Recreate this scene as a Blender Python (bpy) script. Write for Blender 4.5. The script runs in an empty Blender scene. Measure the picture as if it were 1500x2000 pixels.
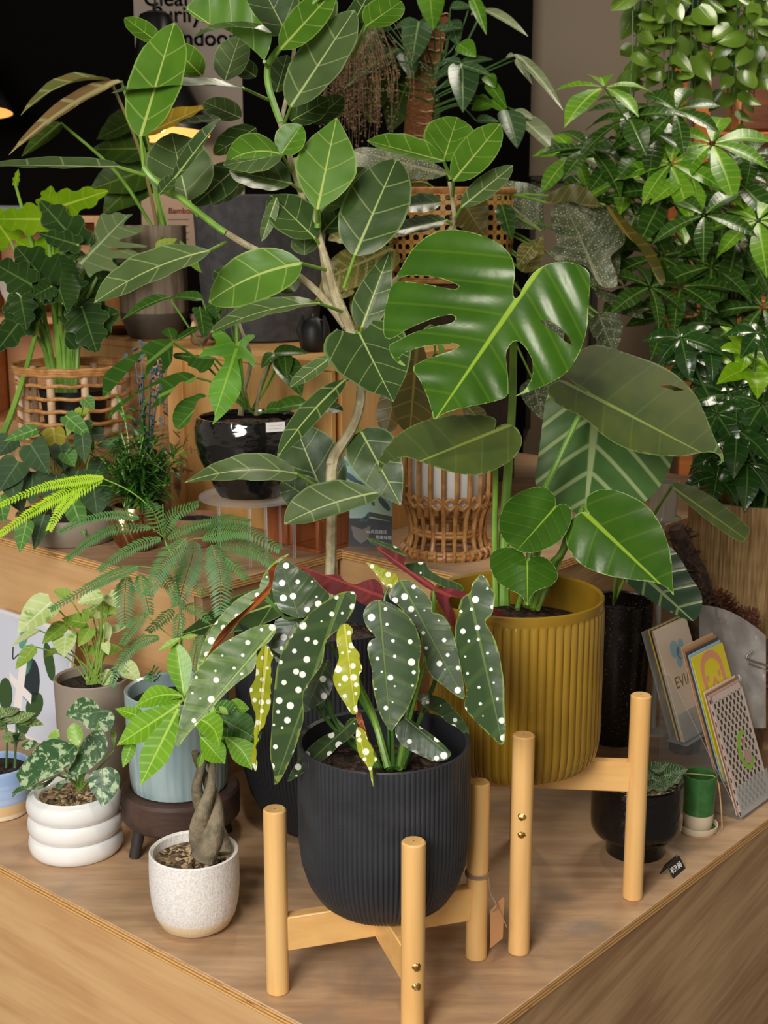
import bpy, math, random
import numpy as np
from mathutils import Vector
from mathutils.geometry import delaunay_2d_cdt
SC = bpy.context.scene
COL = SC.collection
rnd = random.Random(7)
# ---------------------------------------------------------------- camera
F = 2650.0; PITCH = math.radians(12.5); CZ = 1.54
cp, sp = math.cos(PITCH), math.sin(PITCH)
cam = bpy.data.cameras.new('camera'); cam.sensor_fit = 'VERTICAL'; cam.sensor_height = 36; cam.lens = 36 * F / 2000
cam.clip_start = .05; cam.clip_end = 50
cam.dof.use_dof = True; cam.dof.focus_distance = 2.0; cam.dof.aperture_fstop = 11.0
co = bpy.data.objects.new('camera', cam); COL.objects.link(co)
co.location = (0, 0, CZ); co.rotation_euler = (math.pi / 2 - PITCH, 0, 0)
SC.camera = co
# ---------------------------------------------------------------- light and exposure
SC.view_settings.view_transform = 'Standard'; SC.view_settings.look = 'None'
SC.view_settings.exposure = 0.0; SC.view_settings.gamma = 1.0; SC.view_settings.use_curve_mapping = False
W = bpy.data.worlds.new('world'); SC.world = W; W.use_nodes = True
W.node_tree.nodes['Background'].inputs[0].default_value = (1.0, .86, .70, 1)
W.node_tree.nodes['Background'].inputs[1].default_value = .33
def area(name, loc, aim, sx, sy, power, col):
    l = bpy.data.lights.new(name, 'AREA'); l.shape = 'RECTANGLE'; l.size = sx; l.size_y = sy; l.energy = power; l.color = col
    o = bpy.data.objects.new(name, l); COL.objects.link(o); o.location = loc
    o.rotation_euler = (Vector(aim) - Vector(loc)).to_track_quat('-Z', 'Y').to_euler(); return o
def spot(name, loc, aim, power, col, ang, blend=.6, r=.05):
    l = bpy.data.lights.new(name, 'SPOT'); l.energy = power; l.color = col; l.spot_size = math.radians(ang); l.spot_blend = blend; l.shadow_soft_size = r
    o = bpy.data.objects.new(name, l); COL.objects.link(o); o.location = loc
    o.rotation_euler = (Vector(aim) - Vector(loc)).to_track_quat('-Z', 'Y').to_euler(); return o
area('window_light', (-1.4, -1.7, 2.7), (0.0, 2.1, .8), 1.8, 1.6, 190, (1.0, .97, .93))
spot('ceiling_spot_front', (-.15, 1.05, 3.0), (-.05, 2.0, .6), 46, (1, .92, .78), 50, .7, .09)
area('ceiling_panel_right', (1.3, 3.7, 3.1), (.8, 2.9, 1.1), .7, .5, 26, (1, .92, .76))
spot('ceiling_spot_back', (-.2, 3.6, 3.0), (-.1, 2.6, 1.2), 30, (1, .9, .74), 70, .8, .1)
# ---------------------------------------------------------------- pixel <-> world
def ray(x, y):
    b = -(y - 1000) / F
    return Vector(((x - 750) / F, cp + b * sp, -sp + b * cp))
def P(x, y, d):                      # the point d metres deep on the ray of pixel x, y
    return Vector((0, 0, CZ)) + ray(x, y) * d
def G(x, y, z):                      # where that ray meets height z
    r = ray(x, y); return Vector((0, 0, CZ)) + r * ((z - CZ) / r.z)
FW = Vector((0, cp, -sp)); RT = Vector((1, 0, 0)); UP = Vector((0, sp, cp))
def depth(p): return (Vector(p) - Vector((0, 0, CZ))).dot(FW)
# ---------------------------------------------------------------- object helpers
ORG = {}
def origin(o):
    return ORG.get(o.name, Vector((0, 0, 0)))
def link(name, me, parent, org):
    o = bpy.data.objects.new(name, me); COL.objects.link(o); ORG[o.name] = org
    if parent: o.parent = parent
    else: o.location = org
    return o
def thing(name, label, cat, loc, group=None):
    o = bpy.data.objects.new(name, None); COL.objects.link(o); o.location = loc; o.empty_display_size = .05
    ORG[o.name] = Vector(loc); o['label'] = label; o['category'] = cat
    if group: o['group'] = group
    return o
def tag(o, label, cat, group=None):
    o['label'] = label; o['category'] = cat
    if group: o['group'] = group
    return o
class MB:
    def __init__(s): s.v = []; s.f = []; s.uv = []; s.uw = []; s.mi = []; s.rim = []
    def add(s, vs, fs, uvs=None, uws=None, mi=0, rim=None):
        n = len(s.v); s.v += [tuple(v) for v in vs]
        s.uv += uvs if uvs else [(0, 0)] * len(vs); s.uw += uws if uws else [(0, 0)] * len(vs); s.rim += rim if rim else [(0, 0)] * len(vs)
        s.f += [tuple(i + n for i in f) for f in fs]; s.mi += [mi] * len(fs)
        return s
    def build(s, name, mats, parent=None, smooth=True, org=None, kind=None):
        if not isinstance(mats, (list, tuple)): mats = [mats]
        if parent: org = origin(parent)
        elif org is None:
            a = np.array(s.v); lo, hi = a.min(0), a.max(0); org = Vector(((lo[0] + hi[0]) / 2, (lo[1] + hi[1]) / 2, lo[2]))
        me = bpy.data.meshes.new(name)
        me.from_pydata([(v[0] - org[0], v[1] - org[1], v[2] - org[2]) for v in s.v], [], s.f)
        for m in mats: me.materials.append(m)
        li = np.empty(len(me.loops), dtype=np.int32); me.loops.foreach_get('vertex_index', li)
        for nm, dat in (('UVMap', s.uv), ('Metric', s.uw), ('Rim', s.rim)):
            l = me.uv_layers.new(name=nm); l.data.foreach_set('uv', np.array(dat, dtype=np.float32)[li].ravel())
        me.polygons.foreach_set('material_index', np.array(s.mi, dtype=np.int32))
        me.polygons.foreach_set('use_smooth', [smooth] * len(me.polygons)); me.update()
        if smooth == 'auto' or smooth is True: 
            try: me.set_sharp_from_angle(angle=math.radians(38))
            except Exception: pass
        o = link(name, me, parent, org)
        if kind: o['kind'] = kind
        return o
    # shapes -----------------------------------------------------
    def box(s, c, size, ax=None, bev=.002, mi=0):
        # bevelled box: centre, full size, axes (three unit vectors)
        ax = ax or (Vector((1, 0, 0)), Vector((0, 1, 0)), Vector((0, 0, 1))); c = Vector(c)
        h = [x / 2 for x in size]; b = min(bev, min(h) * .9)
        vs = []; idx = {}
        for sx in (-1, 1):
            for sy in (-1, 1):
                for sz in (-1, 1):
                    for k in range(3):
                        q = [sx * h[0], sy * h[1], sz * h[2]]
                        for j in range(3):
                            if j != k: q[j] -= (sx, sy, sz)[j] * b
                        idx[(sx, sy, sz, k)] = len(vs)
                        vs.append(c + ax[0] * q[0] + ax[1] * q[1] + ax[2] * q[2])
        fs = []
        for k in range(3):
            i, j = (k + 1) % 3, (k + 2) % 3
            for sg in (-1, 1):
                def key(a, bb):
                    t = [0, 0, 0]; t[k] = sg; t[i] = a; t[j] = bb; return idx[(t[0], t[1], t[2], k)]
                q = [key(-1, -1), key(1, -1), key(1, 1), key(-1, 1)]
                fs.append(q if sg > 0 else q[::-1])
        for k in range(3):
            i, j = (k + 1) % 3, (k + 2) % 3
            for a in (-1, 1):
                for bb in (-1, 1):
                    def key(z, kk):
                        t = [0, 0, 0]; t[k] = z; t[i] = a; t[j] = bb; return idx[(t[0], t[1], t[2], kk)]
                    q = [key(-1, i), key(1, i), key(1, j), key(-1, j)]
                    fs.append(q if a * bb < 0 else q[::-1])
        for sx in (-1, 1):
            for sy in (-1, 1):
                for sz in (-1, 1):
                    q = [idx[(sx, sy, sz, k)] for k in range(3)]
                    fs.append(q if sx * sy * sz > 0 else q[::-1])
        return s.add(vs, fs, mi=mi)
    def lathe(s, c, prof, n=48, fn=None, mi=0, tilt=None):
        # prof: (radius, height) list; fn(angle, i, r) -> radius
        c = Vector(c); vs = []; m = len(prof); uv = []
        for i, (r, z) in enumerate(prof):
            for k in range(n):
                a = 2 * math.pi * k / n; rr = fn(a, i, r) if fn else r
                vs.append(c + Vector((rr * math.cos(a), rr * math.sin(a), z))); uv.append((k / n, i / (m - 1)))
        fs = [(i * n + k, i * n + (k + 1) % n, (i + 1) * n + (k + 1) % n, (i + 1) * n + k) for i in range(m - 1) for k in range(n)]
        return s.add(vs, fs, uv, mi=mi)
    def disc(s, c, r, n=32, mi=0, jit=0):
        c = Vector(c); vs = [c]
        rings = 6
        for j in range(1, rings + 1):
            for k in range(n):
                a = 2 * math.pi * k / n; q = r * j / rings
                vs.append(c + Vector((q * math.cos(a), q * math.sin(a), rnd.uniform(-jit, jit) if j < rings else 0)))
        fs = [(0, 1 + k, 1 + (k + 1) % n) for k in range(n)]
        for j in range(rings - 1):
            a = 1 + j * n
            fs += [(a + k, a + n + k, a + n + (k + 1) % n, a + (k + 1) % n) for k in range(n)]
        return s.add(vs, fs, mi=mi)
    def tube(s, pts, r, n=8, sub=4, mi=0, cap=True):
        pts = [Vector(p) for p in pts]
        if not isinstance(r, (list, tuple)): r = [r] * len(pts)
        if len(pts) > 2 and sub > 1:
            q = []; rr = []
            for i in range(len(pts) - 1):
                p0 = pts[max(i - 1, 0)]; p1 = pts[i]; p2 = pts[i + 1]; p3 = pts[min(i + 2, len(pts) - 1)]
                for j in range(sub):
                    t = j / sub; t2 = t * t; t3 = t2 * t
                    q.append(.5 * ((2 * p1) + (p2 - p0) * t + (2 * p0 - 5 * p1 + 4 * p2 - p3) * t2 + (3 * p1 - p0 - 3 * p2 + p3) * t3))
                    rr.append(r[i] + (r[i + 1] - r[i]) * t)
            q.append(pts[-1]); rr.append(r[-1]); pts, r = q, rr
        vs = []; fs = []; nrm = None; uv = []; L = 0
        for i, p in enumerate(pts):
            t = (pts[min(i + 1, len(pts) - 1)] - pts[max(i - 1, 0)])
            t = t.normalized() if t.length > 1e-9 else Vector((0, 0, 1))
            if nrm is None:
                nrm = t.cross(Vector((0, 0, 1)) if abs(t.z) < .9 else Vector((1, 0, 0))).normalized()
            else:
                nrm = (nrm - t * nrm.dot(t)).normalized()
                L += (p - pts[i - 1]).length
            b = t.cross(nrm)
            for k in range(n):
                a = 2 * math.pi * k / n
                vs.append(p + (nrm * math.cos(a) + b * math.sin(a)) * r[i]); uv.append((k / n, L))
        m = len(pts)
        fs = [(i * n + k, i * n + (k + 1) % n, (i + 1) * n + (k + 1) % n, (i + 1) * n + k) for i in range(m - 1) for k in range(n)]
        if cap: fs += [tuple(range(n))[::-1], tuple(range((m - 1) * n, m * n))]
        return s.add(vs, fs, uv, mi=mi)
    def ring(s, c, R, r, n=48, m=8, mi=0, wob=0):
        c = Vector(c)
        return s.tube([c + Vector((R * math.cos(2 * math.pi * k / n), R * math.sin(2 * math.pi * k / n), wob * math.sin(5 * k))) for k in range(n + 1)], r, m, 1, mi, False)
    def blob(s, c, r, n=6, mi=0, sq=(1, 1, 1)):
        c = Vector(c); vs = []; m = n // 2 + 2
        for i in range(m):
            th = math.pi * i / (m - 1)
            for k in range(n):
                a = 2 * math.pi * k / n; j = 1 + rnd.uniform(-.15, .15)
                vs.append(c + Vector((r * sq[0] * math.sin(th) * math.cos(a) * j, r * sq[1] * math.sin(th) * math.sin(a) * j, r * sq[2] * math.cos(th) * j)))
        fs = [(i * n + k, (i + 1) * n + k, (i + 1) * n + (k + 1) % n, i * n + (k + 1) % n) for i in range(m - 1) for k in range(n)]
        return s.add(vs, fs, mi=mi)
# ---------------------------------------------------------------- materials
def S(r, g, b, a=1):
    f = lambda c: (c / 255 / 12.92) if c / 255 <= .04045 else ((c / 255 + .055) / 1.055) ** 2.4
    return (f(r), f(g), f(b), a)
class NT:
    def __init__(s, name):
        s.m = bpy.data.materials.new(name); s.m.use_nodes = True; s.t = s.m.node_tree; s.t.nodes.clear()
        s.out = s.n('ShaderNodeOutputMaterial'); s.b = s.n('ShaderNodeBsdfPrincipled'); s.l(s.b.outputs[0], s.out.inputs[0])
    def n(s, t): return s.t.nodes.new(t)
    def l(s, a, b): s.t.links.new(a, b)
    def math(s, op, a, b=None, c=None):
        n = s.n('ShaderNodeMath'); n.operation = op
        for i, x in enumerate((a, b, c)):
            if x is None: continue
            if isinstance(x, (int, float)): n.inputs[i].default_value = x
            else: s.l(x, n.inputs[i])
        return n.outputs[0]
    def mix(s, fac, a, b, mode='MIX'):
        n = s.n('ShaderNodeMix'); n.data_type = 'RGBA'; n.blend_type = mode
        for i, x in ((0, fac), (6, a), (7, b)):
            if isinstance(x, (int, float)): n.inputs[i].default_value = x
            elif isinstance(x, tuple): n.inputs[i].default_value = x
            else: s.l(x, n.inputs[i])
        return n.outputs[2]
    def ramp(s, x, a, b, lo=0, hi=1):   # smooth map of x from a..b to lo..hi
        n = s.n('ShaderNodeMapRange'); n.interpolation_type = 'SMOOTHSTEP'
        s.l(x, n.inputs[0])
        for i, v in enumerate((a, b, lo, hi)): n.inputs[i + 1].default_value = v
        return n.outputs[0]
    def coord(s, kind='Object', scale=(1, 1, 1), rot=(0, 0, 0)):
        t = s.n('ShaderNodeTexCoord'); m = s.n('ShaderNodeMapping'); m.inputs[3].default_value = scale; m.inputs[2].default_value = rot
        s.l(t.outputs[kind], m.inputs[0]); return m.outputs[0]
    def noise(s, vec, scale, detail=3, rough=.5, dist=0):
        n = s.n('ShaderNodeTexNoise'); s.l(vec, n.inputs['Vector']); n.inputs['Scale'].default_value = scale
        n.inputs['Detail'].default_value = detail; n.inputs['Roughness'].default_value = rough; n.inputs['Distortion'].default_value = dist
        return n.outputs[0]
    def bump(s, h, strength=.3, dist=.01):
        n = s.n('ShaderNodeBump'); n.inputs['Strength'].default_value = strength; n.inputs['Distance'].default_value = dist
        s.l(h, n.inputs['Height']); s.l(n.outputs[0], s.b.inputs['Normal'])
    def base(s, c): 
        if isinstance(c, tuple): s.b.inputs['Base Color'].default_value = c
        else: s.l(c, s.b.inputs['Base Color'])
    def set(s, **k):
        for a, v in k.items(): s.b.inputs[a.replace('_', ' ')].default_value = v
        return s
def plain(name, c, rough=.5, metal=0, c2=None, ns=20, bump=0, bs=60, spec=.5, coat=0, scale=(1, 1, 1)):
    t = NT(name); v = t.coord(scale=scale)
    if c2: t.base(t.mix(t.ramp(t.noise(v, ns, 4), .35, .65), c, c2))
    else: t.base(c)
    t.set(Roughness=rough, Metallic=metal); t.b.inputs['Specular IOR Level'].default_value = spec; t.b.inputs['Coat Weight'].default_value = coat
    if bump: t.bump(t.noise(v, bs, 3), bump, .004)
    return t.m
def wood(name, a, b, rough=.5, axis=0, s1=1.0, streak=14, knots=.5, rz=0, ry=0):
    t = NT(name); sc = [7 * s1] * 3; sc[axis] = .9 * s1
    rot_ = (0, ry, rz)
    def cd(sc__):
        m_ = t.n('ShaderNodeMapping'); m_.inputs[3].default_value = sc__; t.l(t.coord(rot=rot_), m_.inputs[0]); return m_.outputs[0]
    v = cd(tuple(sc)); n1 = t.noise(v, 2.2, 5, .6, .8)
    sc2 = [60 * s1] * 3; sc2[axis] = 2 * s1
    n2 = t.noise(cd(tuple(sc2)), 2, 2)
    n3 = t.noise(t.coord(scale=(1.6 * s1,) * 3), 2.0, 3)
    f = t.math('ADD', t.math('MULTIPLY', n1, .75), t.math('MULTIPLY', n2, .28))
    f = t.math('ADD', f, t.math('MULTIPLY', t.math('SUBTRACT', n3, .5), knots))
    t.base(t.mix(t.ramp(f, .3, .72), a, b)); t.set(Roughness=rough); t.bump(n2, .12, .002); return t.m
def leafmat(name, c, vein, back=None, c2=None, rough=.38, nv=7, slope=.75, vw=.16, mid=.018, vs=.6, trans=.25, spots=None, spec=.5, blotch=None, edge=None, bumpv=.25, tint=None):
    t = NT(name); uvn = t.n('ShaderNodeUVMap'); uvn.uv_map = 'UVMap'; uwn = t.n('ShaderNodeUVMap'); uwn.uv_map = 'Metric'
    sx = t.n('ShaderNodeSeparateXYZ'); t.l(uvn.outputs[0], sx.inputs[0]); u, v = sx.outputs[0], sx.outputs[1]
    av = t.math('ABSOLUTE', v)
    n1 = t.noise(uwn.outputs[0], 14, 3)
    col = t.mix(t.ramp(n1, .3, .7), c, c2 or tuple(x * .72 for x in c[:3]) + (1,))
    if blotch:
        bl = t.noise(uwn.outputs[0], blotch[1], 4, .6, .4); col = t.mix(t.ramp(bl, blotch[2], blotch[2] + .06), col, blotch[0])
    wmid = t.math('MULTIPLY', t.math('SUBTRACT', 1.25, u), mid)
    m1 = t.math('SUBTRACT', 1, t.ramp(t.math('DIVIDE', av, wmid), .6, 1.3))
    q = t.math('SUBTRACT', u, t.math('MULTIPLY', t.math('POWER', av, 1.15), slope))
    fr = t.math('ABSOLUTE', t.math('SUBTRACT', t.math('FRACT', t.math('MULTIPLY', q, nv)), .5))
    m2 = t.math('SUBTRACT', 1, t.ramp(fr, vw * .25, vw)); 
    m2 = t.math('MULTIPLY', m2, vs)
    vm = t.math('MAXIMUM', m1, m2); col = t.mix(vm, col, vein)
    if spots:
        vo = t.n('ShaderNodeTexVoronoi'); vo.voronoi_dimensions = '2D'; vo.inputs['Scale'].default_value = spots[1]; vo.inputs['Randomness'].default_value = .7
        t.l(uwn.outputs[0], vo.inputs['Vector'])
        sc = t.n('ShaderNodeSeparateColor'); t.l(vo.outputs['Color'], sc.inputs[0])
        rad = t.math('ADD', spots[2], t.math('MULTIPLY', sc.outputs[0], spots[3]))
        sm = t.math('SUBTRACT', 1, t.ramp(t.math('SUBTRACT', vo.outputs['Distance'], rad), -.02, .02))
        col = t.mix(sm, col, spots[0])
    if edge:
        rn = t.n('ShaderNodeUVMap'); rn.uv_map = 'Rim'; rs_ = t.n('ShaderNodeSeparateXYZ'); t.l(rn.outputs[0], rs_.inputs[0])
        col = t.mix(t.math('MULTIPLY', t.ramp(rs_.outputs[0], .62, .9), .75), col, edge)
    geo = t.n('ShaderNodeNewGeometry')
    bk = back or t.mix(.5, col, tuple(min(1, x * 1.25 + .02) for x in c[:3]) + (1,))
    col = t.mix(geo.outputs['Backfacing'], col, bk)
    t.base(col); t.set(Roughness=rough); t.b.inputs['Specular IOR Level'].default_value = spec
    t.bump(t.math('ADD', t.math('MULTIPLY', vm, -.6), t.math('MULTIPLY', t.noise(uwn.outputs[0], 45, 2), .5)), bumpv, .003)
    if trans:
        tr = t.n('ShaderNodeBsdfTranslucent'); t.l(t.mix(.5, col, (.55, .75, .08, 1), 'MULTIPLY') if False else col, tr.inputs[0])
        mx = t.n('ShaderNodeMixShader'); mx.inputs[0].default_value = trans
        t.l(t.b.outputs[0], mx.inputs[1]); t.l(tr.outputs[0], mx.inputs[2]); t.l(mx.outputs[0], t.out.inputs[0])
    return t.m
# ---------------------------------------------------------------- leaves
PROF = dict(
    ellip=[(0, .12), (.05, .42), (.15, .74), (.3, .94), (.45, 1), (.6, .97), (.75, .82), (.87, .56), (.95, .3), (1, .0)],
    obov=[(0, .1), (.08, .3), (.25, .62), (.45, .88), (.62, 1), (.76, .95), (.88, .68), (.96, .34), (1, 0)],
    ovate=[(0, .3), (.05, .62), (.15, .9), (.28, 1), (.45, .93), (.62, .74), (.78, .48), (.9, .24), (1, 0)],
    lance=[(0, .08), (.1, .45), (.28, .85), (.42, 1), (.58, .92), (.75, .62), (.9, .26), (1, 0)],
    heart=[(0, .46), (.035, .7), (.09, .88), (.18, .98), (.3, 1), (.45, .92), (.6, .74), (.76, .47), (.89, .2), (1, 0)],
    drop=[(0, .1), (.15, .45), (.35, .8), (.52, 1), (.66, .93), (.8, .62), (.9, .28), (1, 0)],
)
def prof(sh, t):
    p = PROF[sh]
    for i in range(len(p) - 1):
        if t <= p[i + 1][0]:
            q = (t - p[i][0]) / (p[i + 1][0] - p[i][0]); return p[i][1] + (p[i + 1][1] - p[i][1]) * q
    return 0
def leaf3(mb, base, tip, side, up, w, shape='ellip', fold=.15, bend=.0, cup=0, bow=0, wave=0, lobe=0, nu=12, nv=6, mi=0, flip=False, ph=None, twist=0, back=False, quilt=.004):
    # blade from base to tip; side = across, up = face normal; w = full width in metres
    base = Vector(base); tip = Vector(tip); ax = tip - base; L = ax.length; ax = ax / L
    side = (side - ax * side.dot(ax)).normalized(); up = ax.cross(side) if up is None else up
    vs = []; uv = []; uw = []; ph = rnd.uniform(0, 6) if ph is None else ph; ox, oy = rnd.uniform(0, 9), rnd.uniform(0, 9)
    for i in range(nu + 1):
        t = i / nu; hw = prof(shape, t) * w / 2
        for j in range(nv + 1):
            s = -1 + 2 * j / nv; x = s * hw
            th = twist * (t - .3)
            sd = side * math.cos(th) + up * math.sin(th); un = up * math.cos(th) - side * math.sin(th)
            uu = t * L - lobe * w * abs(s) ** 1.5 * (1 - t) ** 3
            z = bend * L * 4 * t * (1 - t) + fold * abs(x) + cup * x * x / max(w, 1e-6) + (quilt * L * math.sin(6.28 * 3.6 * (t - .9 * abs(x) / L)) * min(1, abs(s) * 2.5) * (1 - t) if nu > 11 else 0) + wave * w * math.sin(t * 22 + ph + (2 if s > 0 else 0)) * abs(s) ** 2 * (1 if 0 < t < 1 else 0)
            p = base + ax * uu + sd * (x + bow * L * 4 * t * (1 - t)) + un * z
            vs.append(p); uv.append((t, x / L)); uw.append((ox + t * L, oy + x))
    n = nv + 1
    fs = [(i * n + j, i * n + j + 1, (i + 1) * n + j + 1, (i + 1) * n + j) for i in range(nu) for j in range(nv)]
    if (side.cross(ax).dot(up) < 0) != back: fs = [f[::-1] for f in fs]
    mb.add(vs, fs, uv, uw, mi, [(1.0 if (j in (0, nv) or i == nu) else 0.0, 0) for i in range(nu + 1) for j in range(nv + 1)]); return mb
def LF(mb, b, t, w, d, k=.6, h=None, d1=None, shape='ellip', flip=False, mi=0, **kw):
    # leaf placed from a pixel base and tip at depth d; k = how far its top edge leans away, h = sideways lean
    h = rnd.uniform(-.35, .35) if h is None else h
    s = d / F
    dt = d + k * (b[1] - t[1]) * s + h * (t[0] - b[0]) * s if d1 is None else d1
    B = P(b[0], b[1], d); T = P(t[0], t[1], dt)
    dx, dy = t[0] - b[0], t[1] - b[1]; L = math.hypot(dx, dy) or 1
    nx, ny = -dy / L, dx / L            # across, in the picture
    if d1 is not None: pass
    wv = RT * nx - UP * ny + FW * (k * -ny + h * nx)
    a = (T - B).normalized(); sd = (wv - a * wv.dot(a)); sd.normalize()
    up = a.cross(sd)
    if up.dot(FW) > 0: up = -up
    wm = w * s * (wv - a * wv.dot(a)).length
    leaf3(mb, B, T, sd, up, wm, shape=shape, back=flip, mi=mi, **kw)
    return B, T
def TL(mb, out, base, tip, d, k=.6, h=0, cup=0, fold=0, bend=0, holes=(), step=None, mi=0, smooth=2, wave=0, flip=False, tipdrop=0, off=None, quilt=.005):
    # leaf traced from its own outline; gets its own distance, lean and curvature
    pts = [Vector((x, y)) for x, y in out]
    for _ in range(smooth):
        q = []
        for i in range(len(pts)):
            a, b = pts[i], pts[(i + 1) % len(pts)]
            q += [a * .78 + b * .22, a * .22 + b * .78]
        pts = q if len(q) < 400 else pts
    sz = max(max(p.x for p in pts) - min(p.x for p in pts), max(p.y for p in pts) - min(p.y for p in pts))
    step = step or sz / 22
    def inside(p, poly):
        c = False; n = len(poly); j = n - 1
        for i in range(n):
            a, b = poly[i], poly[j]
            if (a[1] > p[1]) != (b[1] > p[1]) and p[0] < (b[0] - a[0]) * (p[1] - a[1]) / (b[1] - a[1]) + a[0]: c = not c
            j = i
        return c
    co_ = list(pts); ed = [(i, (i + 1) % len(pts)) for i in range(len(pts))]
    for hl in holes:
        n0 = len(co_); co_ += [Vector(p) for p in hl]; ed += [(n0 + i, n0 + (i + 1) % len(hl)) for i in range(len(hl))]
    x = min(p.x for p in pts) + step * .5
    row = 0
    while x < max(p.x for p in pts):
        y = min(p.y for p in pts) + step * (.25 if row % 2 else .75)
        while y < max(p.y for p in pts):
            if inside((x, y), pts): co_.append(Vector((x, y)))
            y += step
        x += step; row += 1
    vv, _, ff, *_ = delaunay_2d_cdt(co_, ed, [], 0, 1e-4)
    keep = []
    for f in ff:
        c = sum((vv[i] for i in f), Vector((0, 0))) / len(f)
        if inside(c, pts) and not any(inside(c, hl) for hl in holes): keep.append(tuple(f))
    B = Vector(base); A = Vector(tip) - B; L = A.length; A = A / L; N = Vector((-A.y, A.x)); s = d / F
    vs = []; uv = []; uw = []; ox, oy = off or (rnd.uniform(0, 9), rnd.uniform(0, 9)); ph = rnd.uniform(0, 6)
    for p in vv:
        r = p - B; u = r.dot(A) / L; v = r.dot(N) / L
        dd = d + s * (k * (B.y - p.y) + h * (p.x - B.x)) + s * L * (cup * v * v + fold * abs(v) + bend * u * u + quilt * math.sin(6.28 * 4.5 * (u - .55 * abs(v))) * min(1, abs(v) * 5) + wave * math.sin(u * 20 + ph) * abs(v) * 2 + tipdrop * max(0, u - .8) ** 2 * 10)
        vs.append(P(p.x, p.y, dd)); uv.append((u, v)); uw.append((ox + u * L * s, oy + v * L * s))
    fs = []
    for f in keep:
        a, b, c = (vv[f[0]], vv[f[1]], vv[f[2]])
        ccw = (b - a).cross(c - a) > 0          # picture y runs down: ccw here is clockwise as seen
        fs.append(f[::-1] if ccw != flip else f)
    mb.add(vs, fs, uv, uw, mi, [(1.0 if i < len(pts) else 0.0, 0) for i in range(len(vv))]); return mb
def PX(pts, d=None):
    return [P(*(p if len(p) == 3 else (p[0], p[1], d))) for p in pts]
def stems(name, parent, mat, lst, n=7):
    mb = MB()
    for pts, r in lst: mb.tube(pts, r, n)
    return mb.build(name, mat, parent)
def text_mesh(name, body, size, mat, parent, loc, xdir, up, ext=.0004, align='LEFT', shear=0, sx=1.0):
    cu = bpy.data.curves.new(name, 'FONT'); cu.body = body; cu.size = size; cu.extrude = ext; cu.align_x = align; cu.shear = shear
    ob = bpy.data.objects.new(name, cu); COL.objects.link(ob)
    dg = bpy.context.evaluated_depsgraph_get(); me = bpy.data.meshes.new_from_object(ob.evaluated_get(dg))
    bpy.data.objects.remove(ob); bpy.data.curves.remove(cu)
    xdir = Vector(xdir).normalized(); up = Vector(up); up = (up - xdir * up.dot(xdir)).normalized(); z = xdir.cross(up)
    org = origin(parent) if parent else Vector(loc); loc = Vector(loc) - org
    for v in me.vertices: v.co = loc + xdir * v.co.x * sx + up * v.co.y + z * v.co.z
    me.materials.clear(); me.materials.append(mat)
    me.name = name
    return link(name, me, parent, org)
# ================================================================ materials
RZ = -math.radians(49.4)
PLY = wood('plywood_face', S(216, 176, 124), S(192, 146, 98), .45, 1, .8, knots=.6, rz=RZ, ry=0)
PLYR = wood('plywood_face_streaked_shaded', S(196, 162, 118), S(150, 112, 76), .45, 0, 1.1, knots=.35, rz=RZ, ry=math.radians(14))  # streaked grain, with the right side's shade put into the darker colour
def ply_top():
    t = NT('plywood_top'); v = t.coord(scale=(1, 1, 1), rot=(0, 0, math.radians(40)))
    v2 = t.coord(scale=(1.2, 9, 9), rot=(0, 0, math.radians(40)))
    n = t.noise(v, 5, 5, .6, .6); g = t.noise(v2, 4, 4, .6)
    c = t.mix(t.ramp(g, .3, .7), S(190, 156, 120), S(162, 128, 98))
    c = t.mix(t.ramp(n, .5, .68), c, S(146, 128, 110)); n2 = t.noise(v, 2.3, 2); c = t.mix(t.ramp(n2, .55, .75), c, S(204, 164, 124))
    t.base(c); t.set(Roughness=.42); t.bump(g, .08, .002); return t.m
PLYTOP = ply_top()
def ply_edge():
    t = NT('plywood_edge'); tc = t.n('ShaderNodeTexCoord'); sx = t.n('ShaderNodeSeparateXYZ'); t.l(tc.outputs['Object'], sx.inputs[0])
    z = t.math('FRACT', t.math('MULTIPLY', sx.outputs[2], 190)); n = t.noise(t.coord(scale=(14, 14, 200)), 2, 3)
    c = t.mix(t.ramp(z, .4, .6), S(224, 178, 112), S(172, 120, 66)); c = t.mix(t.ramp(n, .58, .72), c, S(128, 84, 44))
    t.base(c); t.set(Roughness=.6); return t.m
PLYEDGE = ply_edge()
BAMBOO = wood('bamboo', S(234, 190, 124), S(220, 170, 102), .38, 2, 1.3, knots=.25)
BAMBOOH = wood('bamboo_bar', S(234, 188, 120), S(218, 168, 98), .38, 0, 1.0, knots=.35)
def brass(): return plain('brass', S(190, 156, 92), .3, 1)
BRASS = brass()
CHAR = plain('charcoal_ceramic', S(46, 48, 53), .42, c2=S(40, 42, 46), bump=.1, bs=300)
CHARIN = plain('charcoal_inside', S(40, 41, 44), .6)
NAVY = plain('midnight_ceramic', S(33, 36, 43), .5, bump=.1, bs=200)
MUST = plain('mustard_glaze', S(146, 114, 30), .25, c2=S(136, 104, 26), ns=6, coat=.3)
WHITE = plain('white_glaze', S(236, 236, 234), .22, coat=.4)
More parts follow.
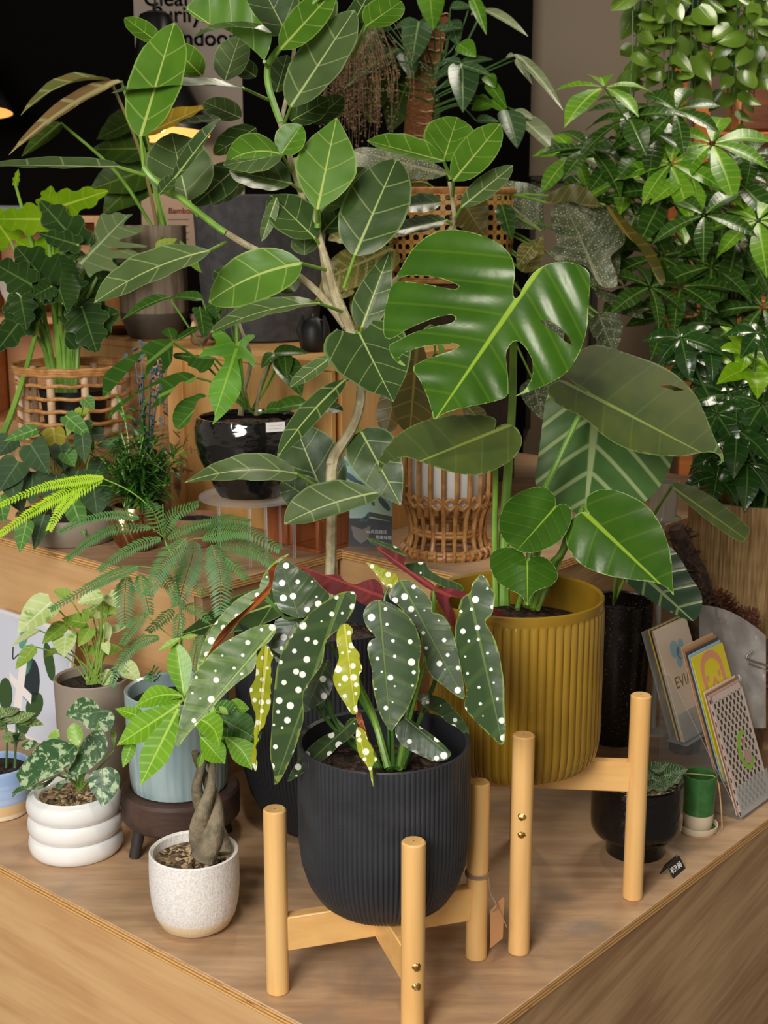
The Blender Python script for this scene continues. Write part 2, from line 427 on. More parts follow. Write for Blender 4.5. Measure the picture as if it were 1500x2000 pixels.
def textured_white():
    t = NT('textured_white'); v = t.coord(scale=(1, 1, 1)); n = t.noise(v, 300, 3); n2 = t.noise(t.coord(scale=(170, 170, 14)), 1, 3)
    tc = t.n('ShaderNodeTexCoord'); sx = t.n('ShaderNodeSeparateXYZ'); t.l(tc.outputs['Object'], sx.inputs[0])
    f = t.ramp(t.math('ADD', sx.outputs[2], t.math('MULTIPLY', t.noise(v, 20, 2), .006)), .027, .034)
    c = t.mix(t.ramp(n, .35, .7), S(238, 235, 231), S(218, 213, 207)); c = t.mix(f, S(228, 208, 172), c)
    t.base(c); t.set(Roughness=.45); t.bump(t.math('ADD', n2, n), .35, .002); return t.m
TEXW = textured_white()
TAUPE = plain('taupe_ceramic', S(150, 138, 124), .45)
def blue_dip():
    t = NT('blue_glaze'); tc = t.n('ShaderNodeTexCoord'); sx = t.n('ShaderNodeSeparateXYZ'); t.l(tc.outputs['Object'], sx.inputs[0])
    n = t.noise(t.coord(scale=(3, 3, 60)), 1.5, 2)
    c = t.mix(t.ramp(n, .4, .65), S(150, 178, 222), S(176, 198, 230)); c = t.mix(t.ramp(sx.outputs[2], .0295, .031), S(222, 190, 140), c)
    c = t.mix(t.ramp(sx.outputs[2], .0105, .012), S(240, 224, 196), c); t.base(c); t.set(Roughness=.3); return t.m
BLUEDIP = blue_dip()
BGREY = plain('blue_grey_glaze', S(160, 180, 182), .25, c2=S(132, 154, 158), ns=30, scale=(1, 1, .15), coat=.3)
DWOOD = wood('dark_stool_wood', S(78, 56, 46), S(48, 34, 28), .6, 0, 1.5)
DLEG = wood('black_leg_wood', S(52, 46, 44), S(34, 30, 30), .6, 2, 2)
def pebbles(name, cols):
    t = NT(name); vo = t.n('ShaderNodeTexVoronoi'); vo.inputs['Scale'].default_value = 1; t.l(t.coord(scale=(150,) * 3), vo.inputs['Vector'])
    sc = t.n('ShaderNodeSeparateColor'); t.l(vo.outputs['Color'], sc.inputs[0]); c = t.mix(sc.outputs[0], cols[0], cols[1])
    c = t.mix(t.ramp(sc.outputs[1], .6, .62), c, cols[2]); t.base(c); t.set(Roughness=.8)
    t.bump(t.math('SUBTRACT', 1, vo.outputs['Distance']), .9, .006); return t.m
GRIT = pebbles('akadama_grit', (S(196, 172, 134), S(150, 122, 86), S(92, 72, 50)))
GRITD = pebbles('dark_bark_soil', (S(62, 44, 34), S(40, 30, 24), S(96, 66, 52)))
BLKLAC = plain('black_lacquer', S(16, 16, 18), .1, coat=.6, spec=.6)
BLKGLZ = plain('black_glaze', S(13, 12, 13), .22, bump=.5, bs=70, coat=.3)
def speckled():
    t = NT('speckled_black'); n = t.noise(t.coord(scale=(1, 1, .6)), 420, 2, .6); c = t.mix(t.ramp(n, .66, .7), S(20, 18, 17), S(170, 150, 110))
    t.base(c); t.set(Roughness=.22); t.bump(n, .2, .002); return t.m
SPECK = speckled()
GREENG = plain('green_glaze', S(62, 112, 58), .3, c2=S(50, 98, 48), ns=40)
BISQ = plain('bisque_clay', S(214, 198, 170), .6)
CANE = plain('rattan', S(198, 146, 88), .45, c2=S(168, 112, 58), ns=60, bump=.2, bs=200)
CANEL = plain('pale_rattan', S(216, 184, 150), .5, c2=S(194, 160, 126), ns=50)
CANED = plain('brown_rattan', S(186, 136, 80), .42, c2=S(152, 104, 56), ns=50, bump=.2, bs=150)
CONC = plain('dark_concrete', S(72, 71, 72), .8, c2=S(58, 57, 59), ns=40, bump=.5, bs=120)
CONCB = plain('rough_grey_band', S(84, 72, 58), .7, c2=S(70, 60, 48), ns=20)
BEIGEC = plain('beige_board', S(150, 132, 112), .7, c2=S(116, 100, 82), ns=10, scale=(6, 6, .6))
REDWOOD = wood('red_brown_wood', S(168, 98, 56), S(126, 66, 36), .4, 2, 1.3)
PINE = wood('pine_board', S(226, 178, 112), S(204, 150, 84), .5, 2, 1.0)
BARK = plain('dark_bark', S(84, 62, 48), .9, c2=S(44, 32, 26), ns=60, bump=1, bs=40)
ORWOOD = wood('orange_shelf_wood', S(206, 126, 66), S(172, 92, 42), .4, 0, 1)
def acryl(name, col, a=.0):
    t = NT(name); t.base(col); t.set(Roughness=.02, Alpha=1); t.b.inputs['Transmission Weight'].default_value = 0
    tr = t.n('ShaderNodeBsdfTransparent'); tr.inputs[0].default_value = (.93, .94, .94, 1); mx = t.n('ShaderNodeMixShader')
    fr = t.n('ShaderNodeFresnel'); fr.inputs[0].default_value = 1.45
    t.l(t.math('ADD', t.math('MULTIPLY', fr.outputs[0], .45), a), mx.inputs[0]); t.l(tr.outputs[0], mx.inputs[1]); t.l(t.b.outputs[0], mx.inputs[2]); t.l(mx.outputs[0], t.out.inputs[0]); return t.m
ACR = acryl('clear_acrylic', (.8, .82, .83, 1), .012)
FILM = acryl('clear_film', (.9, .86, .82, 1), .28)
SOILM = plain('potting_soil', S(52, 40, 30), .95, c2=S(30, 22, 18), ns=90, bump=1, bs=80)
BLACK = plain('matt_black', S(17, 17, 18), .5)
PAPER = plain('white_paper', S(236, 232, 228), .5)
# ================================================================ setting
PZ = .50
U = Vector((math.cos(math.radians(49.4)), math.sin(math.radians(49.4)), 0)); V = Vector((-U.y, U.x, 0)); Z = Vector((0, 0, 1))
WALLG = plain('grey_wall_paint', S(126, 112, 94), .8, bump=.05, bs=30)
WALLK = plain('black_wall_paint', S(11, 10, 9), .95, spec=.05)
FLOORM = plain('floor_concrete', S(120, 112, 104), .5, c2=S(104, 98, 92), ns=3)
mb = MB(); mb.box((0, 3.0, -.03), (9, 8, .06), bev=0); mb.build('floor', FLOORM, smooth=False, kind='structure')
mb = MB(); mb.box((.9, 5.06, 1.6), (7.5, .12, 3.4), bev=0); mb.build('wall_back', WALLG, smooth=False, kind='structure')
pw = P(1019, 300, 5.0)
mb = MB(); mb.box((pw.x - 2.0, 4.93, 1.6), (4.0, .10, 3.4), bev=0); mb.build('wall_black', WALLK, smooth=False, kind='structure')
mb = MB(); mb.box((.9, 3.0, 3.36), (7.5, 4.2, .1), bev=0); mb.build('ceiling', plain('ceiling_paint', S(60, 56, 52), .9), smooth=False, kind='structure')
mb = MB()
f1 = P(1028, 351, 4.95); f2 = P(1165, 351, 4.95)
mb.box(((f1.x + f2.x) / 2, 4.985, f1.z), (f2.x - f1.x, .03, .022), bev=.003); mb.box((f1.x + .012, 4.985, f1.z - .45), (.022, .03, .9), bev=.003)
mb.box((f2.x - .012, 4.985, f1.z - .45), (.022, .03, .9), bev=.003)
mb.build('trim_1', plain('dark_trim', S(44, 36, 30), .5), kind='structure')
def stepbox(name, label, corner, lu, lv, z0, z1, group=None, top=PLYTOP, side=PLY, th=.018):
    # plywood plinth: corner = front corner, runs lu along U and lv along V
    c = Vector((corner[0], corner[1], 0)); t = thing(name, label, 'display plinth', c + U * lu / 2 + V * lv / 2 + Z * z0, group)
    mid = c + U * lu / 2 + V * lv / 2
    b = MB(); b.box(mid + Z * (z1 - th / 2 + .0), (lu, lv, th), (U, V, Z), .0015)
    top_o = b.build('top_panel', [top, PLYEDGE], t)
    for p in top_o.data.polygons:
        if abs(p.normal.z) < .5: p.material_index = 1
    b = MB(); b.box(mid + Z * ((z0 + z1 - th) / 2) , (lu - .012, .018, z1 - th - z0), (U, V, Z), .001)
    for o2, nm in ((-1, 0), (1, 1)):
        b = MB(); b.box(mid + V * (o2 * (lv / 2 - .013)) + Z * ((z0 + z1 - th) / 2), (lu - .012, .018, z1 - th - z0), (U, V, Z), .001); b.build('side_panel', PLYR, t)
        b = MB(); b.box(mid + U * (o2 * (lu / 2 - .013)) + Z * ((z0 + z1 - th) / 2), (lv - .05, .018, z1 - th - z0), (V, -U, Z), .001); b.build('side_panel', side, t)
    return t
C0 = G(811, 2118, PZ)
stepbox('display_plinth', 'wide low plywood plinth carrying the begonia stand and the front row of pots', C0, 2.2, 2.0, 0, PZ)
TZ = .88
CA = G(392, 1150, TZ)
stepbox('display_plinth', 'raised plywood block at left behind the fern, holding the bronze pot and clear stand', CA, .375, .95, PZ, TZ, 'raised plywood blocks')
CB = CA + U * .376 - V * .38
stepbox('display_plinth', 'raised plywood block under the waisted rattan stool', CB, 1.15, 1.5, PZ, TZ, 'raised plywood blocks')
# third step
T3 = 1.25
C3 = G(655, 1066, TZ)
C3t = Vector((C3.x, C3.y, 0))
b3 = thing('display_crate', 'upper plywood crate under the dark concrete planter and black vase', 'crate', C3t + U * .24 + V * .25 + Z * TZ)
mid = C3t + U * .24 + V * .25
b = MB(); b.box(mid + Z * (T3 - .009), (.48, .50, .018), (U, V, Z), .0015); b.build('top_panel', PINE, b3)
for sg in (-1, 1):
    b = MB(); b.box(mid + U * (sg * .225) + Z * ((TZ + T3 - .018) / 2), (.018, .46, T3 - .018 - TZ), (U, V, Z), .001); b.build('side_panel', PINE, b3)
    b = MB(); b.box(mid + V * (sg * .238) + Z * ((TZ + T3 - .018) / 2), (.43, .018, T3 - .018 - TZ), (U, V, Z), .001); b.build('side_panel', PINE, b3)
    b = MB(); b.box(mid + U * (-.238) + V * (sg * .222) + Z * ((TZ + T3 - .018) / 2), (.012, .05, T3 - .018 - TZ - .002), (U, V, Z), .001); b.build('corner_batten', PINE, b3)
# ================================================================ pots on the front plinth
def ribbed(n, amp): return lambda a, i, r: r * (1 + amp * (abs(math.sin(a * n / 2)) - .6))
def pot(parent, c, R, H, prof_out, mat, inner=.88, lip=.006, n=72, fn=None, name='pot', soil=None, soilz=.85, matin=None):
    # prof_out: (radius factor, height factor) from foot to rim; hollow, with an inner wall
    pr = [(0.001, 0)] + [(r * R, z * H) for r, z in prof_out]
    m = len(pr); rr = pr[-1][0]
    pin = [(rr - lip * .35, H + lip * .3), (rr - lip, H - lip * .2), (rr - lip * 1.2, H * .8), (inner * R * .93, H * .35), (.001, H * .33)]
    b = MB(); b.lathe(c, pr + pin, n, (lambda a, i, r: fn(a, i, r) if (fn and 2 <= i < m - 1) else r)); o = b.build(name, mat, parent)
    if soil:
        b = MB(); b.disc(Vector(c) + Z * (H * soilz), rr - lip * 1.05 - .001, 40, jit=.004); b.build('soil', soil, parent)
    return o
def stand(label, cs, R, legs_h, bar_z, bar_h, ang, pegs, top):
    t = thing('plant_stand', label, 'plant stand', (cs.x, cs.y, PZ), 'bamboo plant stands')
    for i in range(4):
        a = ang + i * math.pi / 2; d = Vector((math.cos(a), math.sin(a), 0)); c = Vector((cs.x, cs.y, PZ)) + d * R
        b = MB(); r = .0155
        b.lathe(c, [(.001, 0), (r - .0015, 0), (r, .0015), (r, legs_h - .002), (r - .002, legs_h), (.001, legs_h)], 24)
        lg = b.build('leg', BAMBOO, t)
        if i in pegs:
            for z in (bar_z + bar_h * .22, bar_z + bar_h * .78):
                b = MB(); q = c + d * (r - .001) + Z * z
                s2 = Vector((-d.y, d.x, 0)); vs = []; 
                b.blob(q - d * .002, .0062, 16, sq=(1, 1, 1)); b.build('screw', BRASS, lg)
    for i in (0, 1):
        a = ang + i * math.pi / 2; d = Vector((math.cos(a), math.sin(a), 0)); s2 = Vector((-d.y, d.x, 0))
        b = MB(); b.box(Vector((cs.x, cs.y, PZ + bar_z + bar_h / 2 + (.0004 if i else 0))), (2 * R - .024, .018, bar_h), (d, s2, Z), .0015)
        b.build('cross_bar', BAMBOOH, t)
    return t
lL = G(543, 1935, PZ); lR = G(930, 1868, PZ); cs = (lL + lR) / 2
R1 = (lR - lL).length / 2; a1 = math.atan2(lR.y - cs.y, lR.x - cs.x)
stand('short bamboo plant stand carrying the charcoal ribbed begonia pot', cs, R1, .268, .062, .05, a1, (3,), 0)
CS1 = Vector((cs.x, cs.y, PZ + .1127))
g1 = G(1013, 1858, PZ); g2 = G(1235, 1752, PZ); dv = g2 - g1
c2 = (g1 + g2) / 2 + Vector((-dv.y, dv.x, 0)) * .5; R2 = (g1 - c2).length; a2 = math.atan2(g2.y - c2.y, g2.x - c2.x)
stand('tall bamboo plant stand carrying the mustard monstera pot', c2, R2, .332, .178, .048, a2, (3,), 0)
CS2 = Vector((c2.x, c2.y, PZ + .2267))
# hang tag on the short stand
hl = P(928, 1726, depth(lR) - .02); 
t = thing('hang_tag', 'small brown kraft tag tied with string to the right leg of the short stand', 'tag', lR + Z * .03)
b = MB(); h0 = lR + Z * .128
for k in range(3): b.ring(h0 + Z * .0022 * k, .0168, .0011, 24, 5)
st = P(958, 1745, depth(lR) - .03); b.tube([h0 + Vector((.015, -.008, 0)), st, P(970, 1768, depth(lR) - .032), P(960, 1780, depth(lR) - .033)], .0009, 5)
b.tube([st, P(985, 1800, depth(lR) - .03), P(990, 1812, depth(lR) - .03)], .0007, 5)
b.build('string', plain('jute_string', S(150, 124, 100), .9), t)
b = MB(); dd = depth(lR) - .03
q = [P(x, y, dd + (x - 955) * .0004) for x, y in ((958, 1778), (982, 1752), (985, 1755), (982, 1832), (957, 1853))]
nn = FW * .0008; n5 = len(q)
b.add(q + [p + nn for p in q], [tuple(range(n5))[::-1], tuple(range(n5, 2 * n5))] + [(i, (i + 1) % n5, n5 + (i + 1) % n5, n5 + i) for i in range(n5)])
b.build('card', plain('kraft_card', S(186, 132, 86), .8), t, smooth=False)
# ================================================================ leaf materials
def HZ(py, y):
    r = ray(750, py); return CZ + r.z * (y / r.y)
M_FD = leafmat('ficus_leaf_dark', S(60, 84, 38), S(164, 182, 110), c2=S(50, 72, 34), back=S(118, 138, 96), edge=S(116, 140, 82), nv=3.6, slope=.9, vw=.045, vs=.42, mid=.011, rough=.33, trans=.12)
M_FN = leafmat('ficus_leaf_new', S(92, 138, 34), S(184, 204, 104), c2=S(78, 122, 28), back=S(120, 160, 60), edge=S(150, 180, 84), nv=3.6, slope=.9, vw=.045, vs=.42, mid=.012, rough=.4, trans=.3)
M_FG = leafmat('ficus_leaf_grey', S(86, 108, 60), S(176, 192, 126), c2=S(74, 94, 52), back=S(140, 150, 120), edge=S(130, 150, 96), nv=3.6, slope=.9, vw=.045, vs=.42, mid=.011, rough=.36, trans=.12)
M_MON = leafmat('monstera_leaf', S(60, 98, 24), S(136, 168, 48), c2=S(48, 84, 20), back=S(104, 140, 70), edge=S(150, 180, 100), nv=4.5, slope=.55, vw=.07, vs=.12, mid=.016, rough=.28, trans=.12)
M_MOD = leafmat('monstera_leaf_dark', S(76, 86, 34), S(118, 132, 60), c2=S(56, 72, 30), back=S(96, 120, 70), edge=S(104, 126, 66), nv=4.5, slope=.5, vw=.06, vs=.12, mid=.010, rough=.55, spec=.1, trans=.08)
M_ANT = leafmat('anthurium_leaf', S(84, 122, 60), S(172, 192, 132), c2=S(70, 106, 52), back=S(130, 150, 96), nv=4.2, slope=.95, vw=.14, vs=.85, mid=.036, rough=.4, trans=.15)
M_ANTD = leafmat('anthurium_leaf_dark', S(44, 76, 46), S(140, 158, 104), c2=S(36, 64, 40), nv=4.5, slope=.8, vw=.1, vs=.8, mid=.022, rough=.35, trans=.1)
REDB = S(104, 20, 20)
M_BEG = leafmat('begonia_leaf', S(50, 74, 38), S(86, 110, 54), back=REDB, edge=S(124, 146, 56), c2=S(54, 70, 46), nv=4, vs=.25, mid=.010, rough=.32, trans=.08, spots=(S(238, 242, 232), 48, .045, .19), bumpv=.35)
M_BEL = leafmat('begonia_leaf_green', S(76, 110, 36), S(120, 150, 60), back=REDB, edge=S(150, 166, 50), c2=S(62, 98, 36), nv=4, vs=.25, mid=.010, rough=.32, trans=.15, spots=(S(240, 244, 228), 48, .045, .19), bumpv=.35)
M_BEY = leafmat('begonia_leaf_young', S(168, 172, 34), S(196, 196, 80), back=REDB, c2=S(142, 152, 30), nv=4, vs=.2, mid=.012, rough=.34, trans=.2, spots=(S(244, 244, 220), 75, .12, .27), bumpv=.6)
M_BER = leafmat('begonia_leaf_underside', S(112, 18, 22), S(140, 50, 44), back=S(60, 80, 40), c2=S(84, 12, 16), nv=4, vs=.3, rough=.5, spec=.2, trans=.1)
M_BEO = leafmat('begonia_leaf_underside_brown', S(136, 66, 26), S(170, 96, 40), back=S(60, 80, 40), c2=S(112, 44, 20), nv=4, vs=.3, rough=.35, trans=.15)
M_STG = plain('green_stalk', S(126, 168, 62), .4, c2=S(104, 146, 50), ns=20)
M_STD = plain('dark_green_stalk', S(70, 110, 44), .4, c2=S(56, 92, 38), ns=20)
M_TRK = plain('pale_bark', S(182, 172, 138), .75, c2=S(146, 132, 98), ns=40, bump=.6, bs=90)
M_PAC = leafmat('pachira_leaf', S(120, 172, 34), S(172, 208, 84), c2=S(92, 146, 30), nv=9, slope=.55, vw=.16, vs=.35, mid=.018, rough=.35, trans=.25)
M_PAD = leafmat('pachira_leaf_deep', S(62, 112, 30), S(120, 160, 60), c2=S(48, 94, 26), nv=9, slope=.55, vw=.16, vs=.35, mid=.016, rough=.3, trans=.18)
M_PAR = leafmat('pachira_leaf_dark', S(58, 94, 28), S(116, 146, 66), c2=S(42, 74, 22), back=S(96, 134, 36), nv=9, slope=.55, vw=.16, vs=.3, mid=.016, rough=.3, trans=.15, bumpv=.5)  # darker green leaf colour of the large money tree
M_SYN = leafmat('syngonium_leaf', S(212, 224, 166), S(228, 236, 196), c2=S(180, 204, 120), nv=5, slope=.7, vw=.2, vs=.4, mid=.02, rough=.4, trans=.22, blotch=(S(134, 172, 76), 26, .56))
M_SYG = leafmat('syngonium_leaf_green', S(120, 160, 50), S(170, 196, 100), c2=S(150, 180, 70), nv=5, slope=.7, vw=.2, vs=.3, rough=.4, trans=.22)
M_SCI = leafmat('scindapsus_leaf', S(62, 98, 58), S(96, 126, 80), c2=S(50, 84, 50), nv=5, vs=.15, mid=.01, rough=.42, trans=.08, blotch=(S(166, 188, 146), 75, .52), edge=S(130, 156, 112))
M_SCY = leafmat('scindapsus_leaf_new', S(140, 180, 50), S(170, 200, 90), c2=S(120, 168, 44), nv=5, vs=.2, rough=.35, trans=.2, blotch=(S(206, 222, 150), 60, .6))
M_FER = leafmat('fern_leaflet', S(74, 122, 58), S(120, 160, 90), c2=S(60, 106, 52), nv=1, vs=0, mid=.03, rough=.45, trans=.2)
M_FEY = leafmat('fern_leaflet_new', S(176, 216, 24), S(200, 226, 80), c2=S(150, 200, 20), nv=1, vs=0, mid=.03, rough=.45, trans=.3)
def leafobj(root, mat, fn, stalk=None, name='leaf', smat=None):
    b = MB(); fn(b); o = b.build(name, mat, root)
    if stalk:
        pts, r = stalk; c = MB(); c.tube(pts, r, 8); c.build('leaf_stalk', smat or M_STG, o)
    return o
def scale_pts(lst, ox, oy, k): return [(ox + x / k, oy + y / k) for x, y in lst]
# ================================================================ begonia
yb = cs.y; zr = HZ(1445, yb); db = depth((cs.x, yb, zr)); Rb = 169 / F * db
BC = Vector((P(750, 1445, db).x, yb, CS1.z))
beg = thing('potted_begonia', 'polka dot begonia with white-spotted wing leaves in a charcoal ribbed pot', 'potted plant', BC)
Hb = zr - CS1.z
pot(beg, BC, Rb, Hb, [(.55, 0), (.66, .012), (.78, .06), (.89, .15), (.965, .27), (.995, .40), (1, .55), (1, 1)], CHAR, n=624, fn=ribbed(104, .02), soil=GRITD, soilz=.78)
C2 = lambda l: scale_pts(l, 500, 1000, 3)
C5 = lambda l: scale_pts(l, 340, 1060, 5)
C6 = lambda l: scale_pts(l, 340, 1340, 5)
C7 = lambda l: scale_pts(l, 640, 1240, 4.167)
def T(root, mat, out, base, tip, d, stalk=None, smat=None, **kw):
    if root is beg:
        kw.setdefault('smooth', 1); smat = smat or M_STD
        if stalk: stalk = (stalk[0], [x * .8 for x in stalk[1]] if isinstance(stalk[1], list) else stalk[1] * .8)
    return leafobj(root, mat, lambda b: TL(b, out, base, tip, d, **kw), stalk, smat=smat)
bs = lambda *p: PX(p)
ctr = (757, 1500, db)
T(beg, M_BEG, C2([(120, 300), (185, 278), (260, 340), (330, 375), (385, 440), (440, 490), (400, 540), (330, 600), (260, 625), (180, 600), (130, 570), (95, 480), (100, 390)]), (583, 1204), (548, 1095), 1.80, k=.4, cup=.3, wave=.015,
  stalk=(bs((583, 1204, 1.8), (556, 1206, 1.83), (520, 1165, 1.86)), .003))
T(beg, M_BEG, C2([(120, 620), (240, 620), (300, 640), (200, 760), (130, 900), (85, 800), (90, 690)]), (583, 1204), (530, 1310), 1.84, k=.2, cup=.1)
T(beg, M_BEG, C2([(590, 465), (580, 560), (545, 620), (510, 670), (440, 720), (405, 760), (395, 870), (370, 920), (310, 1000), (270, 1070), (282, 1200), (260, 1290), (225, 1400), (185, 1490), (150, 1560), (128, 1590), (105, 1600), (108, 1540), (78, 1420), (90, 1300), (98, 1150), (110, 1000), (125, 890), (170, 780), (240, 670), (320, 590), (420, 510), (510, 465)]), (635, 1253), (538, 1528), 1.76, k=.35, h=.25, fold=-.12, cup=.35, bend=-.05, wave=.012,
  stalk=(bs((635, 1253, 1.76), (655, 1275, 1.80), (690, 1340, 1.84), (735, 1420, 1.86), (762, 1505, db)), [.0028, .003, .004, .005, .006]))
T(beg, M_BEG, C2([(770, 500), (800, 440), (840, 395), (900, 400), (960, 440), (1010, 490), (1035, 540), (1025, 590), (1090, 600), (1130, 650), (1170, 760), (1200, 900), (1215, 1000), (1225, 1105), (1170, 1075), (1100, 1020), (1020, 960), (985, 860), (975, 770), (960, 700), (900, 620), (870, 600), (850, 560)]), (820, 1204), (908, 1368), 1.83, k=.4, h=-.2, cup=.35, wave=.012,
  stalk=(bs((820, 1204, 1.84), (815, 1300, 1.9), (790, 1420, 1.89), (775, 1500, db)), [.0025, .003, .004, .005]))
T(beg, M_BEG, C2([(680, 520), (640, 560), (625, 610), (650, 680), (710, 735), (670, 750), (650, 790), (660, 850), (680, 920), (680, 1000), (700, 1100), (730, 1200), (790, 1295), (820, 1250), (880, 1170), (930, 1060), (960, 950), (955, 880), (970, 800), (955, 720), (920, 640), (850, 570), (780, 530), (720, 515)]), (747, 1249), (763, 1430), 1.75, k=.4, h=-.1, cup=.4, bend=-.06, wave=.012,
  stalk=(bs((747, 1249, 1.76), (760, 1330, 1.82), (765, 1420, 1.86), (768, 1500, db)), [.0025, .003, .004, .005]))
T(beg, M_BEG, C2([(1320, 360), (1290, 390), (1265, 420), (1260, 470), (1205, 500), (1185, 560), (1190, 600), (1170, 650), (1165, 720), (1175, 800), (1190, 900), (1225, 1000), (1235, 1060), (1215, 1140), (1260, 1200), (1320, 1260), (1380, 1320), (1450, 1378), (1465, 1280), (1455, 1150), (1455, 1000), (1430, 850), (1400, 740), (1345, 655), (1345, 635), (1385, 600), (1395, 530), (1405, 470), (1370, 440), (1360, 400)]), (929, 1213), (983, 1458), 1.80, k=.35, h=-.5, fold=.25, wave=.02,
  stalk=(bs((929, 1213, 1.81), (900, 1225, 1.88), (850, 1330, 1.9), (785, 1500, db)), [.0025, .003, .004, .005]))
T(beg, M_BEL, [(538, 1219), (520, 1219), (494, 1225), (468, 1238), (436, 1255), (420, 1268), (406, 1282), (390, 1302), (378, 1318), (368, 1344), (355, 1390), (347, 1420), (341, 1455), (350, 1458), (362, 1440), (378, 1422), (398, 1400), (415, 1382), (430, 1365), (450, 1345), (475, 1325), (495, 1310), (502, 1290), (500, 1272), (515, 1262), (528, 1252), (540, 1232)], (500, 1272), (342, 1457), 1.78, k=.6, h=.1, cup=.25, fold=-.1, wave=.01,
  stalk=(bs((500, 1272, 1.79), (560, 1290, 1.84), (650, 1400, 1.88), (742, 1500, db)), [.0025, .003, .004, .005]))
o = MB()
TL(o, C5([(1140, 100), (1060, 130), (960, 200), (880, 300), (835, 400), (840, 450), (780, 465), (700, 500), (600, 560), (500, 660), (400, 780), (320, 900), (270, 1030), (235, 1150), (215, 1250), (260, 1200), (340, 1080), (400, 950), (480, 840), (560, 760), (640, 700), (800, 560), (900, 480), (940, 400), (930, 300), (940, 240), (1000, 200), (1080, 150)]), (520, 1160), (385, 1308), 1.87, k=.5, h=.1, cup=.2, wave=.015)
TL(o, C5([(1020, 180), (930, 250), (920, 290), (935, 380), (900, 440), (820, 520), (700, 600), (600, 690), (500, 790), (420, 900), (360, 1010), (330, 1080), (400, 1030), (470, 960), (560, 850), (660, 740), (800, 630), (920, 540), (950, 440), (970, 360), (1005, 270)]), (520, 1160), (408, 1270), 1.862, k=-.3, h=.1, mi=1)
o.build('leaf', [M_BEL, M_BEO], beg)
T(beg, M_BEY, C5([(870, 1000), (930, 1010), (945, 1060), (975, 1110), (940, 1180), (950, 1250), (940, 1300), (962, 1340), (940, 1400), (950, 1480)]) + C6([(935, 80), (950, 150), (925, 250), (900, 300), (885, 390), (830, 440), (815, 500), (832, 520), (790, 590), (812, 640), (800, 720), (818, 740), (800, 850), (765, 770), (745, 690), (775, 600), (785, 500), (775, 460), (790, 380), (800, 280), (765, 200), (740, 80)]) + C5([(738, 1420), (790, 1340), (802, 1250), (800, 1130), (840, 1060)]), (520, 1262), (499, 1508), 1.73, k=.3, h=.5, wave=.06, cup=-.6,
  stalk=(bs((520, 1262, 1.73), (560, 1300, 1.8), (650, 1420, 1.87), (745, 1500, db)), [.002, .0025, .0035, .0045]))
o = MB()
TL(o, C2([(520, 650), (545, 660), (572, 690), (555, 730), (565, 780), (610, 830), (605, 870), (628, 920), (600, 960), (612, 1060), (590, 1120), (598, 1180), (560, 1190), (520, 1120), (480, 1060), (445, 980), (470, 900), (490, 850), (470, 760), (475, 690)]), (673, 1220), (695, 1395), 1.73, k=.2, h=-.5, wave=.06, cup=-.5)
TL(o, C2([(590, 1250), (640, 1280), (655, 1340), (690, 1390), (685, 1420), (715, 1450), (680, 1480), (685, 1560), (690, 1620), (680, 1590), (660, 1500), (630, 1460), (600, 1420), (583, 1330)]), (697, 1417), (728, 1535), 1.72, k=.2, h=-.6, wave=.03, cup=-.3)
TL(o, C2([(598, 1130), (620, 1200), (650, 1290), (670, 1350), (655, 1350), (620, 1280), (580, 1210)]), (700, 1377), (720, 1450), 1.728, k=0, mi=1)
o = o.build('leaf', [M_BEY, M_BEO], beg)
c = MB(); c.tube(bs((673, 1240, 1.735), (700, 1330, 1.79), (730, 1400, 1.84), (758, 1500, db)), [.002, .003, .0045, .0055], 8); c.build('leaf_stalk', M_STG, o)
o = MB(); TL(o, C2([(240, 305), (330, 340), (400, 370), (490, 362), (510, 400), (580, 430), (640, 400), (700, 388), (745, 440), (745, 520), (690, 530), (640, 550), (560, 500), (520, 470), (440, 490), (380, 430), (310, 370)]), (745, 1165), (585, 1105), 1.97, k=.2, cup=.1, wave=.02); o.build('leaf', M_BER, beg)
o = MB()
TL(o, C2([(690, 190), (760, 210), (830, 245), (890, 270), (862, 300), (900, 345), (980, 380), (1060, 440), (1040, 465), (980, 435), (900, 370), (840, 330), (780, 290), (735, 240)]), (848, 1150), (725, 1062), 1.93, k=.2, cup=.1)
TL(o, C2([(1040, 450), (1130, 440), (1250, 480), (1400, 560), (1560, 680), (1400, 590), (1270, 530), (1110, 480), (1170, 620), (1160, 690), (1110, 600), (1060, 520)]), (848, 1150), (1015, 1224), 1.93, k=.1, h=0)
TL(o, C2([(640, 148), (700, 158), (760, 182), (830, 203), (895, 268), (800, 228), (720, 204), (680, 186)]), (798, 1088), (714, 1050), 1.935, k=1.2, mi=1)
TL(o, C2([(840, 320), (900, 298), (1000, 288), (1010, 340), (1100, 390), (1200, 420), (1225, 465), (1140, 462), (1070, 425), (960, 370), (870, 345)]), (850, 1150), (785, 1105), 1.945, k=.9, h=0, mi=1)
o = o.build('leaf', [M_BER, M_BEG], beg)
c = MB(); c.tube(bs((848, 1150, 1.935), (840, 1250, 1.92), (800, 1400, 1.9), (780, 1500, db)), [.003, .003, .004, .005], 8); c.build('leaf_stalk', M_STG, o)
T(beg, M_BEY, C2([(640, 290), (700, 310), (770, 340), (835, 372), (830, 420), (780, 452), (740, 420), (700, 360), (670, 330)]), (760, 1145), (713, 1096), 1.93, k=.5, wave=.05, stalk=(bs((760, 1145, 1.93), (750, 1180, 1.93), (755, 1300, 1.91), (760, 1500, db)), .0025))
T(beg, M_BEG, C2([(270, 1060), (330, 960), (390, 890), (445, 870), (455, 1000), (425, 1090), (330, 1150), (280, 1185)]), (640, 1290), (592, 1395), 1.84, k=.2, stalk=(bs((640, 1290, 1.84), (645, 1380, 1.86), (668, 1430, 1.87), (735, 1500, db)), .003))
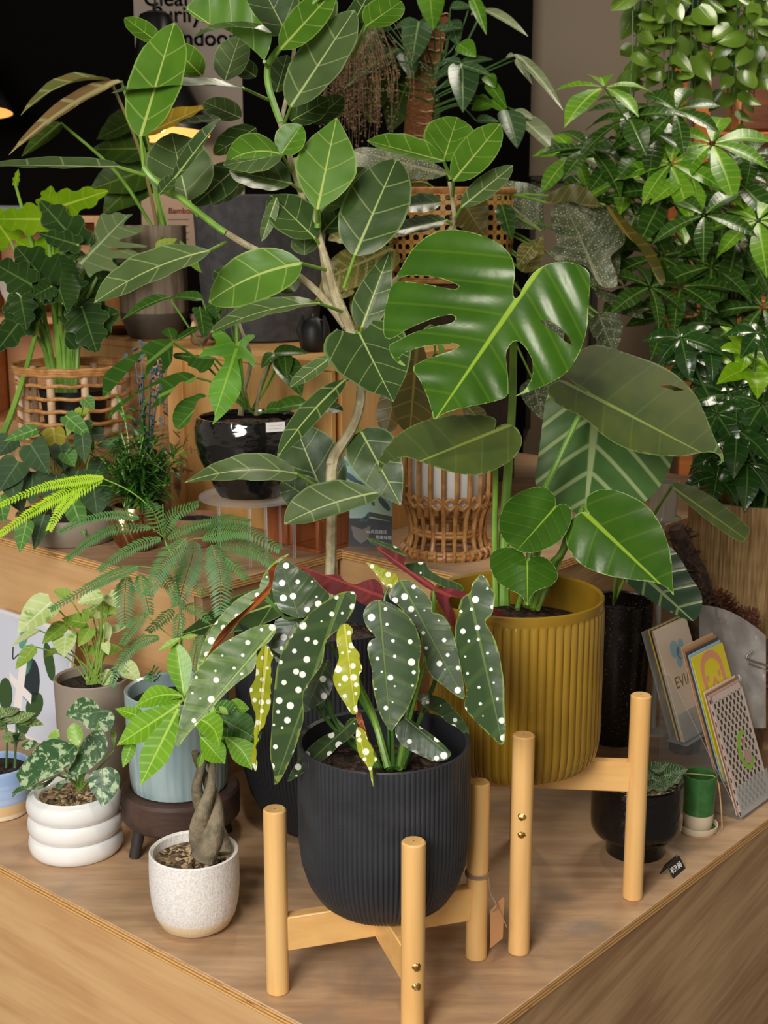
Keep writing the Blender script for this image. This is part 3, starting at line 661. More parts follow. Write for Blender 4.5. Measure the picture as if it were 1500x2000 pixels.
T(beg, M_BEG, [(560, 1530), (566, 1512), (580, 1488), (596, 1468), (616, 1448), (640, 1433), (668, 1425), (680, 1405), (696, 1400), (699, 1425), (680, 1445), (660, 1458), (645, 1475), (620, 1492), (595, 1508)], (690, 1408), (560, 1530), 1.84, k=.55, h=.35, stalk=(bs((690, 1408, 1.84), (715, 1440, 1.86), (745, 1500, db)), .0025))
T(beg, M_BEG, C7([(550, 740), (640, 670), (690, 700), (760, 750), (860, 820), (940, 890), (1015, 970), (960, 1020), (870, 1035), (760, 985), (660, 935), (590, 880), (550, 820)]), (806, 1416), (884, 1480), 1.80, k=.5, fold=.2, stalk=(bs((806, 1416, 1.82), (800, 1460, 1.85), (780, 1500, db)), .0022))
T(beg, M_BEG, C7([(710, 500), (800, 478), (900, 500), (980, 540), (1040, 620), (1100, 680), (1152, 780), (1140, 845), (1070, 760), (980, 720), (900, 640), (800, 600)]), (825, 1385), (914, 1440), 1.86, k=.5, wave=.02, stalk=(bs((825, 1385, 1.87), (815, 1440, 1.88), (790, 1500, db)), .002))
# ================================================================ monstera
ym = c2.y; zm = HZ(1160, ym); dm = depth((c2.x, ym, zm)); Rm = 169 / F * dm
MC = Vector((P(1010, 1160, dm).x, ym, CS2.z)); Hm = zm - CS2.z
mon = thing('potted_monstera', 'monstera with large split leaf in a mustard ribbed pot on the tall bamboo stand', 'potted plant', MC)
def bigrib(a, i, r): return r * (1 + .030 * (abs(math.sin(a * 31)) ** .6 - .7))
pot(mon, MC, Rm, Hm, [(.80, 0), (.90, .012), (.955, .05), (.985, .11), (1, .18), (1, .6), (1, .93), (.995, .945), (1.0, .955), (1, 1)], MUST, n=744, fn=lambda a, i, r: bigrib(a, i, r) if i < 8 else r, soil=GRITD, soilz=.8)
big = [(1003, 582), (1002, 560), (1007, 532), (1000, 500), (975, 474), (930, 455), (882, 447), (840, 456), (806, 484), (786, 518), (773, 545), (800, 537), (850, 540), (888, 553), (898, 560), (888, 566), (840, 556), (800, 550), (768, 549), (756, 582), (749, 620), (749, 658), (763, 664), (800, 640), (850, 620), (882, 614), (891, 620), (884, 631), (850, 637), (805, 650), (775, 666), (758, 674), (764, 696), (780, 712), (795, 716), (778, 700), (788, 690), (820, 678), (855, 673), (890, 671), (897, 676), (885, 684), (860, 692), (825, 704), (803, 718), (820, 742), (833, 770), (843, 800), (847, 822), (865, 808), (905, 796), (960, 786), (993, 775), (993, 745), (990, 715), (987, 690), (999, 668), (1012, 665), (1028, 680), (1041, 705), (1041, 735), (1026, 762), (1002, 776), (1025, 768), (1062, 754), (1102, 734), (1130, 695), (1147, 645), (1150, 590), (1154, 537), (1140, 520), (1110, 511), (1075, 513), (1045, 528), (1025, 555), (1012, 582)]
T(mon, M_MON, big, (1005, 592), (848, 822), 1.93, k=.55, h=-.1, cup=.22, bend=-.12, smooth=1, step=9, quilt=.009, holes=[[(1055, 625), (1070, 626), (1095, 640), (1112, 660), (1118, 674), (1105, 668), (1085, 648), (1062, 635)]],
  stalk=(bs((1005, 592, 1.935), (1003, 680, 2.02), (1000, 800, 2.06), (990, 950, 2.05), (984, 1060, 2.04), (985, 1185, dm)), [.004, .0055, .006, .007, .008, .009]))
T(mon, M_MOD, [(1155, 772), (1130, 757), (1098, 740), (1075, 748), (1067, 762), (1078, 782), (1100, 797), (1140, 815), (1170, 845), (1210, 872), (1260, 888), (1330, 893), (1380, 882), (1402, 886), (1410, 900), (1398, 911), (1414, 902), (1412, 884), (1398, 862), (1382, 820), (1360, 770), (1320, 730), (1280, 708), (1230, 692), (1185, 676), (1160, 672), (1135, 682), (1112, 702), (1098, 728), (1125, 752), (1150, 765)], (1156, 772), (1400, 900), 2.06, k=1.1, h=.1, cup=.5, bend=-.15, holes=[[(1290, 754), (1310, 752), (1338, 762), (1320, 764)]],
  stalk=(bs((1156, 772, 2.062), (1130, 815, 2.08), (1090, 900, 2.09), (1060, 970, 2.08), (1050, 1070, 2.06), (1030, 1185, dm)), [.004, .0045, .005, .005, .006, .007]))
T(mon, M_MOD, [(965, 842), (972, 815), (930, 809), (870, 811), (820, 824), (785, 842), (757, 868), (741, 892), (739, 915), (735, 938), (745, 918), (757, 902), (790, 890), (830, 905), (880, 923), (930, 930), (970, 917), (1008, 893), (1022, 862), (1012, 836), (990, 826), (972, 832)], (966, 842), (736, 935), 1.92, k=1.0, h=.1, cup=.5, bend=-.1,
  stalk=(bs((966, 842, 1.922), (968, 930, 1.99), (966, 1050, 2.02), (968, 1185, dm)), [.003, .004, .0045, .005]))
K5 = lambda l: scale_pts(l, 930, 920, 5)
T(mon, M_MON, K5([(770, 355), (782, 290), (750, 215), (690, 160), (600, 150), (480, 180), (360, 240), (270, 340), (225, 460), (218, 560), (250, 650), (330, 730), (430, 790), (520, 803), (640, 780), (760, 730), (850, 650), (905, 560), (940, 450), (930, 370), (880, 320), (820, 318)]), K5([(765, 360)])[0], K5([(430, 740)])[0], 1.99, k=.6, h=.15, cup=.35, stalk=(bs((1083, 992, 1.995), (1105, 1040, 2.04), (1095, 1080, 2.05), (1070, 1110, 2.05), (1040, 1190, dm)), .0045))
T(mon, M_MON, [(1150, 1005), (1146, 1000), (1132, 1000), (1115, 1015), (1104, 1040), (1108, 1072), (1135, 1105), (1185, 1125), (1240, 1133), (1285, 1138), (1306, 1150), (1317, 1167), (1314, 1140), (1311, 1080), (1290, 1020), (1260, 982), (1210, 958), (1170, 955), (1146, 968), (1144, 990)], (1151, 1010), (1316, 1166), 2.0, k=.8, h=-.1, cup=.45, fold=.1, stalk=(bs((1151, 1010, 2.004), (1140, 990, 2.06), (1110, 1060, 2.08), (1075, 1130, 2.07), (1050, 1190, dm)), .004))
T(mon, M_MON, K5([(500, 895), (475, 820), (420, 760), (320, 740), (200, 755), (135, 820), (128, 920), (170, 1040), (250, 1120), (330, 1165), (420, 1200), (470, 1260), (500, 1330), (515, 1260), (570, 1180), (650, 1145), (740, 1120), (800, 1050), (790, 970), (740, 890), (660, 835), (570, 825), (520, 850)]), K5([(500, 900)])[0], K5([(500, 1330)])[0], 1.96, k=.7, h=0, cup=.4, fold=.1, stalk=(bs((1030, 1100, 1.965), (1035, 1075, 2.02), (1030, 1120, 2.05), (1010, 1190, dm)), .004))
# ================================================================ anthurium in the speckled pot
sc_ = G(1200, 1440, PZ); zs = HZ(1172, sc_.y); ds = depth((sc_.x, sc_.y, zs))
ant = thing('potted_anthurium', 'white-veined anthurium in a tall black speckled pot behind the mustard pot', 'potted plant', sc_)
pot(ant, sc_, 66 / F * ds, zs - PZ, [(.8, 0), (.84, .01), (.86, .1), (.93, .55), (.985, .82), (.975, .83), (1, .86), (1, 1)], SPECK, soil=SOILM, soilz=.9)
sb = (1200, 1175, ds)
T(ant, M_ANT, [(1066, 770), (1058, 840), (1050, 900), (1043, 942), (1060, 975), (1100, 990), (1150, 1015), (1205, 1005), (1255, 985), (1285, 958), (1307, 920), (1319, 880), (1320, 830), (1285, 770), (1230, 745), (1190, 760), (1165, 782), (1140, 755), (1095, 748)], (1166, 785), (1142, 1015), 2.24, k=.3, h=.1, cup=.25, stalk=(bs((1166, 785, 2.25), (1190, 880, 2.45), (1205, 1050, 2.6), sb), .004))
T(ant, M_ANTD, [(1208, 1125), (1240, 1152), (1290, 1186), (1330, 1206), (1356, 1216), (1371, 1192), (1372, 1160), (1350, 1128), (1330, 1092), (1312, 1068), (1280, 1055), (1235, 1080)], (1215, 1085), (1356, 1215), 2.3, k=.8, cup=.4, stalk=(bs((1222, 1090, 2.32), (1210, 1110, 2.5), sb), .003))
T(ant, M_MOD, [(1310, 940), (1340, 945), (1380, 962), (1420, 992), (1455, 1022), (1467, 1035), (1452, 1063), (1425, 1048), (1390, 1024), (1350, 990), (1318, 965)], (1312, 950), (1460, 1055), 2.45, k=1.0, h=.2, cup=.4, stalk=(bs((1312, 950, 2.46), (1270, 1020, 2.6), sb), .003))
# ================================================================ ficus
fp = G(640, 1600, PZ); zf = HZ(1198, fp.y); df = depth((fp.x, fp.y, zf)); Rf = 178 / F * df
fic = thing('potted_ficus', 'tall branching ficus with broad pale-veined leaves in a large midnight black ribbed pot', 'potted plant', fp)
pot(fic, fp, Rf, zf - PZ, [(.50, 0), (.60, .012), (.74, .07), (.87, .18), (.955, .32), (.99, .48), (1, .65), (1, 1)], NAVY, n=640, fn=ribbed(128, .016), soil=GRITD, soilz=.84)
D = 2.27
tr = MB()
tr.tube(PX([(640, 1215, df), (646, 1115, 2.3), (648, 1000, D), (650, 905, D), (672, 862, D), (692, 828, D), (705, 775, D), (700, 700, D), (682, 640, D), (655, 575, D), (640, 520, D)]), [.0098, .0092, .009, .0105, .0088, .0086, .0084, .0086, .009, .0088, .0075])
tr.blob(P(648, 903, D - .002), .0098, 10)
tr.tube(PX([(640, 520, D), (625, 470, D), (617, 440, D), (620, 400, 2.25)]), [.007, .006, .0055, .004])
tr.tube(PX([(676, 640, D), (640, 570, 2.3), (632, 500, 2.32), (612, 440, 2.34), (580, 355, 2.34), (548, 240, 2.34), (526, 175, 2.34), (523, 130, 2.33), (540, 100, 2.33), (560, 80, 2.32), (600, 20, 2.3), (640, -20, 2.28)]), [.007, .0075, .0065, .0055, .0052, .0052, .0055, .005, .0045, .004, .0035, .003])
tr.tube(PX([(672, 635, 2.28), (620, 570, 2.27), (545, 512, 2.25), (480, 478, 2.23), (420, 440, 2.21), (350, 385, 2.19), (300, 350, 2.18), (282, 328, 2.18)]), [.006, .006, .0055, .0055, .005, .0048, .0045, .004])
tr.tube(PX([(700, 660, 2.3), (760, 560, 2.42), (840, 490, 2.46), (884, 440, 2.44), (884, 395, 2.43), (878, 355, 2.42)]), [.005, .005, .0048, .0045, .004, .0035])
tr.tube(PX([(548, 240, 2.34), (570, 140, 2.4), (575, 60, 2.42), (570, -30, 2.42)]), [.004, .004, .0035, .003])
tr.build('trunk', M_TRK, fic)
for sh_ in [(PX([(440, 454, 2.212), (420, 440, 2.208), (350, 385, 2.188), (300, 350, 2.178), (281, 327, 2.178)]), [.0052, .0052, .0052, .0056, .0048]), (PX([(548, 240, 2.338), (526, 175, 2.338), (523, 130, 2.328), (540, 100, 2.328), (560, 80, 2.318), (600, 20, 2.298), (640, -20, 2.278)]), [.0056, .006, .0055, .005, .0045, .004, .0035]), (PX([(620, 445, 2.258), (621, 420, 2.252), (620, 404, 2.248)]), [.0052, .0048, .0042])]: stems('young_shoot', fic, M_STG, [sh_])
FL = [ # base, tip, width, depth, material, k, stalk end, options
 ((275, 266), (338, 52), 106, 2.16, 'N', .25, (281, 330, 2.18), dict(shape='ellip', fold=.1)),
 ((475, 172), (226, 182), 44, 2.22, 'G', 2.0, (524, 195, 2.34), dict(bend=.04)),
 ((230, 326), (-12, 322), 44, 2.15, 'G', 2.0, (282, 342, 2.18), {}),
 ((366, 392), (336, 264), 122, 2.24, 'G', .3, (385, 420, 2.2), dict(fold=.05)),
 ((338, 352), (428, 236), 30, 2.16, 'D', .3, (338, 378, 2.19), dict(fold=.8, twist=.8)),
 ((310, 380), (342, 345), 26, 2.15, 'D', .3, None, dict(fold=.6)),
 ((310, 84), (246, 36), 40, 2.3, 'N', .5, None, {}),
 ((394, 148), (336, 88), 56, 2.32, 'N', .5, None, {}),
 ((530, 64), (382, 74), 44, 2.22, 'G', 1.8, None, dict(bend=.1)),
 ((440, 156), (468, 72), 68, 2.42, 'G', .2, None, {}),
 ((560, 66), (500, -50), 100, 2.4, 'D', -.3, None, {}),
 ((548, 96), (650, -16), 62, 2.26, 'N', .2, (524, 130, 2.33), dict(fold=.15)),
 ((568, 208), (688, 26), 98, 2.28, 'G', .4, (552, 250, 2.34), dict(fold=.1)),
 ((662, 100), (724, -20), 44, 2.32, 'D', .4, None, {}),
 ((716, 50), (782, 4), 66, 2.3, 'N', .6, (690, 110, 2.38), {}),
 ((568, 236), (640, 196), 62, 2.38, 'D', .4, None, {}),
 ((610, 240), (668, 190), 50, 2.42, 'D', .4, None, {}),
 ((550, 302), (440, 322), 58, 2.25, 'G', 1.2, (570, 335, 2.34), dict(cup=-.5)),
 ((550, 300), (588, 246), 60, 2.24, 'N', .1, None, dict(fold=.2)),
 ((548, 300), (444, 318), 62, 2.245, 'N', -.6, None, dict(bow=.12)),
 ((568, 358), (452, 334), 78, 2.3, 'G', .7, (590, 375, 2.34), dict(cup=.3)),
 ((620, 408), (656, 236), 116, 2.22, 'N', .25, (620, 440, 2.26), dict(shape='lance', fold=.08)),
 ((626, 412), (712, 330), 52, 2.28, 'G', .5, None, {}),
 ((693, 498), (772, 316), 122, 2.24, 'D', .4, (672, 562, 2.27), dict(fold=.06)),
 ((630, 454), (688, 388), 56, 2.32, 'D', .3, (632, 490, 2.3), {}),
 ((614, 464), (532, 384), 84, 2.25, 'D', .6, (625, 478, 2.27), dict(fold=.08)),
 ((540, 386), (512, 468), 24, 2.26, 'G', .2, None, dict(fold=.3)),
 ((588, 514), (414, 588), 92, 2.2, 'N', -.3, (640, 528, 2.27), dict(bow=.06, fold=-.1)),
 ((594, 498), (596, 456), 50, 2.3, 'G', .3, None, {}),
 ((408, 490), (192, 588), 78, 2.15, 'G', 1.1, (440, 474, 2.22), dict(bend=.06)),
 ((622, 592), (418, 648), 44, 2.19, 'G', 1.8, (672, 610, 2.27), dict(bend=.06)),
 ((575, 570), (535, 520), 62, 2.3, 'G', .3, None, {}),
 ((480, 560), (420, 530), 50, 2.3, 'D', .6, None, {}),
 ((707, 638), (760, 494), 66, 2.25, 'D', .3, (705, 655, 2.27), dict(shape='ovate')),
 ((702, 652), (766, 780), 152, 2.19, 'D', .5, (696, 648, 2.26), dict(shape='heart', fold=.06, lobe=.12)),
 ((652, 694), (570, 754), 32, 2.24, 'G', 1.0, None, {}),
 ((674, 742), (548, 886), 44, 2.22, 'D', .8, (702, 735, 2.27), dict(bend=.05)),
 ((612, 788), (668, 802), 26, 2.3, 'D', 1, None, {}),
 ((640, 992), (578, 834), 122, 2.36, 'D', .2, (650, 1010, 2.29), dict(fold=.08)),
 ((636, 994), (552, 940), 70, 2.33, 'D', .4, None, {}),
 ((578, 925), (368, 942), 56, 2.19, 'G', 1.5, (644, 965, 2.27), dict(bend=.08, shape='ovate')),
 ((738, 962), (562, 1022), 66, 2.2, 'G', 1.4, (655, 985, 2.26), dict(cup=.4, bow=.05)),
 ((705, 842), (780, 982), 98, 2.28, 'D', .3, (697, 830, 2.27), dict(shape='ovate', fold=.1)),
 ((866, 314), (722, 276), 52, 2.38, 'N', .8, (880, 345, 2.42), dict(cup=.4)),
 ((866, 314), (892, 232), 100, 2.4, 'N', .4, (880, 350, 2.42), dict(fold=.12)),
 ((886, 352), (974, 246), 68, 2.36, 'N', .3, (884, 385, 2.43), dict(fold=.15)),
 ((902, 404), (998, 326), 44, 2.38, 'G', .5, (888, 430, 2.44), {}),
 ((862, 396), (786, 404), 46, 2.42, 'D', 1.0, None, {}),
 ((872, 430), (768, 452), 38, 2.42, 'D', 1.0, (884, 440, 2.44), {}),
 ((470, 320), (380, 400), 66, 2.34, 'D', .5, (560, 330, 2.36), {}),
 ((478, 360), (400, 395), 50, 2.36, 'G', .8, None, {}),
 ((500, 250), (420, 300), 56, 2.38, 'D', .6, None, {}),
 ((460, 330), (500, 262), 50, 2.4, 'D', .4, None, {}),
 ((620, 60), (600, -40), 90, 2.44, 'D', .2, None, {}),
 ((470, 230), (400, 200), 48, 2.42, 'G', .5, None, {}),
 ((500, 150), (455, 120), 40, 2.44, 'D', .4, None, {}),
 ((540, 180), (560, 110), 60, 2.46, 'D', .2, None, {}),
 ((560, 1172), (356, 1240), 66, 2.26, 'D', 1.0, (640, 1190, 2.3), dict(shape='ovate')),
 ((430, 232), (350, 240), 26, 2.3, 'G', 1.5, None, {}),
]
FM = dict(N=M_FN, D=M_FD, G=M_FG)
for b_, t_, w_, d_, m_, k_, st_, kw in FL:
    stk = (PX([(b_[0], b_[1], d_), st_]), [.0026, .0032]) if st_ else None
    t_ = (b_[0] + (t_[0] - b_[0]) * 1.04, b_[1] + (t_[1] - b_[1]) * 1.04); w_ = w_ * 1.07
    kw2 = dict(kw); kw2.setdefault('wave', .012); kw2.setdefault('nu', 16); kw2.setdefault('nv', 8)
    leafobj(fic, FM[m_], lambda q: LF(q, b_, t_, w_, d_, k=k_, **kw2), stk)
T(fic, M_FN, [(362, 16), (376, 0), (402, -28), (440, -48), (472, -22), (492, 22), (512, 46), (532, 66), (528, 92), (516, 120), (504, 106), (470, 76), (442, 58), (410, 47), (386, 39), (370, 27)], (516, 120), (362, 14), 2.26, k=-.4, cup=.3, stalk=(PX([(516, 120, 2.26), (523, 132, 2.33)]), .003))
# ================================================================ money tree in the textured white pot
wp = G(383, 1806, PZ); zw = HZ(1660, wp.y); dw = depth((wp.x, wp.y, zw)); Rw = 88 / F * dw
mt = thing('potted_money_tree', 'small braided money tree in a round white textured pot at the plinth edge', 'potted plant', wp)
pot(mt, wp, Rw, zw - PZ, [(.5, 0), (.62, .012), (.78, .07), (.9, .2), (.97, .38), (1, .58), (1, .8), (.985, 1)], TEXW, soil=GRIT, soilz=.88)
b = MB()
for i in range(3):
    ph = i * 2.094; pts = []; rr = []
    for j in range(13):
        t = j / 12; a = ph + t * 5.2; R = .010 * (1 - .3 * t) + .004; c = P(410 - 14 * t, 1668 - 200 * t, dw - .012)
        pts.append(c + Vector((math.cos(a) * R, math.sin(a) * R, 0))); rr.append(.0195 - .0135 * min(1, t * 1.3))
    b.tube(pts, rr, 10, 3)
b.build('trunk', plain('braided_bark', S(138, 124, 100), .8, c2=S(100, 92, 74), ns=50, bump=.7, bs=110), mt)
dp = dw - .02
PL = [((360, 1362), (343, 1248), 50, .02, 'P', .2), ((357, 1360), (262, 1384), 38, .0, 'P', .9, dict(bow=.16)), ((356, 1368), (300, 1402), 32, 0, 'P', .5), ((352, 1376), (228, 1456), 54, -.03, 'P', .7), ((348, 1384), (274, 1534), 58, -.06, 'P', .5), ((290, 1404), (224, 1384), 24, 0, 'P', .8), ((360, 1400), (428, 1462), 46, -.05, 'P', .8, dict(bow=-.2, cup=.5)), ((392, 1440), (440, 1492), 44, -.04, 'P', .5), ((440, 1440), (492, 1504), 46, -.03, 'P', .6, dict(bow=-.1)), ((425, 1400), (502, 1444), 62, 0, 'D', .5), ((400, 1385), (470, 1400), 50, .03, 'D', .5), ((405, 1420), (440, 1475), 56, .0, 'D', .4), ((440, 1380), (488, 1384), 30, .02, 'P', .8), ((352, 1400), (300, 1440), 50, .01, 'D', .4), ((455, 1420), (500, 1478), 40, .02, 'P', .5), ((354, 1246), (388, 1240), 10, .04, 'Y', .5), ((352, 1246), (308, 1272), 14, .03, 'Y', .5), ((418, 1380), (412, 1412), 14, -.02, 'Y', .3), ((428, 1380), (446, 1396), 12, -.02, 'Y', .3), ((395, 1470), (388, 1500), 14, -.03, 'P', .3), ((262, 1440), (240, 1500), 26, -.02, 'P', .4), ((322, 1395), (294, 1425), 30, .02, 'D', .4), ((480, 1440), (512, 1430), 40, .05, 'D', .4)]
for r in PL:
    b_, t_, w_, dz, m_, k_ = r[:6]; kw = dict(r[6]) if len(r) > 6 else {}
    leafobj(mt, {'P': M_PAC, 'D': M_PAD, 'Y': M_SYG}[m_], lambda q: LF(q, b_, t_, w_, dp + dz, k=k_, shape='drop' if w_ > 30 else 'lance', fold=.15, wave=.01, nu=14, **kw))
stems('leaf_stalk', mt, M_STG, [(PX([(398, 1470, dp), (390, 1430, dp), (372, 1390, dp), (358, 1364, dp)]), .002), (PX([(398, 1470, dp), (412, 1430, dp), (425, 1402, dp)]), .002), (PX([(398, 1470, dp), (420, 1450, dp - .02), (440, 1440, dp - .03)]), .0018), (PX([(372, 1390, dp), (356, 1300, dp + .05), (353, 1246, dp + .05)]), .0018)])
# ================================================================ scindapsus in the white ring pot
rp = G(150, 1655, PZ); zr2 = HZ(1548, rp.y); dr = depth((rp.x, rp.y, zr2)); Rr = 92 / F * dr; Hr = zr2 - PZ + .002
sci = thing('potted_satin_pothos', 'silver-splashed pothos in a glossy white pot of three stacked rings', 'potted plant', rp)
prf = []
for i in range(3):
    for j in range(9):
        a = -math.pi / 2 + math.pi * j / 8; prf.append((.88 + .12 * math.cos(a), (i + .5 + .5 * math.sin(a)) / 3))
prf[0] = (.8, 0)
pot(sci, rp, Rr, Hr, prf, WHITE, lip=.012, soil=GRIT, soilz=.93)
Q = lambda l: scale_pts(l, 0, 1340, 5.554)
q1 = lambda x, y: (x / 5.554, 1340 + y / 5.554)
ctr = (155, 1545, dr)
for mat, out, ba, ti, d, k, cu in [
 (M_SCI, [(700, 318), (760, 230), (850, 125), (950, 120), (1050, 180), (1092, 265), (1180, 258), (1245, 310), (1240, 390), (1200, 470), (1140, 505), (1050, 480), (950, 470), (900, 420), (850, 370), (760, 345)], (1092, 280), (702, 318), dr + .03, .6, .2),
 (M_SCI, [(1020, 480), (1100, 475), (1170, 560), (1170, 680), (1120, 780), (1000, 890), (880, 960), (720, 1012), (722, 940), (800, 830), (850, 700), (920, 560)], (930, 600), (720, 1012), dr - .03, .7, .3),
 (M_SCI, [(830, 640), (850, 700), (790, 830), (700, 910), (560, 980), (400, 1050), (250, 1142), (180, 990), (170, 960), (230, 870), (310, 760), (370, 690), (470, 590), (600, 560), (720, 600)], (800, 660), (245, 1140), dr - .06, .8, .3),
 (M_SCY, [(760, 420), (820, 390), (890, 460), (905, 560), (860, 652), (780, 630), (730, 560), (720, 480)], (855, 650), (780, 395), dr - .08, .3, .4),
 (M_SCI, [(215, 640), (330, 575), (420, 600), (340, 690), (260, 690)], (420, 620), (215, 660), dr, .8, .2),
 (M_SCI, [(1100, 900), (1180, 870), (1280, 920), (1310, 1020), (1270, 1160), (1180, 1260), (1102, 1325), (1060, 1230), (960, 1100), (960, 1000), (1010, 920)], (1110, 905), (1104, 1325), dr - .075, .35, .3),
 (M_SCI, [(640, 960), (450, 1060), (300, 1100), (210, 1080), (130, 1150), (125, 1222), (210, 1140), (330, 1120), (480, 1120)], (640, 970), (125, 1222), dr - .03, .8, .2),
 (M_SCI, [(590, 1080), (650, 1030), (735, 1000), (700, 1060), (640, 1130)], (735, 1005), (635, 1130), dr - .05, .4, .2),
 (M_SCY, [(500, 560), (620, 440), (660, 540), (600, 570)], (640, 560), (615, 440), dr + .03, .4, .2),
 (M_SCY, [(1195, 480), (1240, 480), (1270, 520), (1255, 600), (1235, 700), (1210, 600)], (1235, 700), (1215, 480), dr + .05, .3, .2)]:
    e = q1(*ba)
    T(sci, mat, Q(out), e, q1(*ti), d, k=k, cup=cu, stalk=(PX([(e[0], e[1], d + .002), ((e[0] + 155) / 2 + 4, (e[1] + 1535) / 2, dr), ctr]), .0016))
# ================================================================ blue pot with striped peperomia
bp = G(2, 1585, PZ); zb2 = HZ(1492, bp.y); db2 = depth((bp.x, bp.y, zb2)); Rb2 = 62 / F * db2
pep = thing('potted_peperomia', 'silver-striped foliage plant in a pale blue pot with sandy base at the left edge', 'potted plant', bp)
pot(pep, bp, Rb2, zb2 - PZ, [(.78, 0), (.86, .03), (.9, .12), (.92, .2), (.98, .5), (1, .8), (1, 1)], BLUEDIP, soil=SOILM, soilz=.9)
M_PEP = leafmat('striped_leaf', S(74, 104, 54), S(178, 184, 152), c2=S(110, 150, 56), nv=6, slope=1.1, vw=.24, vs=.85, mid=.02, rough=.4, trans=.15)
for c_, n_, L_ in (((8, 1400), 8, 48), ((32, 1412), 8, 52), ((-30, 1420), 6, 46), ((25, 1440), 5, 30)):
    for i in range(n_):
        a = -2.9 + i * 2.9 / (n_ - 1) if n_ > 5 else i * 1.2; L2 = L_ * rnd.uniform(.7, 1.1)
        leafobj(pep, M_PEP, lambda q: LF(q, c_, (c_[0] + math.cos(a) * L2, c_[1] + math.sin(a) * L2 * .55 + 4), 17, db2 + rnd.uniform(-.03, .03), k=rnd.uniform(.8, 1.6), shape='lance', nu=8, nv=4, bend=.08))
stems('stem', pep, M_STD, [(PX([(x, 1500, db2), (x + dx, 1440, db2), (cx, cy, db2)]), .002) for x, dx, cx, cy in ((12, 2, 8, 1400), (28, 4, 32, 1412), (-6, -8, -30, 1420), (30, 0, 25, 1440))])
# ================================================================ taupe pot with syngonium
tp = G(190, 1545, PZ); zt = HZ(1322, tp.y); dt = depth((tp.x, tp.y, zt)); Rt = 73 / F * dt
syn = thing('potted_syngonium', 'pale cream-green arrowhead plant in a tall taupe cylinder pot', 'potted plant', tp)
pot(syn, tp, Rt, zt - PZ, [(.88, 0), (.92, .01), (.93, .05), (.98, .6), (1, 1)], TAUPE, soil=SOILM, soilz=.93)
SL = [((100, 1176), (32, 1238), 62, 'S', .6, 'heart'), ((75, 1230), (22, 1262), 16, 'S', 2, 'ovate'), ((68, 1263), (30, 1307), 30, 'G', .6, 'ovate'), ((128, 1240), (125, 1284), 50, 'S', .5, 'heart'), ((128, 1218), (82, 1258), 32, 'G', .8, 'ovate'), ((168, 1217), (120, 1208), 28, 'G', 1.0, 'heart'), ((176, 1226), (152, 1264), 30, 'G', .4, 'heart'), ((200, 1166), (150, 1178), 32, 'S', .9, 'ovate'), ((212, 1168), (172, 1194), 24, 'S', .6, 'ovate'), ((214, 1160), (234, 1188), 30, 'S', .4, 'heart'), ((205, 1236), (250, 1222), 18, 'S', 1.4, 'ovate'), ((200, 1222), (214, 1252), 28, 'S', .4, 'heart'), ((198, 1310), (184, 1367), 54, 'S', .3, 'heart'), ((238, 1298), (275, 1330), 34, 'S', .7, 'ovate'), ((135, 1166), (104, 1152), 22, 'G', .8, 'ovate'), ((205, 1272), (240, 1268), 22, 'G', .8, 'ovate'), ((112, 1268), (84, 1284), 14, 'G', 1.0, 'ovate'), ((190, 1196), (222, 1202), 26, 'S', .8, 'heart'), ((182, 1205), (160, 1190), 22, 'G', .8, 'ovate'), ((196, 1180), (228, 1200), 24, 'G', .6, 'ovate'), ((180, 1260), (186, 1286), 20, 'G', .4, 'heart'), ((206, 1255), (212, 1280), 20, 'S', .4, 'heart')]
for b_, t_, w_, m_, k_, sh in SL:
    d_ = dt + rnd.uniform(-.06, .05); leafobj(syn, M_SYN if m_ == 'S' else M_SYG, lambda q: LF(q, b_, t_, w_, d_, k=k_, shape=sh, lobe=.12 if sh == 'heart' else .05, cup=.25, wave=.01),
        (PX([(b_[0], b_[1], d_ + .003), ((b_[0] + 185) / 2 + 6, (b_[1] * .6 + 1320 * .4), dt), (185 + rnd.uniform(-18, 18), 1336, dt)]), .0013), smat=M_SYG)
# ================================================================ stool, blue-grey pot, mimosa fern
sp_ = G(355, 1648, PZ)
st = thing('wooden_stool', 'low dark round wooden stool under the blue-grey pot', 'stool', sp_)
b = MB(); r0 = .098; b.lathe(sp_ + Z * .055, [(.001, 0), (r0 - .004, 0), (r0, .005), (r0, .047), (r0 - .004, .052), (.001, .052)], 64, lambda a, i, r: r * (1 + .012 * math.sin(3 * a + 1))); b.build('seat', DWOOD, st)
for a in (3.75, 5.6, 2.1, .6):
    b = MB(); d = Vector((math.cos(a), math.sin(a), 0)); b.tube([sp_ + d * .072 + Z * .06, sp_ + d * .086], [.0105, .0095], 10, 1); b.build('leg', DLEG, st)
gp = sp_ + Z * .107; zg = HZ(1345, sp_.y); dg = depth((gp.x, gp.y, zg)); Rg = 103 / F * dg
fer = thing('potted_mimosa_fern', 'feathery fern-leaved mimosa in a blue-grey glazed pot on the dark stool', 'potted plant', gp)
pot(fer, gp, Rg * .96, zg - gp.z, [(.88, 0), (.94, .02), (.97, .1), (1, .5), (1.02, 1)], BGREY, n=160, fn=lambda a, i, r: r * (1 + .006 * math.sin(a * 40)), soil=SOILM, soilz=.86)
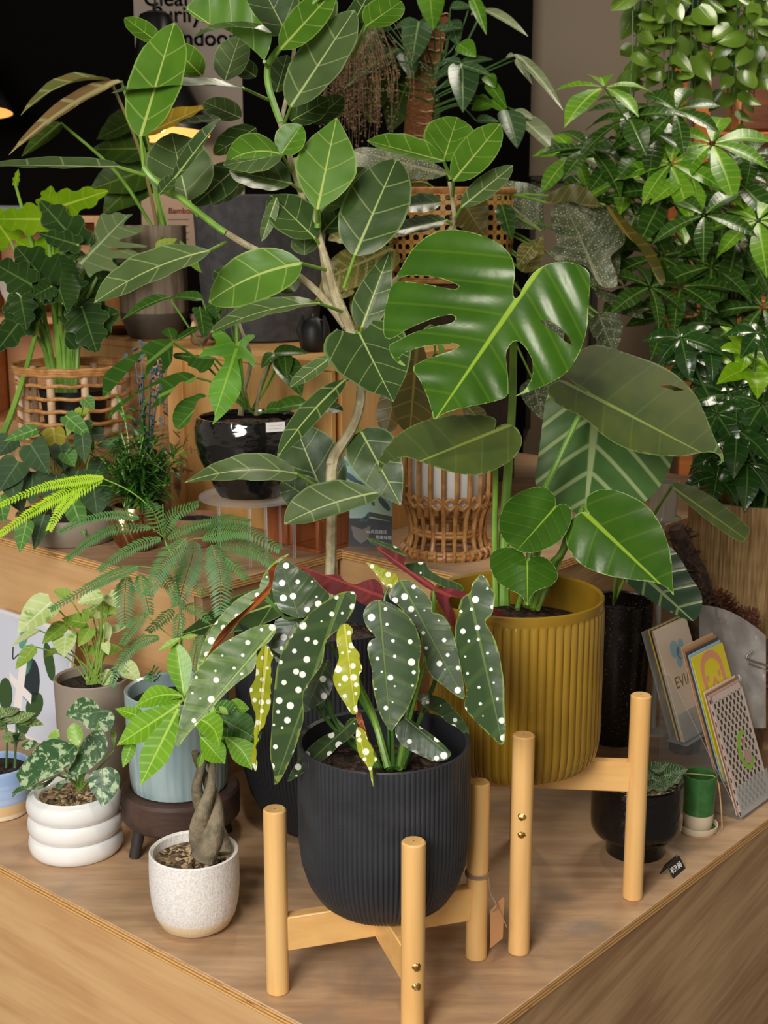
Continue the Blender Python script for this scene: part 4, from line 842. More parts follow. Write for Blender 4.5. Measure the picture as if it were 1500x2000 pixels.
def pinna(b, pts, w, d, mi=0, droop=.25, d1=None):
    n = len(pts); W3 = []
    Ls = sum(math.hypot(pts[i + 1][0] - pts[i][0], pts[i + 1][1] - pts[i][1]) for i in range(n - 1)); m = max(8, int(Ls / 4.8))
    d1 = d - .03 if d1 is None else d1
    def at(t):
        x = t * (n - 1); i = min(int(x), n - 2); f = x - i
        g = lambda j: pts[max(0, min(n - 1, j))]
        p0, p1, p2, p3 = g(i - 1), g(i), g(i + 1), g(i + 2); r = []
        for c in (0, 1):
            r.append(.5 * (2 * p1[c] + (p2[c] - p0[c]) * f + (2 * p0[c] - 5 * p1[c] + 4 * p2[c] - p3[c]) * f * f + (3 * p1[c] - p0[c] - 3 * p2[c] + p3[c]) * f ** 3))
        return P(r[0], r[1], d + (d1 - d) * t)
    cs_ = [at(j / m) for j in range(m + 1)]
    b.tube(cs_, .0007, 4, 1, mi)
    s = d / F
    for j in range(1, m + 1):
        t = j / m; c = cs_[j]; ax = (cs_[j] - cs_[j - 1]).normalized(); sd = ax.cross(-FW + UP * .7).normalized()
        ll = w * s / 2 * min(1, .35 + t * 3) * (1.12 - .62 * t ** 2.2) * 1.2
        for sg in (-1, 1):
            dr_ = (sd * sg * (1 if sg > 0 else 1) + ax * .38 - Z * droop * rnd.uniform(.6, 1.3)).normalized()
            up = ax.cross(dr_).normalized() * sg; a2_ = ax
            tipp = c + dr_ * ll; hw = Ls * s / m * .52
            md = c + dr_ * ll * .55 + Z * ll * .05
            b.add([c - a2_ * hw * .35, c + a2_ * hw * .35, md - a2_ * hw, md + a2_ * hw, tipp], [(0, 1, 3, 2), (2, 3, 4)], [(0, 0), (0, 0), (.5, -.2), (.5, .2), (1, 0)], [(t, 0)] * 5, mi)
df2 = 2.22
FR = [([(296, 1030), (223, 1033), (174, 1057), (131, 1091)], 26), ([(315, 1051), (272, 1063), (232, 1085), (195, 1112)], 28), ([(272, 1011), (229, 1005), (170, 1014), (115, 1039)], 24), ([(272, 1106), (223, 1122), (174, 1146), (100, 1189)], 28), ([(318, 1040), (340, 1005), (386, 984)], 34), ([(312, 1040), (300, 1000), (296, 980)], 34), ([(327, 1051), (364, 1030), (410, 1018)], 26), ([(364, 1051), (333, 1082), (309, 1119), (290, 1158)], 46), ([(382, 1057), (373, 1097), (361, 1134), (348, 1182)], 54), ([(413, 1063), (425, 1097), (431, 1140), (431, 1198)], 56), ([(425, 1057), (468, 1066), (502, 1079), (532, 1102)], 40), ([(394, 1051), (437, 1039), (483, 1039), (545, 1073)], 38), ([(361, 1045), (407, 1023), (443, 1013), (486, 1019)], 28), ([(247, 1125), (244, 1165), (244, 1222)], 46), ([(272, 1122), (281, 1149), (292, 1198)], 34), ([(284, 1195), (260, 1226), (238, 1257)], 26), ([(339, 1189), (315, 1211), (290, 1232)], 28), ([(358, 1183), (382, 1189), (407, 1211)], 28), ([(352, 1195), (346, 1245)], 28), ([(312, 1244), (272, 1254), (238, 1290), (218, 1338)], 28), ([(385, 1134), (396, 1162)], 26), ([(396, 1240), (382, 1270), (376, 1310)], 26), ([(300, 1110), (330, 1140), (345, 1175)], 28), ([(440, 1090), (465, 1110), (480, 1130)], 26), ([(310, 1330), (296, 1310), (290, 1330)], 26)]
for i, (pts, w) in enumerate(FR):
    b = MB(); pinna(b, pts, w, df2 - .02 * (i % 4)); b.build('frond', M_FER, fer)
for pts, w in (([(203, 932), (150, 938), (80, 952), (-4, 988)], 26), ([(185, 936), (120, 966), (60, 1000), (-2, 1044)], 30), ([(200, 936), (150, 962), (120, 992), (96, 1034)], 28)):
    b = MB(); pinna(b, pts, w, 2.2); b.build('frond', M_FEY, fer)
stems('stem', fer, M_STG, [(PX([(358, 1370, dg), (356, 1290, dg), (352, 1185, 2.24), (338, 1090, 2.22), (322, 1055, 2.22), (318, 985, 2.23)]), [.0025, .0022, .002, .0018, .0016, .001]), (PX([(322, 1055, 2.22), (300, 1000, 2.21), (255, 960, 2.2), (200, 934, 2.2)]), .0011), (PX([(352, 1185, 2.24), (330, 1120, 2.22), (272, 1106, 2.21)]), .001), (PX([(338, 1075, 2.22), (380, 1052, 2.22), (425, 1055, 2.22)]), .0012), (PX([(322, 1055, 2.22), (316, 1046, 2.21), (296, 1030, 2.21)]), .001), (PX([(356, 1250, dg), (330, 1240, 2.22), (284, 1200, 2.21)]), .001)])
# ================================================================ second step, left to right
def riser(label, c, s1, s2, z0, z1, m=PINE, name='wooden_riser', cat='riser box'):
    t = thing(name, label, cat, Vector((c[0], c[1], z0))); c = Vector((c[0], c[1], 0))
    b = MB(); b.box(c + Z * (z1 - .008), (s1, s2, .016), (U, V, Z), .002); b.build('top_panel', m, t)
    for sg in (-1, 1):
        b = MB(); b.box(c + U * sg * (s1 / 2 - .008) + Z * ((z0 + z1 - .016) / 2), (.014, s2 - .002, z1 - z0 - .016), (U, V, Z), .001); b.build('side_panel', m, t)
        b = MB(); b.box(c + V * sg * (s2 / 2 - .009) + Z * ((z0 + z1 - .016) / 2), (s1 - .032, .014, z1 - z0 - .016), (U, V, Z), .001); b.build('side_panel', m, t)
    return t
def at_d(px, d, z):                  # ground point under pixel column px at depth d, height z
    p = P(px, 1000, d); y = (d - (CZ - z) * sp) / cp
    return Vector((p.x, y, z))
# micans philodendron in grey bowl -----------------------------------------
mp = G(140, 1052, TZ); zmi = HZ(1000, mp.y); dmi = depth((mp.x, mp.y, zmi)); 
mic = thing('potted_velvet_philodendron', 'trailing velvet-leaf philodendron in a wide grey bowl at left', 'potted plant', mp)
pot(mic, mp, 104 / F * dmi, zmi - TZ, [(.72, 0), (.8, .03), (.92, .35), (1, .75), (1, 1)], TAUPE, soil=SOILM, soilz=.9)
M_MIC = leafmat('velvet_leaf', S(64, 92, 54), S(100, 126, 84), c2=S(50, 76, 46), back=S(110, 80, 60), nv=4, slope=.9, vw=.1, vs=.3, rough=.55, trans=.08)
M_MIG = leafmat('velvet_leaf_green', S(92, 142, 60), S(150, 186, 110), c2=S(76, 126, 50), nv=4, slope=.9, vw=.14, vs=.4, rough=.45, trans=.2)
M_MIY = leafmat('velvet_leaf_new', S(166, 186, 62), S(196, 206, 110), c2=S(150, 176, 60), nv=4, slope=.9, vw=.14, vs=.4, rough=.45, trans=.25)
M_MIO = leafmat('velvet_leaf_gold', S(172, 164, 56), S(196, 190, 96), c2=S(150, 140, 44), nv=4, slope=.9, vw=.14, vs=.5, rough=.45, trans=.25)
for b_, t_, w_, m_ in [((60, 868), (96, 926), 60, 'D'), ((22, 858), (-6, 892), 50, 'D'), ((36, 902), (-4, 962), 62, 'D'), ((104, 838), (112, 906), 44, 'O'), ((72, 838), (6, 862), 28, 'G'), ((128, 812), (180, 858), 34, 'G'), ((148, 806), (132, 852), 32, 'Y'), ((162, 798), (158, 822), 30, 'Y'), ((160, 848), (166, 906), 34, 'D'), ((128, 884), (146, 912), 34, 'G'), ((202, 848), (158, 852), 28, 'D'), ((232, 866), (188, 870), 24, 'D'), ((52, 1020), (38, 1080), 38, 'G'), ((86, 1006), (66, 1076), 34, 'D'), ((182, 944), (190, 1012), 66, 'D'), ((142, 982), (166, 1048), 42, 'G'), ((110, 930), (98, 985), 54, 'D'), ((30, 950), (44, 1002), 48, 'D'), ((64, 922), (60, 985), 60, 'D'), ((0, 968), (8, 1024), 34, 'G'), ((152, 920), (128, 985), 56, 'D'), ((90, 880), (50, 905), 44, 'D'), ((200, 900), (176, 950), 44, 'D'), ((20, 920), (30, 985), 50, 'D'), ((118, 870), (126, 920), 40, 'D'), ((180, 830), (140, 838), 22, 'G'), ((165, 780), (185, 800), 26, 'G')]:
    d_ = dmi - .03 + rnd.uniform(-.07, .05) - (.08 if t_[1] > 1030 else 0)
    leafobj(mic, {'D': M_MIC, 'G': M_MIG, 'Y': M_MIY, 'O': M_MIO}[m_], lambda q: LF(q, b_, t_, w_, d_, k=.5, shape='heart', lobe=.12, cup=.3, fold=.1),
        (PX([(b_[0], b_[1], d_ + .004), ((b_[0] + 140) / 2, (b_[1] + 985) / 2 - 12, dmi), (140 + rnd.uniform(-40, 40), 1005, dmi)]), .0014))
# bronze pot with podocarpus ------------------------------------------------
bz = G(268, 1072, TZ); zbz = HZ(985, bz.y); dbz = depth((bz.x, bz.y, zbz))
BRZ = plain('bronze', S(188, 146, 108), .18, 1, c2=S(150, 108, 76), ns=14, bump=.15, bs=40)
pod = thing('potted_fern_pine', 'fine dark-leaved shrub in a shiny twisted bronze pot', 'potted plant', bz)
Rz = 50 / F * dbz
pr = [(.5, 0), (.62, .02), (.86, .2), (1, .5), (.98, .75), (.88, 1)]
b = MB(); n_ = 96; pts = [(.001, 0)] + [(r * Rz, z * (zbz - TZ)) for r, z in pr]
full = []
for i in range(len(pts) - 1):
    for j in range(5): full.append(tuple(pts[i][c] + (pts[i + 1][c] - pts[i][c]) * j / 5 for c in (0, 1)))
full.append(pts[-1]); full += [(full[-1][0] - .004, full[-1][1]), (full[-1][0] - .006, full[-1][1] * .8), (.001, full[-1][1] * .8)]
b.lathe(bz, full, n_, lambda a, i, r: r * (1 + .06 * math.sin(a * 9 + i * .35)) if 3 < i < 27 else r); b.build('pot', BRZ, pod)
M_POD = leafmat('needle_leaf', S(46, 90, 28), S(76, 120, 50), c2=S(34, 70, 26), nv=1, vs=0, mid=.03, rough=.3, trans=.15)
M_PON = leafmat('needle_leaf_new', S(80, 160, 40), S(110, 180, 70), c2=S(64, 140, 36), nv=1, vs=0, mid=.03, rough=.3, trans=.2)
bd = MB(); bn = MB(); bst = MB()
top = bz + Z * (zbz - TZ - .01)
for i in range(46):
    px, py = rnd.gauss(276, 46), rnd.uniform(840, 975); 
    if i == 0: px, py = 282, 782
    if i == 1: px, py = 240, 800
    dd = dbz + rnd.uniform(-.08, .08); e = P(px, py, dd); m_ = (top + e) / 2 + Vector((0, 0, .02)); bst.tube([top + Vector((rnd.uniform(-.02, .02), rnd.uniform(-.02, .02), 0)), m_, e], .0014, 5)
    for j in range(17):
        t = rnd.uniform(.35, 1); c = (top * (1 - t) + e * t) + Z * .03 * t * (1 - t)
        dr_ = Vector((rnd.uniform(-1, 1), rnd.uniform(-1, .8), rnd.uniform(-.25, .7))); dr_.normalize(); L = rnd.uniform(.03, .06)
        sd = dr_.cross(Z).normalized(); tgt = bn if (j > 12 and rnd.random() < .6) or i < 2 else bd
        leaf3(tgt, c, c + dr_ * L - Z * .006, sd, sd.cross(dr_), .0085, 'lance', bend=.1, nu=4, nv=2, flip=True)
bd.build('foliage', M_POD, pod); bn.build('new_foliage', M_PON, pod); bst.build('stem', M_STG, pod)
# terracotta pot --------------------------------------------------------------
tcp = G(382, 1062, TZ); ztc = HZ(1008, tcp.y); dtc = depth((tcp.x, tcp.y, ztc))
tc = thing('terracotta_pot', 'empty brown clay pot behind the fern fronds', 'pot', tcp)
pot(tc, tcp, 50 / F * dtc, ztc - TZ, [(.75, 0), (.8, .03), (.9, .7), (1, .75), (1, 1)], plain('brown_clay', S(148, 104, 76), .7, c2=S(124, 84, 60), ns=20), soil=SOILM, soilz=.85)
# red-brown wooden boxes under the clear stand -----------------------------------
for i, (x0, x1, y0, y1, lab, dd) in enumerate([(508, 556, 990, 1068, 'red brown wooden block behind the legs of the clear stand', 2.80), (562, 640, 1000, 1075, 'open red brown wooden box beside the ficus trunk', 2.70)]):
    a = G((x0 + x1) / 2, y1 - 4, TZ); w = (x1 - x0) / F * depth(a); h = HZ(y0, a.y) - TZ
    t = thing('wooden_box', lab, 'wooden box', a + V * .04)
    if i == 0:
        b = MB(); b.box(a + V * 0 + U * .03 + Z * h / 2, (w * 1.2, w * .8, h), (V, U, Z), .004); b.build('body', REDWOOD, t)
    else:
        c = a + U * .022 - V * .012
        b = MB(); 
        for off, sz in (((0, 0, .004), (w, .09, .008)), ((0, 0, h - .004), (w, .09, .008))): b.box(c + Z * off[2], (sz[0], sz[1], sz[2]), (V, U, Z), .001)
        for sg in (-1, 1): b.box(c + V * sg * (w / 2 - .004) + Z * h / 2, (.008, .09, h - .016), (V, U, Z), .001)
        b.box(c + U * .041 + Z * h / 2, (w - .016, .006, h - .016), (V, U, Z), .0005); b.build('body', REDWOOD, t)
# acrylic stand and lacquer pot ----------------------------------------------------
la = G(487, 1098, TZ) + Vector((0, .045, 0)); zl = HZ(985, la.y - .09)
acs = thing('acrylic_stand', 'clear acrylic pot stand with thin legs under the black lacquered pot', 'pot stand', la)
b = MB(); b.lathe(la + Z * (zl - TZ - .006), [(.001, 0), (.098, 0), (.1, .002), (.1, .004), (.098, .006), (.001, .006)], 64); b.build('top_disc', ACR, acs)
for px, py in ((489, 1113), (521, 1105), (430, 1095), (606, 1094), (548, 1070)):
    f = G(px, py, TZ); q = Vector((f.x, f.y, 0)) - Vector((la.x, la.y, 0))
    if q.length > .088: q = q.normalized() * .088
    b = MB(); b.box(Vector((la.x + q.x, la.y + q.y, (TZ + zl - .006) / 2)), (.005, .005, zl - .006 - TZ), (U, V, Z), .001); b.build('leg', ACR, acs)
lp = Vector((la.x, la.y, zl)); zlp = HZ(812, lp.y); dlp = depth((lp.x, lp.y, zlp)); Rl = 106 / F * dlp; Hl = zlp - zl
lac = thing('potted_split_leaf_vine', 'split-leaf philodendron in a round black lacquered bowl pot on the clear stand', 'potted plant', lp)
b = MB(); prl = [(.001, 0), (.5, 0), (.58, .01), (.66, .1), (.78, .28), (.93, .5), (1, .7), (1, .85), (.96, .97), (.94, 1), (.9, 1), (.88, .95), (.9, .8), (.001, .8)]
pp = [(prl[0][0], 0)]
for i in range(1, len(prl) - 1):
    for j in range(5 if i < 8 else 1): pp.append((Rl * (prl[i][0] + (prl[i + 1][0] - prl[i][0]) * (j / 5 if i < 8 else 0)), Hl * (prl[i][1] + (prl[i + 1][1] - prl[i][1]) * (j / 5 if i < 8 else 0))))
pp.append((Rl * .9, Hl * .8)); pp.append((.001, Hl * .8))
b.lathe(lp, pp, 120, lambda a, i, r: r * (1 + .008 * math.sin(a * 13 + math.sin(i * 1.1) * 2) * math.sin(i * .75)) if 4 < i < 38 else r); b.build('pot', BLKLAC, lac)
b = MB(); b.disc(lp + Z * Hl * .88, Rl * .86, 32, jit=.006); b.build('soil', GRITD, lac)
st_ = P(538, 834, dlp - .103)
b = MB(); lx = Vector((1, .42, 0)).normalized(); b.box(st_, (.037, .0008, .018), (lx, lx.cross(Z) * -1, (Z - FW * .0).normalized()), .0003)
sk = b.build('price_sticker', PAPER, lac)
for k in range(2): text_mesh('sticker_print', ('—— ——', '— ———')[k], .006, plain('sticker_ink', S(150, 150, 150), .6), sk, st_ - lx * .012 + Z * (.0015 - .006 * k) + Vector((0, -.0012, 0)), lx, Z, .0001)
M_PHD = leafmat('split_leaf', S(60, 98, 30), S(110, 142, 62), c2=S(46, 80, 28), nv=6, slope=.7, vw=.1, vs=.3, rough=.28, trans=.15)
M_PHN = leafmat('split_leaf_new', S(104, 166, 26), S(150, 196, 60), c2=S(84, 150, 24), nv=6, slope=.7, vw=.1, vs=.25, rough=.35, trans=.25)
E5 = lambda l: scale_pts(l, 200, 600, 5)
pc = (482, 800, dlp)
T(lac, M_PHN, E5([(1290, 360), (1230, 270), (1150, 220), (1075, 230), (1060, 270), (1110, 330), (1100, 370), (1000, 410), (930, 490), (1000, 480), (1120, 470), (1190, 490), (1195, 540), (1130, 630), (1060, 730), (1035, 830), (1050, 930), (1090, 1020), (1100, 1070), (1065, 1158), (1120, 1110), (1190, 1050), (1270, 960), (1340, 860), (1360, 770), (1350, 650), (1320, 520), (1330, 500), (1400, 500), (1450, 560), (1485, 595), (1495, 540), (1470, 460), (1400, 400), (1420, 350), (1495, 290), (1480, 265), (1400, 270), (1330, 340)]), (462, 680), (414, 828), dlp - .12, k=.25, cup=.3, smooth=1, stalk=(bs((462, 680, dlp - .12), (462, 632, dlp - .06), (470, 700, dlp), (478, 800, dlp)), .003))
for out, ba, ti, k in [([(690, 330), (640, 310), (540, 310), (440, 340), (372, 410), (390, 430), (250, 480), (120, 560), (30, 640), (0, 720), (0, 900), (60, 850), (150, 740), (260, 620), (340, 520), (390, 450), (430, 460), (440, 540), (410, 640), (405, 730), (450, 640), (520, 540), (570, 480), (585, 560), (575, 640), (620, 610), (680, 540), (690, 430)], (690, 345), (5, 890), .8), ([(690, 350), (740, 270), (840, 200), (930, 180), (950, 210), (870, 260), (780, 310)], (690, 345), (940, 195), .8), ([(690, 320), (600, 270), (565, 240), (650, 190), (730, 220), (735, 280)], (690, 340), (640, 195), .8),
 ([(690, 450), (800, 440), (900, 470), (1000, 470), (1100, 490), (1080, 560), (1040, 610), (960, 650), (920, 600), (830, 570), (840, 540), (760, 510), (700, 500)], (1095, 500), (690, 470), .9), ([(920, 680), (860, 640), (760, 630), (640, 670), (520, 720), (400, 790), (260, 870), (150, 940), (70, 1020), (50, 1110), (110, 1040), (240, 920), (380, 820), (560, 740), (590, 760), (560, 850), (500, 940), (450, 1010), (560, 950), (660, 850), (740, 740), (800, 720), (810, 755), (890, 730)], (925, 690), (55, 1110), .9), ([(1030, 870), (960, 835), (900, 860), (780, 900), (710, 970), (680, 1080), (700, 1170), (750, 1200), (840, 1140), (890, 1020), (930, 900)], (1030, 865), (720, 1195), .5),
 ([(860, 0), (920, 120), (950, 250), (1000, 320), (1050, 240), (1080, 130), (1040, 60), (960, 0)], (950, 0), (1000, 320), .4), ([(1045, 60), (1090, 0), (1160, 0), (1130, 80), (1110, 120)], (1110, 0), (1108, 118), .4)]:
    e = E5([ba])[0]
    T(lac, M_PHD, E5(out), e, E5([ti])[0], dlp - .08 + rnd.uniform(-.03, .03), k=k, cup=.3, smooth=1, stalk=(PX([(e[0], e[1], dlp - .08), ((e[0] + 478) / 2, (e[1] + 800) / 2 - 15, dlp - .03), pc]), .0022))
for b_, t_, w_, k_ in [((545, 700), (590, 775), 50, .5), ((535, 690), (605, 690), 26, .9), ((535, 690), (510, 720), 24, .8), ((600, 790), (512, 808), 32, 1.2), ((520, 800), (570, 800), 24, 1), ((330, 580), (238, 625), 26, 1.2), ((395, 585), (330, 582), 24, 1.2), ((440, 585), (400, 640), 30, .4), ((555, 690), (560, 740), 30, .5), ((410, 590), (430, 650), 24, .3)]:
    leafobj(lac, M_PHD, lambda q: LF(q, b_, t_, w_, dlp - .05, k=k_, shape='ovate', cup=.3, bend=.05), (PX([(b_[0], b_[1], dlp - .05), ((b_[0] + 490) / 2, (b_[1] + 800) / 2 + 10, dlp), (490, 805, dlp)]), .0018))
stems('stem', lac, M_TRK, [(PX([(470, 812, dlp), (475, 770, dlp), (490, 700, dlp), (470, 640, dlp), (455, 590, dlp)]), [.006, .005, .004, .003, .002]), (PX([(500, 812, dlp), (505, 770, dlp), (520, 720, dlp), (545, 695, dlp - .04)]), [.004, .003, .003, .002]), (PX([(455, 590, dlp), (440, 560, dlp)]), .002)])
# plant card behind the trunk ---------------------------------------------------------
cdp = G(712, 1066, TZ); cdd = depth(cdp) + .02
cz = HZ(893, cdp.y) - TZ; cw = 116 / F * cdd; cx = Vector((.97, -.2, 0)).normalized(); cn = cx.cross(Z); co0 = P(708, 1068, cdd - .03); co0.z = TZ
crd = thing('plant_card', 'blue and charcoal printed plant card leaning behind the ficus trunk', 'card', co0)
cup_ = (Z + cn * -.06).normalized()
b = MB(); b.box(co0 + cup_ * cz / 2, (cw, .003, cz), (cx, -cn, cup_), .0004); b.build('board', plain('card_sky_print', S(158, 196, 196), .4, c2=S(190, 214, 196), ns=9), crd)
def card_poly(name, pts, m, lift=.0021):
    q = [co0 + cx * ((x - .5) * cw) + cup_ * (y * cz) + cn * lift * 1 for x, y in pts]; b = MB(); n_ = len(q)
    q2 = [p + cn * .0003 for p in q]
    b.add(q + q2, [tuple(range(n_))[::-1], tuple(range(n_, 2 * n_))] + [(i, (i + 1) % n_, n_ + (i + 1) % n_, n_ + i) for i in range(n_)]); return b.build(name, m, crd, smooth=False)
cn = -cn if cn.y > 0 else cn
card_poly('printed_panel', [(0, 0), (1, 0), (1, .30), (.62, .33), (.3, .32), (0, .35)], plain('card_charcoal', S(70, 72, 80), .4))
card_poly('printed_shelf', [(.55, .36), (1, .30), (1, .36), (.62, .40)], plain('card_shelf', S(84, 82, 78), .4))
MLF = plain('card_leaf_print', S(74, 104, 110), .4)
for cx0, cy0, L, a in ((.28, .78, .16, -.6), (.48, .7, .12, -.7), (.36, .66, .1, -.3), (.68, .64, .1, 1.6), (.86, .5, .16, -.9), (.66, .52, .09, -1.2), (.58, .34, .1, 1.2), (.52, .32, .09, .6)):
    card_poly('printed_leaf', [(cx0 + L * (math.cos(t) * math.cos(a) - .32 * math.sin(t) * math.sin(a)), cy0 + L * .62 * (math.cos(t) * math.sin(a) + .32 * math.sin(t) * math.cos(a))) for t in [i * math.pi / 5 for i in range(10)]], MLF, .0024)
card_poly('printed_pot', [(.36, .1), (.48, .04), (.6, .1), (.64, .25), (.5, .2), (.3, .24)], plain('card_pot_print', S(128, 124, 120), .5), .0024)
card_poly('printed_stone', [(.12, .12), (.2, .07), (.25, .12), (.25, .17), (.18, .17)], plain('card_blue_print', S(96, 164, 214), .5), .0024)
MW = plain('card_white_ink', S(226, 226, 226), .5)
text_mesh('printed_text', 'ins风搭植活', .0085, MW, crd, co0 + cx * (.06 * cw) + cup_ * (.165 * cz) + cn * .0026, cx, cup_, .0001)
text_mesh('printed_text', '草屋绿植', .0085, MW, crd, co0 + cx * (.22 * cw) + cup_ * (.105 * cz) + cn * .0026, cx, cup_, .0001)
text_mesh('printed_text', '下植', .012, plain('card_green_ink', S(60, 140, 110), .5), crd, co0 + cx * (-.42 * cw) + cup_ * (.91 * cz) + cn * .0026, cx, cup_, .0001)
# waisted rattan stool with white pot ---------------------------------------------------
sl = G(877, 1097, TZ) + Vector((0, .078, 0)); ds_ = depth(sl); k_ = ds_ / F
zz = lambda py: HZ(py, sl.y)
rs = thing('rattan_stool', 'waisted rattan pot stool holding a white inner pot, left of the monstera stems', 'rattan stool', sl)
h1, h2, h3 = zz(1034) - TZ, zz(968) - TZ, zz(858) - TZ
b = MB()
for z_, r_ in ((.006, .083), (.014, .083)): b.ring(sl + Z * z_, r_, .0055, 48, 8)
for k in range(30):
    a = 2 * math.pi * k / 30; c = sl + Vector((math.cos(a) * .0835, math.sin(a) * .0835, .010)); q = Vector((math.cos(a), math.sin(a), 0))
    b.tube([c - Z * .0095 + q * .002, c + q * .0085, c + Z * .0095 + q * .002], .0038, 6, 3)
b.build('woven_base', CANED, rs)
b = MB(); b.ring(sl + Z * h3, .088, .0055, 48, 8); b.ring(sl + Z * (h3 - .008), .089, .0055, 48, 8); b.build('top_ring', CANED, rs)
b = MB(); b.ring(sl + Z * h1, .071, .0045, 48, 8); b.ring(sl + Z * (h1 + .008), .0705, .004, 48, 8); b.build('waist_ring', CANED, rs)
b = MB()
for k in range(22):
    a0 = 2 * math.pi * k / 22; a1_ = 2 * math.pi * (k + 1) / 22; 
    f = lambda a, z_: sl + Vector((math.cos(a) * .088, math.sin(a) * .088, z_))
    for sg in (-1, 1): b.tube([f(a0, h2), f((a0 + a1_) / 2, h2 + sg * .010), f(a1_, h2)], .0042, 6, 4)
b.build('looped_ring', CANED, rs)
for k in range(22):
    a = 2 * math.pi * k / 22; q = Vector((math.cos(a), math.sin(a), 0)); b = MB()
    b.tube([sl + q * .083 + Z * .008, sl + q * .0765 + Z * h1 * .5, sl + q * .0725 + Z * h1, sl + q * .078 + Z * (h1 + (h2 - h1) * .55), sl + q * .0885 + Z * h2, sl + q * .0905 + Z * (h2 + h3) / 2, sl + q * .0885 + Z * h3], .0045, 7, 4); b.build('cane_rod', CANED, rs)
ip = sl + Z * (h2 - .01)
inn = thing('potted_rubber_fig', 'olive bronze-leaved plant in a plain white pot held inside the rattan stool', 'potted plant', ip)
pot(inn, ip, .0775, h3 - h2 + .016, [(.9, 0), (.94, .03), (1, 1)], WHITE, soil=SOILM)
M_OLI = leafmat('bronze_olive_leaf', S(100, 86, 28), S(140, 124, 58), back=S(104, 78, 28), c2=S(76, 78, 30), nv=7, slope=.7, vw=.1, vs=.5, rough=.4, trans=.2)
for b_, t_, w_, k_, dd in [((815, 660), (800, 852), 84, .2, -.03), ((790, 700), (752, 850), 56, .2, .02), ((850, 690), (880, 800), 60, .3, .05), ((900, 780), (945, 830), 40, .5, .0)]:
    leafobj(inn, M_OLI, lambda q: LF(q, b_, t_, w_, ds_ + dd, k=k_, shape='obov', wave=.03, fold=.15), (PX([(b_[0], b_[1], ds_ + dd), (850, 640, ds_ + .02), (876, 760, ds_), (877, 850, ds_)]), .0025))
# ================================================================ third level: basket, beige planter, crate things
def xan(u, v): return u, v
XO = [(0, -.04), (-.1, -.16), (-.1, -.36), (.04, -.44), (.16, -.36), (.24, -.5), (.38, -.52), (.44, -.34), (.54, -.30), (.62, -.38), (.74, -.32), (.78, -.18), (.9, -.13), (1, 0)]
XO = XO + [(u, -v) for u, v in XO[-2::-1]]
def XL(q, b_, t_, w_, d, k=.6, **kw):
    dx, dy = t_[0] - b_[0], t_[1] - b_[1]; L = math.hypot(dx, dy); nx, ny = -dy / L, dx / L
    out = [(b_[0] + dx * u + nx * v * w_, b_[1] + dy * u + ny * v * w_) for u, v in XO]
    TL(q, out, b_, t_, d, k=k, smooth=2, **kw)
M_XD = leafmat('lobed_leaf', S(48, 74, 30), S(96, 122, 62), c2=S(38, 62, 28), edge=S(110, 138, 84), nv=4.5, slope=.5, vw=.08, vs=.3, mid=.02, rough=.3, trans=.12)
M_XG = leafmat('lobed_leaf_grey', S(108, 124, 78), S(166, 180, 130), c2=S(96, 118, 74), nv=4.5, slope=.5, vw=.08, vs=.3, mid=.02, rough=.3, trans=.12)
M_XN = leafmat('lobed_leaf_new', S(138, 176, 22), S(180, 206, 70), c2=S(112, 156, 18), nv=4.5, slope=.5, vw=.08, vs=.2, mid=.02, rough=.3, trans=.3)
dba = 3.0; kb = dba / F
bb = at_d(146, dba, 1.1); zb_ = HZ(846, bb.y)
RC = CA + U * .358 + V * .75
riser('long plywood riser under the rattan basket and beige planter at left', RC, .52, .40, TZ, zb_, PLY)
bb = Vector((bb.x, bb.y, zb_)); Hk = HZ(712, bb.y) - zb_
xad = thing('potted_lobed_philodendron', 'lobed philodendron in an open rattan basket with pale uprights', 'potted plant', bb)
b = MB()
for j, z_ in enumerate((.93, .965, 1.0)): b.ring(bb + Z * (Hk * z_), .126 + .001 * j, .0048, 64, 8, wob=.0008)
b.build('rim', CANE, xad)
for z_ in (.06, .24, .42, .60, .78):
    b = MB(); b.ring(bb + Z * (Hk * z_), .1225, .0042, 64, 8, wob=.0015); b.build('hoop', CANE, xad)
for k in range(10):
    a = 2 * math.pi * k / 10 + .12; q = Vector((math.cos(a), math.sin(a), 0)); b = MB(); b.tube([bb + q * .1145, bb + q * .1165 + Z * Hk * .94], .0085, 10, 1); b.build('upright', CANEL, xad)
b = MB(); b.lathe(bb, [(.001, .004), (.10, .004), (.11, .0), (.11, .008), (.001, .008)], 40); b.build('base', CANEL, xad)
b = MB(); b.lathe(bb + Z * .009, [(.001, 0), (.062, 0), (.075, .09), (.072, .09), (.06, .06), (.001, .06)], 40); b.build('inner_pot', BLACK, xad)
b = MB(); b.disc(bb + Z * .085, .073, 24, jit=.004); b.build('soil', SOILM, xad)
K0 = lambda l: scale_pts(l, 0, 320, 5)
stk = lambda x, y, d=2.95: (PX([(x, y, d), ((x + 130) / 2 - 5, (y + 735) / 2 - 10, 2.98), (130 + (x - 130) * .25, 770, 3.0)]), [.003, .005, .006])
T(xad, M_XG, [(172, 500), (178, 470), (192, 425), (200, 415), (212, 420), (228, 413), (245, 420), (262, 417), (244, 432), (240, 445), (276, 443), (281, 450), (262, 460), (222, 471), (290, 479), (284, 484), (210, 484), (216, 490), (258, 487), (279, 500), (276, 510), (240, 504), (214, 505), (240, 530), (232, 536), (205, 527), (186, 532), (174, 545), (164, 520), (145, 503), (118, 496), (112, 486), (132, 481), (155, 486)], (172, 500), (245, 425), 2.9, k=.6, cup=.3, smooth=1, stalk=stk(172, 500, 2.9))
